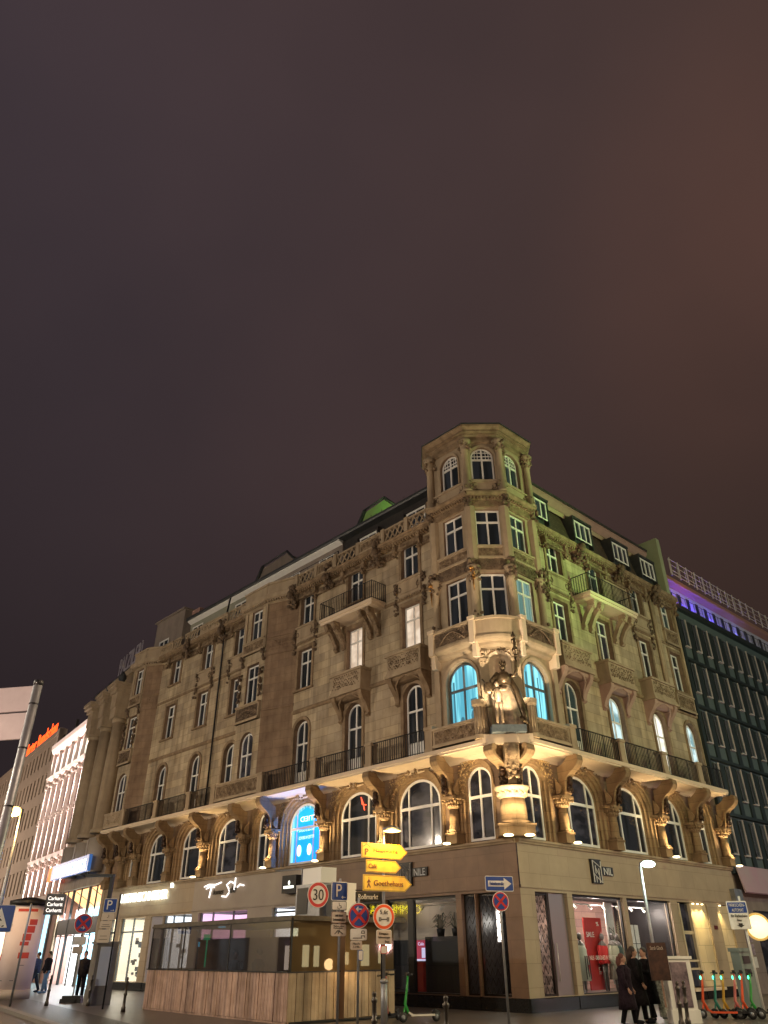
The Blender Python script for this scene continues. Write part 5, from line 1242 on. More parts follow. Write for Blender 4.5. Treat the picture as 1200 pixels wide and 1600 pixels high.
# violet top storey, soffit and roof rail
M['violet'] = mat('pale_terrace_wall', (0.45, 0.42, 0.5), 0.6)
b = MB(FR); b.box(16.3, 34, -8, -.45, 18.6, 20.1); b.build('terrace_wall', M['violet'], FR, GB)
for i in range(12):
    u = 16.8+1.1*i; b = MB(FR); b.box(u, u+.36, -.45, -.42, 18.8, 19.9); b.build('terrace_window', M['pane_dark'], FR, GB)
b = MB(FR); b.side([(-.5, 20.1), (-.05, 20.2), (0.0, 20.25), (0.0, 20.45), (-2, 20.5)], 16.1, 34); b.build('roof_soffit', mat('salmon_soffit', (.30, .15, .11), .8), FR, GB)
railing(FR, 16.4, 34, .2, 20.5, 1.0, step=.9)
D.objects[[o.name for o in D.objects if o.name.startswith('iron_railing')][-1]].parent = GB
rr = [o for o in D.objects if o.name.startswith('iron_railing')][-1]; place(rr, FR[0], GB); rr.data.materials[0] = M['win_metal']
b = MB(FR)
for z in (20.8, 21.15): b.tube([(16.4, .2, z), (34, .2, z)], .02, 4)
for i in range(18):
    u = 16.5+i; b.box(u-.03, u+.03, .17, .23, 20.45, 21.6)
b.build('roof_rail', M['win_metal'], FR, GB)
railing(FR, 16.3, 34, .0, 18.66, .7, step=.5)
rr = [o for o in D.objects if o.name.startswith('iron_railing')][-1]; place(rr, FR[0], GB)
b = MB(FR); b.prism([(15.2, 18.9), (15.45, 22.3), (14.3, 22.2), (13.6, 21.5), (13.9, 19.3)], -2.4, -2.2)
b.box(15.55, 15.95, -6, .10, 18.8, 22.6); b.prism([(15.95, 22.6), (15.55, 22.6), (13.2, 21.7), (13.2, 21.4), (15.9, 21.6)], -1.8, -1.6); b.build('party_wall', mat('light_green_party_wall', (.30, .33, .20), .8, alt=(.34, .37, .24), scale=1), FR, GB)
for u, c_, e in ((17.2, (.10, .05, 1.0), 130), (19.4, (.10, .05, 1.0), 130), (21.8, (.10, .06, 1.0), 90), (25.0, (.2, .2, 1.0), 50)):
    lamp('POINT', 'terrace_light', fpt(FR, u, -.1, 18.85), c_, e*.9, size=.1)
lamp('POINT', 'terrace_light', fpt(FR, 18.0, .6, 19.6), (1, .3, .15), 10, size=.2)
# shop zone of the office block: awning, pub wall
b = MB(FR); b.side([(.15, 5.15), (.2, 5.15), (.42, 4.0), (.36, 3.96)], 16.15, 26); b.build('awning', mat('rose_grey_awning', (.42, .34, .36), .7, alt=(.46, .26, .34), scale=.5), FR, GB)
b = MB(FR); b.box(15.95, 26, -.4, -.12, 0, 4.95); b.build('wall', mat('pub_wall', (.30, .24, .20), .7, alt=(.22, .17, .15), scale=1.5, brick=(1.2, .8, .01, .05)), FR, GB)
b = MB(FR); b.box(17.6, 25, -.12, -.10, .4, 3.3); b.build('shop_window', M['pane_dusk'], FR, GB)
b = MB(FR); b.box(15.3, 16.1, .02, .25, 3.6, 4.1); b.build('air_grille', M['grey_metal'], FR, GB)
# round lit pub sign
W = fmat(FR, 16.15, 1.0, 3.0); W = Matrix.Translation(AT(1184, 1448, 33)) @ Matrix.Rotation(R_(-12), 4, 'Z')
s = empty('round_sign', W, 'round glowing cream pub sign hanging at the right edge', 'sign')
b = MB(); b.T = Matrix.Rotation(R_(90), 4, 'X'); b.lathe([(.44, -.07), (.48, -.06), (.48, .06), (.44, .07)], (0, 0), 28); b.build('sign_drum', mat('gold_rim', (.5, .33, .1), .4, emit=(.9, .55, .15), es=.5), parent=s, M_=W)
b = MB(); b.T = Matrix.Rotation(R_(90), 4, 'X'); b.lathe([(.02, -.09), (.40, -.085)], (0, 0), 28); b.lathe([(.40, .075), (.01, .08)], (0, 0), 28); b.build('lit_face', mat('cream_lightbox', (1, .9, .6), emit=(1.0, .82, .42), es=1.6), parent=s, M_=W)
b = MB(); b.tube([(.45, 0, .3), (.9, 0, .5)], .03, 6); b.build('bracket', M['iron'], parent=s, M_=W)
for k in range(3):
    W = fmat(FR, 16.6, -.10, 1.0+k*.5) ; b = MB(); b.box(-.2, .2, .0, .02, 0, .42); tag(b.build('wall_poster', M['white_sign'] if k == 0 else mat('dark_poster', (.10, .07, .09), .6, alt=(.5, .4, .45), scale=6), M_=W), ['plain white notice lowest on the pub wall', 'dark poster in the middle of the pub wall column', 'dark poster at the top of the pub wall column'][k], 'poster')

# ================================================================== COLUMN BUILDING (left) on the bent street line
CB = empty('column_building', fpt(FS, 0, 0, 0), 'stone building with giant rounded columns topped by urns and a dark rooftop sign', 'building')
b = MB(FS); b.quad((0, 0, 6.0), (10.6, 0, 6.0), (10.6, 0, 19.9), (0, 0, 19.9)); b.box(0, 10.6, 0, .12, 19.4, 19.9); b.box(0, 10.6, .0, .35, 18.0, 18.25); b.box(0, 10.6, 0, .3, 8.1, 8.4)
b.build('wall', M['stone_plain'], FS, CB)
b = MB(FS); b.box(0, 10.6, -6, .15, 19.9, 20.0); b.quad((0, 0, 20.0), (10.6, 0, 20.0), (10.6, -5, 22), (0, -5, 22)); b.build('roof', M['roof_dark'], FS, CB)
for u in (2.1, 5.0, 8.0):
    x = MB(FS); x.lathe([(.62, 8.4), (.62, 8.6), (.50, 8.7), (.48, 12), (.42, 15.5)], (u, .45), 16); p = x.build('column', M['stone_plain'], FS, CB)
    x = MB(FS); x.lathe([(.42, 15.5), (.5, 15.6), (.5, 15.8)], (u, .45), 12); x.box(u-.55, u+.55, 0, 1.05, 15.8, 16.5); x.box(u-.6, u+.6, 0, 1.12, 16.5, 17.5); x.box(u-.7, u+.7, 0, 1.25, 17.5, 17.75); x.box(u-.82, u+.82, 0, 1.42, 17.75, 18.0); x.box(u-.9, u+.9, 0, 1.5, 18.0, 18.2); x.build('entablature', M['stone_plain'], FS, p)
    x = MB(FS); x.lathe([(.2, 18.2), (.12, 18.35), (.3, 18.7), (.22, 18.95), (.06, 19.2)], (u, .8), 10); lumps(x, u-.3, u+.3, .6, 1.0, 18.3, 18.9, 8, .12, 2); x.build('urn', M['lead'], FS, p)
    x = MB(FS); x.lathe([(.6, 6.2), (.6, 8.1)], (u, .45), 12); x.box(u-.1, u+.1, .9, 1.1, 6.3, 8.0); x.build('column_base', M['clad_grey'], FS, p)
for u in (3.4, 6.4, 9.4):
    for z in (9.0, 12.6, 15.2): window('f3', FS, u, .02, z, CB, 'pane_dark')
b = MB(FS); b.box(0, 10.6, 0, .25, 5.45, 6.0); b.box(0, .5, -.1, .1, 0, 5.45); b.box(10.2, 10.6, -.1, .1, 0, 5.45); b.build('lintel', M['stone_plain'], FS, CB)
for u in (.9, 1.1, 4.5, 4.6, 8.2): pass
lr = [(0.6, 3.6, 'bright_wall', (1, .9, .75)), (3.8, 7.4, 'blue_wall', (.7, .9, 1)), (7.6, 10.2, 'white_wall', (1, 1, 1))]
for u0, u1, mt, c_ in lr:
    b = MB(FS); b.quad((u0, -1.1, 0), (u1, -1.1, 0), (u1, -1.1, 4.4), (u0, -1.1, 4.4)); b.build('shop_interior', M[mt], FS, CB)
    b = MB(FS); b.quad((u0, -2.3, 4.1), (u1, -2.3, 4.1), (u1, -.1, 5.4), (u0, -.1, 5.4)); b.build('shop_ceiling', mat('amber_lit_ceiling', (.7, .5, .3), .7, emit=(1.0, .58, .22), es=1.3), FS, CB)
    b = MB(FS); b.box(u0-.08, u0, -.12, .02, 0, 5.45); b.box(u1, u1+.06, -.12, .02, 0, 5.45); b.box((u0+u1)/2-.03, (u0+u1)/2+.03, -.08, .0, 0, 5.45); b.box(u0, u1, -.08, .0, 2.7, 2.76); b.box(u0, u1, -.25, -.0, 2.8, 3.7); b.build('shopfront_frame', M['black'], FS, CB)
    lamp('AREA', 'shop_ceiling_light', fpt(FS, (u0+u1)/2, -.6, 3.9), c_, 700, fpt(FS, (u0+u1)/2, .8, 0), 1.6)
W = fmat(FS, 5.4, .3, 6.4)
s = empty('shop_sign', W, 'long glowing blue white shop sign above the neighbouring shops', 'shop sign')
b = MB(FS); b.box(.9, 9.9, .95, 1.15, 6.12, 7.05); b.build('sign_board', M['blue_wall'].copy(), FS, s); D.objects[[o.name for o in s.children][0]].data.materials[0] = mat('blue_sign_board', (.05, .12, .3), .4, emit=(.03, .10, .30), es=1.0)
text('REISEMARKTHAUS', 7.8, .62, M['sign_glow'], fmat(FS, 5.2, 1.16, 6.55), s, extrude=.03)
b = MB(FS); b.box(10.0, 10.9, 1.0, 1.12, 6.1, 7.0); b.build('orange_mark', mat('orange_glow', (1, .3, .1), emit=(1.0, .22, .06), es=1.5), FS, s)
lamp('POINT', 'sign_glow_light', fpt(FS, 5, 1.6, 6.6), (.6, .8, 1), 16, size=.4)
text('PALZILERL', 5.6, 1.35, M['black'], fmat(FS, 3.4, .05, 20.75), None, 'rooftop_lettering', .05)
ro = D.objects['rooftop_lettering']; tag(ro, 'dark unlit rooftop letters on the parapet of the column building', 'rooftop sign')
ro.data.materials[0] = mat('unlit_letter', (.32, .30, .36), .5)

# ================================================================== PINK FLOODLIT BUILDING
PB = empty('floodlit_building', fpt(FS, 12, 0, 0), 'pink stone building floodlit white with tall slim pilasters and bright cornices', 'building')
M['pinkwall'] = mat('pink_stone', (.46, .27, .23), .8, alt=(.54, .33, .28), scale=1.0)
M['pinktrim'] = mat('pale_trim', (.80, .70, .64), .7)
b = MB(FS); b.box(10.62, 22.6, -6, 0, 0, 18.0); b.build('wall', M['pinkwall'], FS, PB)
b = MB(FS); b.side([(0, 17.2), (.3, 17.3), (.45, 17.6), (.5, 17.95), (0, 18.0)], 10.62, 22.6); b.side([(0, 14.8), (.25, 14.85), (.4, 15.1), (0, 15.2)], 10.62, 22.6); b.side([(0, 8.0), (.25, 8.05), (.4, 8.35), (0, 8.4)], 10.62, 22.6); b.box(10.62, 22.6, 0, .2, 5.2, 5.5)
b.build('cornice', M['pinktrim'], FS, PB)
pxs = [10.9, 12.7, 14.6, 16.5, 18.4, 20.3, 22.2]
M['led'] = mat('led_line_glow', (1, .9, .85), emit=(1.0, .84, .76), es=5.0)  # glowing strips added to brighten the pilasters
for u in pxs:
    b = MB(FS); b.box(u-.16, u+.16, 0, .22, 8.4, 14.8); b.box(u-.14, u+.14, 0, .2, 15.2, 17.2); b.box(u-.12, u+.12, 0, .2, 5.5, 8.0); p = b.build('pilaster', M['pinktrim'], FS, PB)
    b = MB(FS); lumps(b, u-.22, u+.22, .1, .35, 14.1, 14.8, 12, .13, 1); lumps(b, u-.2, u+.2, .1, .35, 7.5, 8.05, 8, .12, 2); lumps(b, u-.2, u+.2, .1, .3, 11.2, 11.6, 8, .12, 2); b.build('capital', M['pinktrim'], FS, p)
    b = MB(FS); b.box(u+.17, u+.22, .14, .22, 8.5, 14.0); b.box(u+.17, u+.22, .14, .22, 5.6, 7.5); b.build('light_strip', M['led'], FS, p)
    for z, t in ((5.6, 8), (8.5, 12), (12.0, 15), (15.3, 18)): lamp('SPOT', 'facade_floodlight', fpt(FS, u+.3, .75, z), (1.0, .80, .74), 420, fpt(FS, u, .05, t), .05, 70, .9)
for a, c in zip(pxs[:-1], pxs[1:]):
    m_ = (a+c)/2
    for z, h in ((9.0, 1.9), (12.0, 1.9)):
        b = MB(FS); b.box(m_-.45, m_+.45, -.02, .015, z, z+h); w1 = b.build('window', M['pane_dusk'], FS, PB)
    b = MB(FS); b.box(m_-.5, m_+.5, .0, .02, 15.35, 16.9); w1 = b.build('window', mat('bright_lit_pane', (1, 1, 1), emit=(1.0, .92, .84), es=1.5) if m_ > 13 else M['pane_white'], FS, PB)
b = MB(FS); b.quad((10.62, 0, 18.05), (22.6, 0, 18.05), (22.6, -3, 20.2), (10.62, -3, 20.2)); b.box(15, 15.3, -.6, -.4, 18, 20.2); b.box(19, 19.2, -.6, -.4, 18, 19.8); b.build('roof', M['roof_dark'], FS, PB)
b = MB(FS); b.quad((12.2, .02, .4), (22.4, .02, .4), (22.4, .02, 4.6), (12.2, .02, 4.6)); b.build('shop_window', M['blue_wall'], FS, PB)
b = MB(FS)
for u in (12.2, 14.2, 16.4, 18.6, 20.6, 22.4): b.box(u-.15, u+.15, .02, .12, 0, 4.7)
b.build('shopfront_frame', M['frame_dark'], FS, PB)
# grey blade sign lettering near the shop
W = fmat(FS, 11.3, 1.3, 3.6); s = empty('projecting_sign', W, 'dark square projecting sign with three identical white lines above the left shops', 'sign')
bb = AT(86, 1413, 38); W = Matrix.Translation(bb) @ Matrix.Rotation(R_(18), 4, 'Z'); place(s, W)
b = MB(); b.box(-.42, .42, -.06, .06, -.42, .42); b.build('sign_board', mat('sign_slate', (.05, .06, .08), .5), parent=s, M_=W)
for k in range(3): text('Carhartt', .66, .15, M['sign_glow2'], W @ Matrix.Translation((0, -.08, .24-.24*k)), s, extrude=.002)

# ================================================================== OFFICE WITH FINS (far left)
OB = empty('finned_office', fpt(FS, 22.9, 0, 0), 'beige office block with rows of thin vertical fins and a red rooftop sign', 'building')
b = MB(FS); b.box(22.8, 62, -8, -.35, 0, 19.2); b.build('wall', mat('fin_recess', (.025, .018, .015), .8), FS, OB)
b = MB(FS)
for z in (5.2, 8.0, 10.7, 13.4, 16.1, 18.7): b.box(22.8, 62, -.4, .05, z, z+.95)
b.box(22.8, 23.6, -.4, .1, 4, 19.8); b.box(22.8, 62, -.6, .12, 19.3, 19.75); b.build('spandrel_bands', mat('beige_concrete', (.36, .29, .23), .8, alt=(.42, .34, .28), scale=.6), FS, OB)
b = MB(FS); k = 0
while 23.9+k*1.5 < 62:
    u = 23.9+k*1.5; b.box(u-.48, u+.48, -.4, .02, 4.5, 19.2); k += 1
b.build('fins', mat('fin_stone', (.42, .34, .27), .8), FS, OB)
b = MB(FS); b.box(24.5, 30, -.3, .02, .5, 4.4); b.build('shop_window', M['bright_wall'], FS, OB)
lamp('POINT', 'street_lamp_light', fpt(FS, 32, 12, 9), (1, .78, .6), 4200, size=.6)  # added unseen lamp that brightens the finned office
lamp('POINT', 'street_lamp_light', fpt(FS, 48, 12, 9), (1, .75, .55), 4200, size=.6)  # second added lamp, unseen, for the far end of the fins
M['red_neon2'] = mat('orange_red_neon', (1, .2, .05), emit=(1.0, .07, .01), es=3.2)
tx = text('Frankfurter Rundschau', 17, 1.35, M['red_neon2'], fmat(FS, 34, -.2, 20.65), None, 'rooftop_neon', .05); tag(tx, 'orange red neon letters along the roof of the finned office', 'neon sign')
FB = empty('far_building', fpt(FS, 66, 0, 0), 'low dark beige building at the far left edge', 'building')
b = MB(FS); b.box(62.5, 95, -8, .5, 0, 15.0); b.build('wall', mat('far_wall', (.25, .2, .17), .8), FS, FB)
b = MB(FS)
for i in range(12):
    for z in (6, 9, 12): b.box(64+i*2.4, 65.2+i*2.4, .5, .53, z, z+1.6)
b.build('windows', M['pane_dusk'], FS, FB)
b = MB(); b.box(-46, -30, -178, -150, 0, 52); tag(b.build('tower_block', mat('dim_tower', (.03, .03, .035), .6)), 'dim dark tower block far behind the left street', 'building') if False else None
# building beyond the green office
b = MB(FR); b.box(36, 50, -12, .2, 0, 21.8); XB = b.build('dark_building', mat('dark_render', (.05, .04, .04), .8), FR); tag(XB, 'dark building beyond the green office at the right edge', 'building')

# ================================================================== bank across the square (behind the camera's left; seen in the reflections)
# virtual image of the yellow letters behind the left shop windows, mirrored through the pane plane
Pp = PL(0, -.18)
def refl(v): return v - nL*(2*((v-Pp).dot(nL)))
v1, v0 = AT(657, 1417, 66), AT(560, 1425, 66)
r1, r0 = refl(v1), refl(v0)
xd = (r0-r1).normalized(); zz = (r1.z+r0.z)/2
Wb = fr_from(Vector(((r1.x+r0.x)/2, (r1.y+r0.y)/2, zz)), Vector((xd.x, xd.y, 0)), 1)[0]
# make the front (-y) face the shop
if (Wb.to_3x3() @ Vector((0, -1, 0))).dot(PL(5)-Wb.translation) < 0:
    Wb = fr_from(Wb.translation, -Vector((xd.x, xd.y, 0)), 1)[0]
KB = empty('bank_building', Matrix.Translation((Wb.translation.x, Wb.translation.y, 0)), 'plain building across the square with a row of yellow letters, seen only in reflections', 'building')
b = MB(); b.box(-22, 26, -9, -.4, 0, 20); b.build('wall', M['clad_grey'], parent=KB, M_=Matrix.Translation((0, 0, -Wb.translation.z)) @ Wb)
b = MB()
for i in range(18):
    for z in (6.5, 10, 13.5): b.box(-21+i*2.6, -19.7+i*2.6, -.4, -.36, z, z+2)
b.build('windows', M['pane_dusk'], parent=KB, M_=Matrix.Translation((0, 0, -Wb.translation.z)) @ Wb)
b = MB()
for i in range(8): b.box(-20+i*5.6, -16.4+i*5.6, -.4, -.36, .4, 2.6)
b.build('shop_window', M['pane_dusk'], parent=KB, M_=Matrix.Translation((0, 0, -Wb.translation.z)) @ Wb)
text('COMMERZBANK', (r1-r0).length, .62, mat('yellow_letter_glow', (1, .9, 0), emit=(1.0, .85, .02), es=12), Wb, KB, extrude=.05)

# ================================================================== STREET FURNITURE
def Z(a): return Matrix.Rotation(R_(a), 4, 'Z')
def T(x, y, z): return Matrix.Translation((x, y, z))
def rrect(w_, h, r=.04, n=4):
    p = []
    for cx_, cy_, a0_ in ((w_/2-r, h/2-r, 0), (-w_/2+r, h/2-r, 90), (-w_/2+r, -h/2+r, 180), (w_/2-r, -h/2+r, 270)):
        for k in range(n+1): a = R_(a0_+90*k/n); p.append((cx_+r*math.cos(a), cy_+r*math.sin(a)))
    return p
def circ(r, n=36, sx=1.0): return [(r*sx*math.cos(2*math.pi*k/n), r*math.sin(2*math.pi*k/n)) for k in range(n)]
def layer(W, parent, pts, y, mt, name='face', t=.004):
    b = MB(); b.prism(pts, y, y+t); return b.build(name, M[mt] if isinstance(mt, str) else mt, parent=parent, M_=W)
def pole(W, parent, h, r=.03, mt='grey_metal', z0=0.0, name='pole'):
    b = MB(); b.lathe([(r, z0), (r, h-.02), (r*.6, h)], (0, 0), 12); return b.build(name, M[mt], parent=parent, M_=W)
def plate(W, parent, w_, h, mt, rim='white_sign', name='sign_plate'):
    o = layer(W, parent, rrect(w_, h), .0, 'grey_metal', name, .012)
    layer(W, o, rrect(w_-.005, h-.005), .0125, rim, 'border', .002); layer(W, o, rrect(w_-.035, h-.035, .03), .0155, mt, 'face', .002); return o
def disc_sign(W, parent, r, ringm, facem, inner=.72, name='round_sign_plate'):
    o = layer(W, parent, circ(r), 0, 'grey_metal', name, .012); layer(W, o, circ(r-.003), .0125, 'white_sign', 'border', .002); layer(W, o, circ(r-.018), .0155, ringm, 'ring', .002); layer(W, o, circ(r*inner), .0185, facem, 'face', .002); return o
def strokes(W, parent, segs, wd, mt, y=.024, name='pictogram'):
    b = MB()
    for (x0, z0), (x1, z1) in segs:
        d = math.hypot(x1-x0, z1-z0) or 1e-6; nx, nz = -(z1-z0)/d*wd/2, (x1-x0)/d*wd/2
        b.prism([(x0+nx, z0+nz), (x1+nx, z1+nz), (x1-nx, z1-nz), (x0-nx, z0-nz)], y, y+.002)
    return b.build(name, M[mt], parent=parent, M_=W)
def no_stopping(W, parent, r=.3, arrow=None, single=False):
    o = disc_sign(W, parent, r, 'red_sign', 'blue_sign', .80)
    k = r*.62; segs = [((-k, k), (k, -k))]
    if not single: segs.append(((-k, -k), (k, k)))
    strokes(W, o, segs, r*.24, 'red_sign', .022, 'red_cross')
    if arrow: strokes(W @ T(0, 0, r*arrow[1]), o, [((-.07*arrow[0], 0), (.07*arrow[0], 0)), ((.02*arrow[0], .05), (.075*arrow[0], 0)), ((.02*arrow[0], -.05), (.075*arrow[0], 0))], .022, 'white_sign', .027, 'arrow')
    return o
POSTS = 'sign posts on the pavement'
# post with the 30 sign, the parking sign and three plates
b0 = AT(529, 1500, 22.0); W = T(b0.x, 22.0, 0); s = empty('sign_post', W, 'grey post with the 30 speed limit disc and a blue parking sign beside it', 'sign post', POSTS)
pole(W, s, 3.35, .032)
Wp = T(b0.x-.02, 21.95, 0) @ Z(30)
p = disc_sign(Wp @ T(-.62, 0, 2.94), s, .305, 'red_sign', 'white_sign', .70); text('30', .30, .26, M['ink'], Wp @ T(-.62, -.024, 2.94), p, 'number')
b = MB(); b.tube([(-.62, -.02, 3.22), (0, -.02, 3.22)], .018, 6); b.build('bracket', M['grey_metal'], parent=s, M_=Wp)
p = plate(Wp @ T(0, 0, 3.04), s, .48, .45, 'blue_sign'); text('P', .16, .30, M['white_sign'], Wp @ T(-.02, -.024, 3.06), p); strokes(Wp @ T(.12, 0, 2.90), p, [((-.06, 0), (.06, 0)), ((-.06, 0), (-.02, .03)), ((-.06, 0), (-.02, -.03))], .014, 'white_sign')
p = plate(Wp @ T(0, 0, 2.70), s, .44, .22, 'white_sign', 'ink'); strokes(Wp @ T(0, 0, 2.70), p, [((-.01, .07), (0, 0)), ((0, 0), (.05, 0)), ((.05, 0), (.07, -.06)), ((-.05, -.02), (-.04, -.07)), ((-.04, -.07), (.01, -.08)), ((.01, -.08), (.04, -.03))], .014, 'ink')
p = plate(Wp @ T(0, 0, 2.43), s, .44, .27, 'beige_sign', 'brown_ink'); text('auf dem', .22, .06, M['ink'], Wp @ T(0, -.024, 2.48), p); text('Seitenstreifen', .36, .06, M['ink'], Wp @ T(0, -.024, 2.38), p)
p = plate(Wp @ T(0, 0, 2.14), s, .44, .27, 'beige_sign', 'beige_sign'); text('Parken ohne\nParkschein', .30, .08, M['ink'], Wp @ T(0, -.024, 2.21), p); strokes(Wp @ T(0, 0, 2.1), p, [((-.12, -.05), (-.03, .03)), ((-.03, .03), (.05, .0)), ((.05, 0), (.12, -.05)), ((-.02, -.05), (.02, .05))], .02, 'ink')
# post with the no stopping disc
b0 = AT(560.5, 1431, 22.0); W = T(b0.x, 22.0, 0); s = empty('sign_post', W, 'grey post with a red and blue no stopping disc and a white tow away plate', 'sign post', POSTS)
pole(W, s, 2.90, .032); Wp = T(b0.x, 21.95, 0) @ Z(22)
no_stopping(Wp @ T(0, 0, 2.47), s, .30, (-1, .5))
p = plate(Wp @ T(0, 0, 2.04), s, .46, .26, 'white_sign', 'white_sign'); strokes(Wp @ T(0, 0, 2.04), p, [((-.16, -.08), (.1, -.08)), ((.06, .03), (.17, .03)), ((.06, -.03), (.17, -.03)), ((.07, .03), (.08, .08)), ((.08, .08), (.15, .08)), ((.15, .08), (.16, .03)), ((.07, -.03), (.07, -.07)), ((.16, -.03), (.16, -.07))], .018, 'ink')
p = plate(Wp @ T(-.06, 0, 1.80), s, .32, .2, 'beige_sign', 'beige_sign'); text('Mo-Fr\n7-19h', .2, .12, M['ink'], Wp @ T(-.06, -.024, 1.80), p)
p = plate(Wp @ T(.06, 0, 1.58), s, .14, .24, 'white_sign', 'blue_sign', 'sticker')
# post with the yellow arrow signs, lamp and weight limit
b0 = AT(600, 1535, 22.0); W = T(b0.x, 22.0, 0); s = empty('sign_post', W, 'thick post with three yellow arrow signs under a lit lamp', 'sign post', POSTS)
pole(W, s, .98, .085, name='pole_sleeve'); b = MB(); b.lathe([(.085, .98), (.11, .99), (.10, 1.04), (.045, 1.08)], (0, 0), 12); b.build('collar', M['grey_metal'], parent=s, M_=W); pole(W, s, 4.42, .038, z0=1.0)
def arrow_sign(z, xl, xr, h, body, yawd, picto=None):
    Wa = T(b0.x, 21.93, z) @ Z(yawd); L2 = xr-xl; hd = h*.62
    o = layer(Wa, s, [(xl, -h/2), (xr-hd, -h/2), (xr, 0), (xr-hd, h/2), (xl, h/2)], 0, 'yellow_sign', 'arrow_sign_plate', .03)
    e = .018; pts = [(xl+e, -h/2+e), (xr-hd-.01, -h/2+e), (xr-e*1.6, 0), (xr-hd-.01, h/2-e), (xl+e, h/2-e)]
    strokes(Wa, o, [(pts[k], pts[(k+1) % 5]) for k in range(5)], .010, 'ink', .031, 'border_line')
    if body == 'Café': text(body, .26, h*.36, M['brown_ink'], Wa @ T(xl+.2, -.034, 0), o)
    else: text(body, L2-.72 if body != 'Goethehaus' else L2-.62, h*.36, M['brown_ink'], Wa @ T((xl+xr)/2+.02, -.034, 0), o)
    if picto == 'P': text('P', .10, h*.42, M['brown_ink'], Wa @ T(xl+.16, -.034, -.04), o); strokes(Wa @ T(xl+.16, 0, .10), o, [((-.12, -.02), (0, .05)), ((0, .05), (.12, -.02))], .016, 'brown_ink', .033)
    if picto == 'man': strokes(Wa @ T(xl+.17, 0, 0), o, [((0, .08), (0, -.02)), ((0, -.02), (-.05, -.12)), ((0, -.02), (.05, -.12)), ((0, .06), (-.05, .0)), ((0, .06), (.05, .01)), ((-.01, .11), (.01, .11))], .03, 'brown_ink', .033)
arrow_sign(4.0, -.72, .78, .37, 'Hauptwache', 34, 'P'); arrow_sign(3.62, -.57, .56, .30, 'Café', 34); arrow_sign(3.22, -.66, .90, .38, 'Goethehaus', 34, 'man')
Wp = T(b0.x, 21.93, 0) @ Z(20); p = disc_sign(Wp @ T(0, 0, 2.44), s, .30, 'orange_sign', 'white_sign', .72)
text('5,6t', .22, .12, M['ink'], Wp @ T(0, -.024, 2.54), p); strokes(Wp @ T(0, 0, 2.38), p, [((-.10, 0), (.10, 0)), ((-.13, .05), (-.13, -.05)), ((-.09, .05), (-.09, -.05)), ((.13, .05), (.13, -.05)), ((.09, .05), (.09, -.05))], .022, 'ink')
p = plate(Wp @ T(.0, 0, 1.98), s, .42, .33, 'beige_sign', 'white_sign'); text('Einsatz-', .26, .06, M['ink'], Wp @ T(0, -.024, 2.06), p); text('fahrzeuge', .32, .06, M['ink'], Wp @ T(0, -.024, 1.97), p); text('frei', .12, .06, M['ink'], Wp @ T(.08, -.024, 1.88), p)
p = plate(Wp @ T(0, 0, 1.70), s, .19, .19, 'white_sign', 'red_sign', 'small_plate')
# lamp on top
Wl = W @ T(0, 0, 4.42)
b = MB(); b.tube([(0, 0, -.02), (.0, .0, .16), (.18, .06, .20)], .035, 8); b.lathe([(.05, .22), (.20, .17), (.26, .10), (.25, .085)], (.24, .10), 16); lh = b.build('lamp_head', M['grey_metal'], parent=s, M_=Wl)
b = MB(); b.lathe([(.01, .065), (.20, .07), (.245, .085), (.01, .09)], (.24, .10), 16); b.build('lamp_glass', M['lamp_warm'], parent=lh, M_=Wl)
lp = Wl @ Vector((.24, -.12, .0)); lamp('POINT', 'sign_lamp_light', lp+Vector((.0, -.35, .0)), (1, .55, .16), 110, size=.1)
lamp('SPOT', 'sign_lamp_light', lp, (1, .62, .22), 160, lp+Vector((0, .5, -3)), .1, 150, .6)
# one way sign post
b0 = AT(781, 1408, 22.0); W = T(b0.x, 22.0, 0); s = empty('sign_post', W, 'slim post with a blue one way arrow sign above a small no stopping disc', 'sign post', POSTS)
pole(W, s, 3.0, .032); Wp = T(b0.x+.01, 21.95, 0) @ Z(14)
p = plate(Wp @ T(0, 0, 3.2), s, .80, .37, 'blue_sign'); layer(Wp @ T(0, 0, 3.2), p, [(-.32, -.07), (.13, -.07), (.13, -.14), (.34, 0), (.13, .14), (.13, .07), (-.32, .07)], .018, 'white_sign', 'arrow', .003); text('Einbahnstraße', .40, .08, M['blue_sign'], Wp @ T(-.08, -.025, 3.2), p)
no_stopping(Wp @ T(0, 0, 2.78), s, .235)
# street name sign
Wn = T(AT(575, 1405, 23.2).x, 23.2, 2.98) @ Z(14); s = empty('street_name_sign', T(Wn.translation.x, 23.2, 0), 'black street name sign reading Roßmarkt behind the weight limit post', 'street sign')
b = MB(); b.box(-.36, .36, 0, .03, -.12, .12); p = b.build('name_plate', M['black'], parent=s, M_=Wn); text('Roßmarkt', .56, .13, M['white_sign'], Wn @ T(0, -.034, 0), p); pole(T(Wn.translation.x+.38, 23.2, 0), s, 3.15, .03, 'iron'); b = MB(); b.tube([(-.36, 0, .16), (.38, 0, .16)], .015, 5); b.build('bracket', M['iron'], parent=s, M_=Wn)

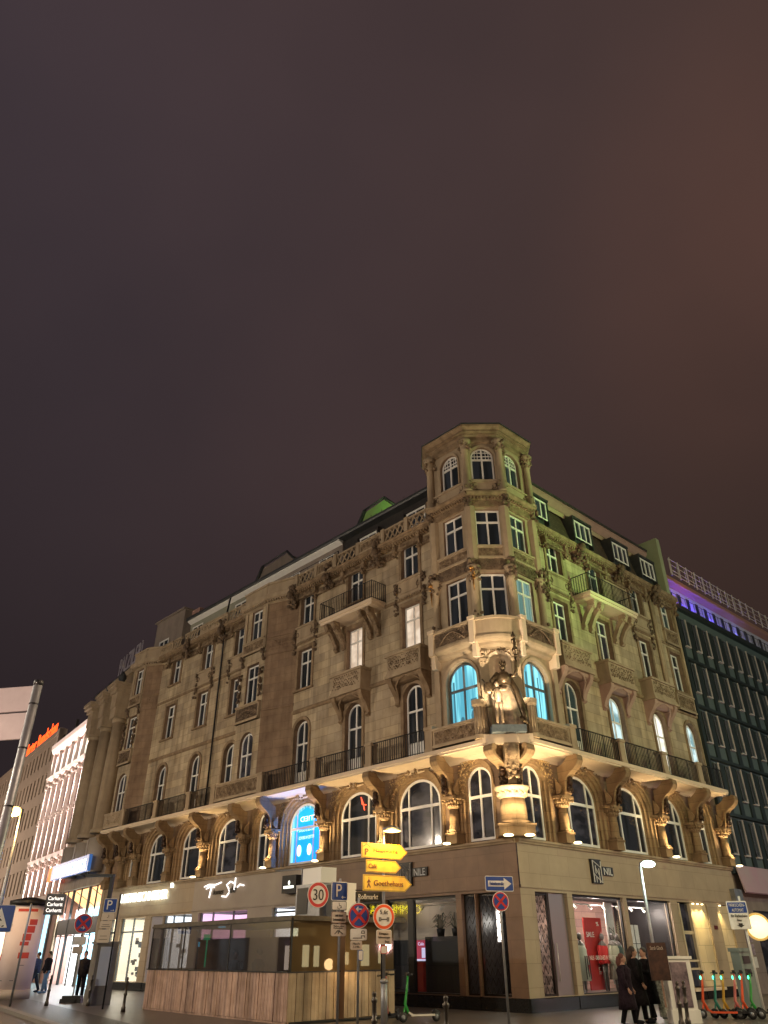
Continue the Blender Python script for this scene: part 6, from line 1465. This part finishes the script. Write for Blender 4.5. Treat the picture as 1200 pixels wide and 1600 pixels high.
# bollards
def bollard_mesh():
    b = MB(); b.lathe([(.075, 0), (.075, .12), (.05, .16), (.046, .45), (.062, .47), (.062, .51), (.045, .53), (.042, .78), (.06, .80), (.062, .84), (.03, .87), (.035, .90), (.045, .93), (.03, .97), (.008, .98)], (0, 0), 12); return b
M['bollard'] = mat('bollard_metal', (.08, .07, .06), .35, metal=.7)
bm0 = None
bl = [(AT(585, 1558, 17.3), 'bollard in front of the pale boards of the kiosk'), (AT(696.4, 1565, 15.6), 'bollard standing alone in front of the dark shop window'), (None, 'brown bollard left of the display case at the right'), (None, 'dark bollard right beside the display case at the right'),
      (G(72, 1572), 'thin bollard at the kerb beside the advertising column'), (G(137, 1572), 'short bollard close to the grey cabinet'), (G(192, 1581), 'bollard by the kerb left of the wooden kiosk')]
for i, (p, lb) in enumerate(bl):
    if i == 2: p = AT(1064, 1595, 22.3)
    if i == 3: p = AT(1074, 1593, 22.8)
    W = T(p.x, p.y, 0) @ (Matrix.Rotation(R_(4 if i < 4 else 0), 4, 'Y') if i in (2, 3) else Matrix.Identity(4))
    if bm0 is None: bm0 = bollard_mesh().build('bollard', M['bollard'], M_=W); o = bm0
    else: o = dup(bm0, W)
    tag(o, lb, 'bollard', 'bollards on the pavement')

# ---- wooden kiosk
K0 = G(447, 1602); K1 = G(222, 1577); K2 = G(617, 1588)
kd = (K1-K0).normalized(); ke = (K2-K0).normalized(); lk, le = (K1-K0).length, (K2-K0).length
KS = empty('kiosk', T(K0.x, K0.y, 0), 'board clad kiosk with dark glass upper walls standing in front of the shops', 'kiosk')
FK1 = fr_from(K1, K0-K1, 1); FK2 = fr_from(K0, K2-K0, 1)
FK3 = fr_from(K2, K1+(K2-K0)-K2, 1); FK4 = fr_from(K1+(K2-K0), K1-(K1+(K2-K0)), 1)
rg = random.Random(8)
for F, ln, mt in ((FK1, lk, 'wood'), (FK2, le, 'wood2'), (FK3, lk, 'wood'), (FK4, le, 'wood2')):
    b = MB(F); n = int(ln/.17 if mt == 'wood' else ln/.28); d = ln/n
    for k in range(n):
        b.box(d*k+.012, d*(k+1)-.012, -.03, rg.uniform(-.006, .010), .06, 1.17+rg.uniform(-.004, .004))
    b.box(0, ln, -.06, -.035, .0, 1.15)
    b.build('board_wall', M[mt], F, KS)
    b = MB(F); b.box(-.02, ln+.02, -.08, .03, 1.172, 1.20); b.build('ledge', M['iron'], F, KS)
b = MB(FK1); b.quad((0, -.03, 1.2), (lk, -.03, 1.2), (lk, -.03, 2.52), (0, -.03, 2.56)); b.build('glass_wall', M['glass_kiosk'], FK1, KS)
M['glass_kiosk2'] = glass('streaky_glass', tint=(.55, .50, .30), refl=.05, rough=.04, dark=.72, dcol=(.13, .09, .045))
b = MB(FK2); b.quad((0, -.03, 1.2), (le, -.03, 1.2), (le, -.03, 2.52), (0, -.03, 2.52)); b.build('glass_wall', M['glass_kiosk2'], FK2, KS)
b = MB(FK1)
for u in (0, lk*.28, lk*.62, lk): b.box(u-.02, u+.02, -.06, -.02, 1.2, 2.5)
b.box(0, lk, -.06, 0, 2.42, 2.5); b.build('glazing_bars', M['iron'], FK1, KS)
b = MB(FK1); b.box(0.0, lk, -le, .0, 2.50, 2.56); b.box(-.02, lk, -le, .02, 2.44, 2.50); b.build('roof', mat('weathered_roof_boards', (.06, .045, .035), .7, alt=(.12, .10, .07), scale=3), FK1, KS)
b = MB(FK1); b.quad((0, -1.9, 0.05), (lk, -1.9, .05), (lk, -1.9, 2.1), (0, -1.9, 2.1)); b.box(lk*.70, lk*.72, -1.88, -1.8, .1, 2.1); b.build('inner_wall', mat('kiosk_inner_wall', (.36, .26, .19), .8, alt=(.30, .21, .15), scale=2), FK1, KS)
b = MB(FK1); b.box(0, lk, -le+.05, -.1, .02, .05); b.build('floor', M['black'], FK1, KS)
lamp('POINT', 'kiosk_light', FK1[0] @ Vector((lk*.55, 1.0, 2.35)), (1, .72, .5), 9, size=.2); lamp('POINT', 'kiosk_light', FK1[0] @ Vector((lk*.85, 1.0, 2.35)), (1, .72, .5), 7, size=.2)
M['green_glow'] = mat('green_sign_light', (.1, .5, .3), emit=(.05, .55, .28), es=1.2); M['cyan_glow'] = mat('blue_screen_small', (.1, .5, .8), emit=(.15, .6, 1), es=1.6)
b = MB(FK1); b.box(lk*.275, lk*.283, -.9, -.88, 1.25, 2.2); b.box(lk*.25, lk*.30, -.9, -.88, 2.05, 2.22); b.build('green_lamp', M['green_glow'], FK1, KS)  # green reflection in the glass, put in as glowing strips inside
b = MB(FK1); b.box(lk*.19, lk*.20, -1.0, -.98, 1.85, 2.0); b.box(lk*.30, lk*.36, -.3, -.28, 2.45, 2.52); b.box(lk*.48, lk*.53, -.3, -.28, 2.36, 2.40); b.build('blue_lamp', M['cyan_glow'], FK1, KS)
M['kiosk_lamp'] = mat('white_lantern', (1, 1, 1), emit=(1.0, .93, .84), es=1.8)
for k, (u, z0, z1, w_) in enumerate(((.10, 1.24, 1.82, .16), (.75, 1.3, 1.84, .22), (1.18, 1.3, 1.82, .18), (1.98, 1.32, 1.84, .16), (2.35, 1.34, 1.66, .20), (3.1, 1.3, 1.86, .32), (3.85, 1.36, 1.7, .22))):
    b = MB(FK2); b.box(u, u+w_, -.34, -.30, z0, z1); b.build('lit_panel', M['kiosk_lamp'], FK2, KS)
lamp('POINT', 'kiosk_wall_light', FK2[0] @ Vector((2.0, -.5, 1.35)), (1, .62, .28), 22, size=.15)  # added unseen fill that brightens the kiosk boards
# silhouettes in the kiosk glass are built as figures with the people below
# air conditioning units on the kiosk roof
def on_roof(u, o): return FK1[0] @ T(u, -o, 2.60)
W = on_roof(lk-2.0, -2.3); s = empty('air_conditioner', W, 'big grey ventilation cabinet with a pale box on the kiosk roof', 'air conditioner')
b = MB(); b.box(-.75, .62, -.4, .4, 0, .95); b.build('casing', M['grey_metal'], parent=s, M_=W); b = MB(); b.box(-.55, .5, -.3, .3, .95, 1.42); b.build('top_box', M['white_paint'], parent=s, M_=W)
b = MB(); b.box(-.65, -.05, .4, .42, .1, .85); b.build('dark_grille', M['black'], parent=s, M_=W); b = MB(); b.tube([(-.75, .2, .95), (-.75, .2, 1.45), (-2.4, .2, 1.5)], .03, 5); b.build('pipe', M['grey_metal'], parent=s, M_=W)
W = on_roof(lk-.72, -2.2); s = empty('air_conditioner', W, 'smaller outdoor air unit with a black side and white slatted grille on the kiosk roof', 'air conditioner')
b = MB(); b.box(-.45, .12, -.2, .2, 0, .88); b.build('casing', M['black'], parent=s, M_=W); b = MB(); b.box(.13, .56, -.2, .21, .02, .88); b.build('grille_frame', M['white_paint'], parent=s, M_=W)
b = MB()
for i in range(2):
    for j in range(7): b.box(.18+.18*i, .32+.18*i, .21, .225, .08+.11*j, .16+.11*j)
b.build('grille', M['black'], parent=s, M_=W)

# ---- advertising column
P_ = G(10, 1552); P_ = AT(28, 1500, 38.5); W = T(P_.x, P_.y, 0)
h_ = AT(50, 1408, 38.5).z
s = empty('advertising_column', W, 'pink white round advertising column with red shapes and a dark cap', 'advertising column')
rA = 24*math.hypot(P_.x, P_.y)/1330
b = MB(); b.lathe([(rA, .35), (rA, h_-.2)], (0, 0), 32); b.build('poster_drum', mat('pink_paper', (.74, .60, .58), .7, alt=(.80, .68, .66), scale=1), parent=s, M_=W)
b = MB(); b.lathe([(rA*1.05, 0), (rA*1.05, .35)], (0, 0), 32); b.build('base', M['clad_grey'], parent=s, M_=W)
b = MB(); b.lathe([(rA*1.12, h_-.2), (rA*1.15, h_), (rA*.3, h_+.15)], (0, 0), 32); b.build('cap', M['iron'], parent=s, M_=W)
def on_drum(a0_, a1_, z0, z1, mt, name='print'):
    b = MB(); n = 6; r = rA+.006
    for k in range(n):
        a, c = R_(a0_+(a1_-a0_)*k/n), R_(a0_+(a1_-a0_)*(k+1)/n)
        b.quad((r*math.sin(a), r*math.cos(a), z0), (r*math.sin(c), r*math.cos(c), z0), (r*math.sin(c), r*math.cos(c), z1), (r*math.sin(a), r*math.cos(a), z1))
    b.build(name, mt, parent=s, M_=W)
rdp = mat('red_print', (.55, .06, .04), .6); dkp = mat('dark_print', (.05, .05, .07), .6)
H = h_
for a0_, a1_, f0, f1, mm_ in ((35, 62, .74, .80, rdp), (30, 58, .66, .73, rdp), (22, 50, .58, .65, rdp), (18, 46, .53, .57, rdp), (20, 55, .40, .46, rdp), (-40, -28, .68, .78, dkp), (-46, -22, .72, .75, dkp), (-72, -55, .58, .76, rdp), (-60, -45, .38, .44, rdp), (10, 22, .18, .185, dkp), (-30, -15, .18, .185, dkp), (25, 45, .33, .335, dkp), (-10, 55, .88, .91, rdp)):
    on_drum(a0_, a1_, H*f0, H*f1, mm_)
# ---- crossing sign, left edge
pb = G(15, 1573); W = T(pb.x, pb.y, 0); d = pb.y
s = empty('sign_post', W, 'leaning slim pole with a blue pedestrian crossing sign cut by the left edge', 'sign post')
zt = AT(5, 1435, d-.1); hz = zt.z; pole(W, s, hz+.5, .04)
Wp = T(AT(-1, 1435, d-.1).x, d-.1, hz) @ Z(12); sz = 40*d/1130*.85
p = plate(Wp, s, sz*1.05, sz*.95, 'blue_sign'); layer(Wp, p, [(-sz*.36, -sz*.32), (sz*.36, -sz*.32), (0, sz*.38)], .02, 'white_sign', 'triangle', .003)
strokes(Wp, p, [((0, .0), (-.02, -.12)), ((-.02, -.12), (-.12, -.26)), ((-.02, -.12), (.08, -.26)), ((0, 0), (.1, -.08)), ((0, 0), (-.1, -.1)), ((0, .06), (.01, .08)), ((-.25, -.28), (-.18, -.24)), ((.15, -.28), (.22, -.24))], .045, 'ink', .025)
# ---- no stopping post left with rubber foot
pb = G(112, 1567); W = T(pb.x, pb.y, 0); s = empty('sign_post', W, 'temporary no stopping sign on a thin pole in a black rubber foot', 'sign post')
cs = AT(131, 1443, pb.y); pole(W, s, cs.z+.3, .03, 'white_paint'); b = MB(); b.box(-.42, .42, -.22, .22, 0, .14); b.box(-.36, .36, -.18, .18, .14, .24); b.build('rubber_foot', M['black'], parent=s, M_=W)
Wp = T(cs.x-.0, pb.y-.05, 0) @ Z(15); no_stopping(Wp @ T(0, 0, cs.z), s, .36, (1, -.45))
plate(Wp @ T(-.02, 0, cs.z-.62), s, .5, .3, 'white_sign', 'white_sign'); plate(Wp @ T(-.04, 0, cs.z-.95), s, .4, .26, 'beige_sign', 'beige_sign')
# ---- parking sign post left
pb = G(160, 1577); W = T(pb.x, pb.y, 0); s = empty('sign_post', W, 'dark pole with a blue parking sign and three grey plates beside the street lamp', 'sign post')
cs = AT(173, 1415, pb.y); pole(W, s, cs.z+.4, .03, 'iron'); Wp = T(cs.x, pb.y-.05, 0) @ Z(12)
p = plate(Wp @ T(0, 0, cs.z), s, .46, .46, 'blue_sign'); text('P', .18, .30, M['white_sign'], Wp @ T(-.02, -.024, cs.z+.02), p); strokes(Wp @ T(.1, 0, cs.z-.16), p, [((-.06, 0), (.06, 0)), ((.06, 0), (.03, .025)), ((.06, 0), (.03, -.025))], .013, 'white_sign')
for k, (dz, h2) in enumerate(((.36, .24), (.62, .24), (.98, .42))):
    p = plate(Wp @ T(-.02-.02*k, 0, cs.z-dz), s, .44, h2, 'beige_sign', 'beige_sign'); strokes(Wp @ T(-.02-.02*k, 0, cs.z-dz), p, [((-.15, -h2*.25), (.15, -h2*.25)), ((-.12, 0), (.12, 0))] if k else [((-.02, -.04), (.04, .0)), ((.04, 0), (.02, .06))], .014, 'ink')
# ---- grey cabinet
pb = G(146, 1571); W = T(pb.x, pb.y+.3, 0) @ Z(38); s = empty('utility_cabinet', W, 'tall grey metal utility cabinet with a pale door panel on the left pavement', 'cabinet')
b = MB(); b.box(-.42, .42, -.3, .3, 0, .5); b.box(-.40, .40, -.28, .28, .5, 2.0); b.box(-.46, .46, -.34, .34, 2.0, 2.08); b.build('casing', mat('cabinet_grey', (.13, .12, .11), .5, alt=(.17, .16, .15), scale=3), parent=s, M_=W)
b = MB(); b.box(-.28, .20, .28, .30, .62, 1.9); b.build('door_panel', mat('pale_notice', (.5, .55, .6), .5), parent=s, M_=W)
# ---- dark street lamp by the column building
pb = G(143, 1569); W = T(pb.x, pb.y, 0); tp_ = AT(169, 1366, pb.y)
s = empty('street_lamp', W, 'unlit black street lamp with a flat head on a tall square pole', 'street lamp'); b = MB(); b.box(-.07, .07, -.07, .07, 0, tp_.z); b.build('pole', M['iron'], parent=s, M_=W)
b = MB(); b.T = None; b.box(-1.1, .08, -.12, .12, tp_.z-.10, tp_.z); b.build('lamp_head', M['iron'], parent=s, M_=W)
# ---- sodium street lamp left
pl_ = AT(22, 1268, 34.0); W = T(pl_.x+.35, 34.0, 0); s = empty('street_lamp', W, 'tall street lamp with a glaring orange light at the left edge', 'street lamp')
b = MB(); b.lathe([(.10, 0), (.06, 7.3)], (0, 0), 8); b.tube([(0, 0, 7.2), (-.05, 0, 7.3), (-.3, 0, 7.28)], .05, 6); b.build('pole', M['grey_metal'], parent=s, M_=T(W.translation.x, 34.0, pl_.z-7.2))
b = MB(); b.ball((0, 0, 0), (.34, .26, .2), 14, 8); b.build('lamp_glass', M['lamp_warm'], parent=s, M_=T(*pl_)); lamp('POINT', 'street_lamp_light', pl_+Vector((0, -.1, -.35)), (1, .6, .22), 520, size=.15)
# ---- white street lamp right
pl_ = AT(1016, 1350, 25.2); W = T(AT(1021, 1480, 25.2).x, 25.2, 0); hz = pl_.z
s = empty('street_lamp', W, 'slim street lamp with a bright greenish white light in front of the right facade', 'street lamp')
b = MB(); b.lathe([(.07, 0), (.05, 2), (.045, hz-.05)], (0, 0), 10); b.tube([(0, 0, hz-.1), (.02, 0, hz+.02), (.12, 0, hz+.06)], .04, 6); b.build('pole', M['grey_metal'], parent=s, M_=W)
b = MB(); b.ball((.26, 0, hz-.0), (.22, .16, .10), 14, 8); b.build('lamp_glass', M['lamp_white'], parent=s, M_=W); lamp('POINT', 'street_lamp_light', W @ Vector((.26, -.25, hz-.2)), (.85, 1, .80), 110, size=.12)
# ---- big sign seen from behind, left edge
Y0 = 11.0; pt = AT(62, 1069, Y0); W = T(pt.x-.02, Y0, 0); s = empty('direction_sign', W, 'large aluminium road sign seen from behind on a thick steel pole', 'road sign')
b = MB(); b.lathe([(.065, 0), (.065, pt.z)], (0, 0), 20); b.build('pole', M['grey_metal'], parent=s, M_=W); b = MB(); b.lathe([(.07, pt.z-.02), (.07, pt.z+.05)], (0, 0), 20); b.build('pole_cap', M['black'], parent=s, M_=W)
for z in (3.4, 4.2, 4.85): b = MB(); b.lathe([(.069, z), (.069, z+.02)], (0, 0), 20); b.build('clamp', M['iron'], parent=s, M_=W)
Wp = T(pt.x, Y0+.05, 0) @ Z(-12)
for z0, z1 in ((4.80, 5.18), (4.38, 4.77)): b = MB(); b.box(-2.6, -.10, -.02, .02, z0-.02, z1-.02); b.build('sign_panel', M['alu'], parent=s, M_=Wp)
lamp('SPOT', 'sign_lamp_light', Vector((-9.5, 6.0, 2.2)), (1, .68, .52), 2400, Vector((-6.4, 11, 4.1)), .2, 50, .9)  # added unseen spot that brightens the sign panels
lamp('POINT', 'square_lamp_light', Vector((-1.5, 11.0, 8.5)), (1, .70, .48), 900, size=.3)  # added unseen lamp that brightens the kiosk and the ground
lamp('POINT', 'square_lamp_light', Vector((8.0, 14.0, 7.0)), (1, .72, .45), 900, size=.3)  # added unseen lamp that brightens the right pavement
# ---- ticket machine and its sign
pb = PR(14.7, 1.0); W = T(pb.x, pb.y, 0) @ Z(30)
pb = AT(1172, 1560, 27.5); W = T(pb.x, 27.5, 0) @ Z(25); s = empty('ticket_machine', W, 'grey green parking ticket machine beside the row of scooters', 'ticket machine')
b = MB(); b.box(-.24, .24, -.18, .18, 0, 1.65); b.box(-.28, .28, -.22, .22, 1.62, 1.72); b.build('casing', mat('machine_green_grey', (.16, .20, .18), .5), parent=s, M_=W)
b = MB(); b.box(-.15, .15, .18, .20, 1.3, 1.5); b.box(-.15, .1, .18, .20, .95, 1.15); b.build('panel', M['ink'], parent=s, M_=W)
pb = AT(1163, 1430, 27.0); s = empty('sign_post', T(pb.x+.25, 27.0, 0), 'pole with a blue and white ticket machine sign at the right edge', 'sign post'); Wp = T(pb.x-.1, 26.9, 0) @ Z(-10)
pole(T(pb.x-.05, 27.0, 0), s, AT(1147, 1400, 27).z, .035, 'white_paint')
za = AT(1154, 1430, 27).z; Wq = T(AT(1154, 1430, 26.9).x, 26.9, za) @ Z(-10); p = plate(Wq, s, .62, .80, 'white_sign', 'white_sign'); layer(Wq, p, rrect(.56, .30, .02), .02, 'blue_sign', 'blue_field', .002); o_ = [o for o in p.children if o.name.startswith('blue_field')][0]; place(o_, Wq @ T(0, 0, .21), p)
text('PARKSCHEIN-', .48, .09, M['white_sign'], Wq @ T(0, -.028, .28), p); text('AUTOMAT', .36, .09, M['white_sign'], Wq @ T(0, -.028, .14), p); text('für Parkschein', .48, .08, M['ink'], Wq @ T(0, -.026, -.02), p); text('hier', .14, .07, M['ink'], Wq @ T(0, -.026, -.14), p)
layer(Wq @ T(0, 0, -.28), p, [(-.06, .05), (.06, .05), (.06, 0), (.12, 0), (0, -.07), (-.12, 0), (-.06, 0)], .02, 'ink', 'arrow', .003)
# ---- display case and poster board
pb = AT(1064, 1555, 23.6); W = T(pb.x, 23.6, 0) @ Z(8); s = empty('display_case', W, 'white framed poster case with a dark picture near the right pavement bollards', 'display case')
b = MB(); b.box(-.36, .36, -.12, .12, .05, 1.45); b.box(-.42, .42, -.16, .16, 1.45, 1.52); b.box(-.40, .40, -.15, .15, 0, .3); b.build('case', M['white_paint'], parent=s, M_=W)
dpic = mat('dark_portrait_poster', (.05, .035, .05), .4, alt=(.30, .22, .25), scale=4); b = MB(); b.box(-.24, .24, .12, .135, .35, 1.38); b.build('poster', dpic, parent=s, M_=W)
pb = AT(1040, 1560, 24.4); W = T(pb.x, 24.4, 0) @ Z(20); b = MB(); b.box(-.25, .25, -.03, .03, .1, 1.35); tag(b.build('poster_board', mat('busy_poster', (.04, .03, .03), .5, alt=(.5, .45, .4), scale=14), M_=W), 'black and white patterned poster board half hidden by the display case', 'poster board')
pb = AT(1029, 1503, 22.9); W = T(pb.x, 22.9, pb.z) @ Z(-5); s = empty('placard', T(pb.x, 22.9, 0), 'dark red brown placard on a stick held above the walkers at the right', 'placard')
b = MB(); b.box(-.25, .25, -.02, .02, -.42, .44); p = b.build('board', mat('dark_placard', (.025, .012, .010), .5, alt=(.09, .04, .025), scale=5), parent=s, M_=W); text('Sarah Glock', .34, .09, M['beige_sign'], W @ T(0, -.024, .32), p); b = MB(); b.box(-.02, .02, -.02, .02, -1.0, -.4); b.build('stick', M['wood'], parent=s, M_=W)

# ---- e-scooters
def scooter(W, frame_m, deck_m, label, light=True, lean=4):
    W = W @ Matrix.Rotation(R_(lean), 4, 'X'); s = empty('e_scooter', W, label, 'electric scooter', 'rental e-scooters')
    b = MB(); b.prism([(-.42, .13), (.25, .13), (.36, .20), (.34, .24), (.22, .18), (-.42, .18)], -.075, .075); b.build('deck', M[deck_m], parent=s, M_=W)
    b = MB(); b.tube([(.34, 0, .2), (.43, 0, .42), (.36, 0, .78), (.32, 0, 1.08)], [.045, .04, .032, .03], 8); b.tube([(.44, 0, .34), (.50, 0, .12)], .025, 6); b.build('stem', M[frame_m], parent=s, M_=W)
    b = MB(); b.tube([(.30, -.25, 1.10), (.32, 0, 1.12), (.30, .25, 1.10)], .018, 6)
    for q in (-1, 1): b.tube([(.30, q*.14, 1.10), (.29, q*.26, 1.10)], .026, 6); b.tube([(.33, q*.12, 1.10), (.40, q*.20, 1.08)], .009, 4)
    b.box(.28, .36, -.05, .05, 1.08, 1.16); b.build('handlebar', M['black'], parent=s, M_=W)
    for nm, x in (('front_wheel', .50), ('rear_wheel', -.48)):
        b = MB(); b.T = T(x, 0, .12) @ Matrix.Rotation(R_(90), 4, 'X'); b.lathe([(.06, -.025), (.11, -.03), (.12, -.015), (.12, .015), (.11, .03), (.06, .025)], (0, 0), 18); w1 = b.build(nm, M['black'], parent=s, M_=W)
        b = MB(); b.T = T(x, 0, .12) @ Matrix.Rotation(R_(90), 4, 'X'); b.lathe([(.02, -.032), (.06, -.028), (.06, .028), (.02, .032)], (0, 0), 12); b.build('hub', M['grey_metal'], parent=w1, M_=W)
    b = MB(); b.tube([(x_, 0, z_) for x_, z_ in ((-.36, .2), (-.44, .27), (-.54, .24), (-.60, .16))], .03, 5); b.build('rear_fender', M['black'], parent=s, M_=W)
    if light: b = MB(); b.ball((.37, 0, .98), (.03, .035, .05)); b.build('status_light', M['green_led'], parent=s, M_=W)
    return s
M['green_led'] = mat('green_led', (.1, 1, .6), emit=(.08, 1.0, .50), es=3.0); M['sc_green'] = mat('lime_scooter_paint', (.03, .30, .05), .4); M['sc_white'] = mat('white_scooter_paint', (.65, .62, .55), .4); M['sc_orange'] = mat('orange_scooter_paint', (.75, .10, .03), .4); M['sc_teal'] = mat('teal_scooter_paint', (.02, .22, .17), .4); M['sc_rose'] = mat('rose_scooter_paint', (.55, .16, .14), .4); M['sc_yellow'] = mat('ochre_scooter_paint', (.5, .3, .03), .4)
p = G(650, 1597); scooter(T(p.x+.12, p.y, 0) @ Z(200), 'sc_green', 'sc_white', 'white and green e-scooter parked in front of the dark left shop window', False)
p = G(613, 1596); scooter(T(p.x, p.y, 0) @ Z(250), 'sc_rose', 'black', 'rose coloured e-scooter with a green light behind the thick sign post')
sc_l = [(1127, 1583, 165, 'sc_orange', 'sc_orange', 'bright orange e-scooter nearest the yellow lit doorway'), (1146, 1580, 150, 'sc_teal', 'black', 'teal e-scooter with a black deck next to the orange one'), (1160, 1582, 160, 'sc_yellow', 'black', 'ochre stemmed e-scooter in front of the ticket machine'), (1178, 1584, 155, 'sc_rose', 'black', 'rose stemmed e-scooter right of the ticket machine'), (1190, 1586, 160, 'sc_orange', 'sc_white', 'orange and white e-scooter second from the right edge'), (1203, 1586, 150, 'sc_green', 'black', 'lime green e-scooter at the right edge')]
for x_, y_, a_, f_, d_, lb in sc_l:
    p = G(x_, 1592); scooter(T(p.x, p.y-.1, 0) @ Z(a_), f_, d_, lb)

# ================================================================== PEOPLE
def person(W, label, h=1.7, coat=(.006, .005, .006), legs=(.012, .012, .016), skin=(.35, .2, .14), hair=(.02, .012, .008), long_coat=True, stride=.18, arm=(0, 0), cat='person', vox=.016, hair_len=0.1):
    k = h/1.75; s = empty('person', W, label, 'person')
    b = MB(); Tk = Matrix.Scale(k, 4); b.T = Tk
    for q in (-1, 1):
        f = stride*q
        b.tube([(q*.09, -f*.1, .95), (q*.10, f*.45+.03, .50), (q*.10, f*.85-.03, .09)], [.088, .06, .042], 10); b.ball((q*.10, f*.85+.06, .045), (.045, .13, .045), 8, 5)
    b.tube([(0, 0, .88), (0, 0, 1.02), (0, .01, 1.2), (0, .01, 1.36), (0, 0, 1.47), (0, .01, 1.56)], [.155, .15, .145, .175, .10, .055], 14)
    for q in (-1, 1):
        a = arm[0 if q < 0 else 1]
        sh = Vector((q*.19, 0, 1.42)); el = sh + Vector((q*.05, .03+a*.12, -.28)); ha = el + Vector((-q*.02, .10+a*.20, -.22+a*.26))
        b.tube([sh-Vector((q*.06, 0, -.01)), sh, el, ha], [.06, .065, .048, .034], 8)
        # hand: palm, four fingers of different length and a thumb
        d = (ha-el).normalized(); b.ball(ha+d*.05, (.028, .035, .05), 8, 5)
        for j in range(4): o_ = Vector((0, (j-1.5)*.019, 0)); L3 = (.07, .082, .078, .06)[j]; b.tube([ha+d*.08+o_, ha+d*(.08+L3*.5)+o_, ha+d*(.08+L3)+o_+Vector((-q*.015, 0, 0))], [.0105, .0095, .008], 5)
        b.tube([ha+d*.03+Vector((0, .03, 0)), ha+d*.07+Vector((0, .055, 0)), ha+d*.10+Vector((0, .058, 0))], [.012, .011, .009], 5)
    hd = Vector((0, .02, 1.655)); b.ball(hd, (.078, .098, .115), 14, 10); b.ball(hd+Vector((0, .03, -.06)), (.055, .065, .06), 10, 6); b.ball(hd+Vector((0, .108, -.012)), (.013, .020, .024), 6, 5)
    for q in (-1, 1): b.ball(hd+Vector((q*.079, -.005, -.01)), (.012, .022, .03), 6, 5); b.ball(hd+Vector((q*.03, .088, .018)), (.012, .008, .008), 6, 4)
    b.ball(hd+Vector((0, .093, -.055)), (.026, .010, .008), 6, 4)
    o = b.build('body', mat('person_skin', skin, .6), parent=s, M_=W)
    r = o.modifiers.new('r', 'REMESH'); r.mode = 'VOXEL'; r.voxel_size = vox*k
    b = MB(); b.T = Tk
    if long_coat:
        b.tube([(0, .0, .42), (0, .0, .62), (0, 0, .95), (0, .01, 1.2), (0, .01, 1.38), (0, 0, 1.50)], [.27, .24, .20, .185, .21, .10], 18)
    else:
        b.tube([(0, 0, .84), (0, 0, 1.0), (0, .01, 1.2), (0, .01, 1.38), (0, 0, 1.50)], [.185, .18, .175, .205, .10], 16)
    for q in (-1, 1):
        a = arm[0 if q < 0 else 1]; sh = Vector((q*.19, 0, 1.42)); el = sh + Vector((q*.05, .03+a*.12, -.28)); ha = el + Vector((-q*.02, .10+a*.20, -.22+a*.26)); b.tube([sh-Vector((q*.08, 0, 0)), sh, el, el+(ha-el)*.9], [.08, .085, .068, .055], 10)
    b.build('coat', mat('coat_cloth', coat, .95, spec=.08, alt=tuple(c*2.2+.002 for c in coat), scale=14, bump=.6, bscale=9), parent=s, M_=W)
    b = MB(); b.T = Tk
    for q in (-1, 1): f = stride*q; b.tube([(q*.09, -f*.1, .96), (q*.10, f*.45+.03, .50), (q*.10, f*.85-.03, .10)], [.105, .078, .062], 10); b.ball((q*.10, f*.85+.065, .05), (.055, .145, .055), 8, 5)
    b.build('trousers', mat('trouser_cloth', legs, .95, spec=.08), parent=s, M_=W)
    b = MB(); b.T = Tk; b.ball(hd+Vector((0, -.022, .03)), (.092, .100, .112), 14, 8)
    if hair_len > .12: b.tube([(0, -.06, 1.70), (0, -.09, 1.55), (0, -.09, 1.42)], [.08, .09, .05], 10)
    b.build('hair', mat('hair', hair, .7), parent=s, M_=W)
    return s
def face_to(p, ang): return T(p.x, p.y, 0) @ Z(ang)
# the person's front is local -y (o is towards the viewer)
person(face_to(AT(984, 1590, 22.4), 60), 'shorter dark walker with reddish brown hair, foremost at the right shop window', 1.56, coat=(.012, .008, .012), hair=(.10, .03, .02), hair_len=.3)
person(face_to(AT(1003, 1590, 23.4), 80), 'dark haired walker in a long black coat right behind the foremost walker', 1.72, hair=(.03, .015, .01), hair_len=.3)
person(face_to(AT(1021, 1590, 24.2), -60), 'walker in black holding up the dark placard beside the display case', 1.70, arm=(.3, 1.2), hair_len=.1)
person(face_to(AT(60, 1500, 45), -70), 'person in a dark blue jacket walking behind the advertising column', 1.75, coat=(.02, .03, .08), legs=(.02, .03, .06), long_coat=False, vox=.03, stride=.3)
person(face_to(AT(77, 1500, 44), -40), 'person in a black jacket and light blue jeans before the bright left shop', 1.78, coat=(.01, .01, .015), legs=(.12, .22, .40), long_coat=False, vox=.03)
person(face_to(AT(133, 1500, 37), 20), 'person in a dark jacket standing in the entrance of the blue lit shop', 1.75, coat=(.015, .012, .012), skin=(.4, .2, .14), long_coat=False, vox=.03)
person(FK1[0] @ T(lk*.50, .9, 0) @ Z(60), 'dark silhouette of a person leaning inside the kiosk, left of the pair', 1.70, coat=(.01, .008, .008), vox=.03)
person(FK1[0] @ T(lk*.66, .9, 0) @ Z(-40), 'dark silhouette of a person inside the kiosk, right of the pair', 1.74, coat=(.01, .008, .008), vox=.03)
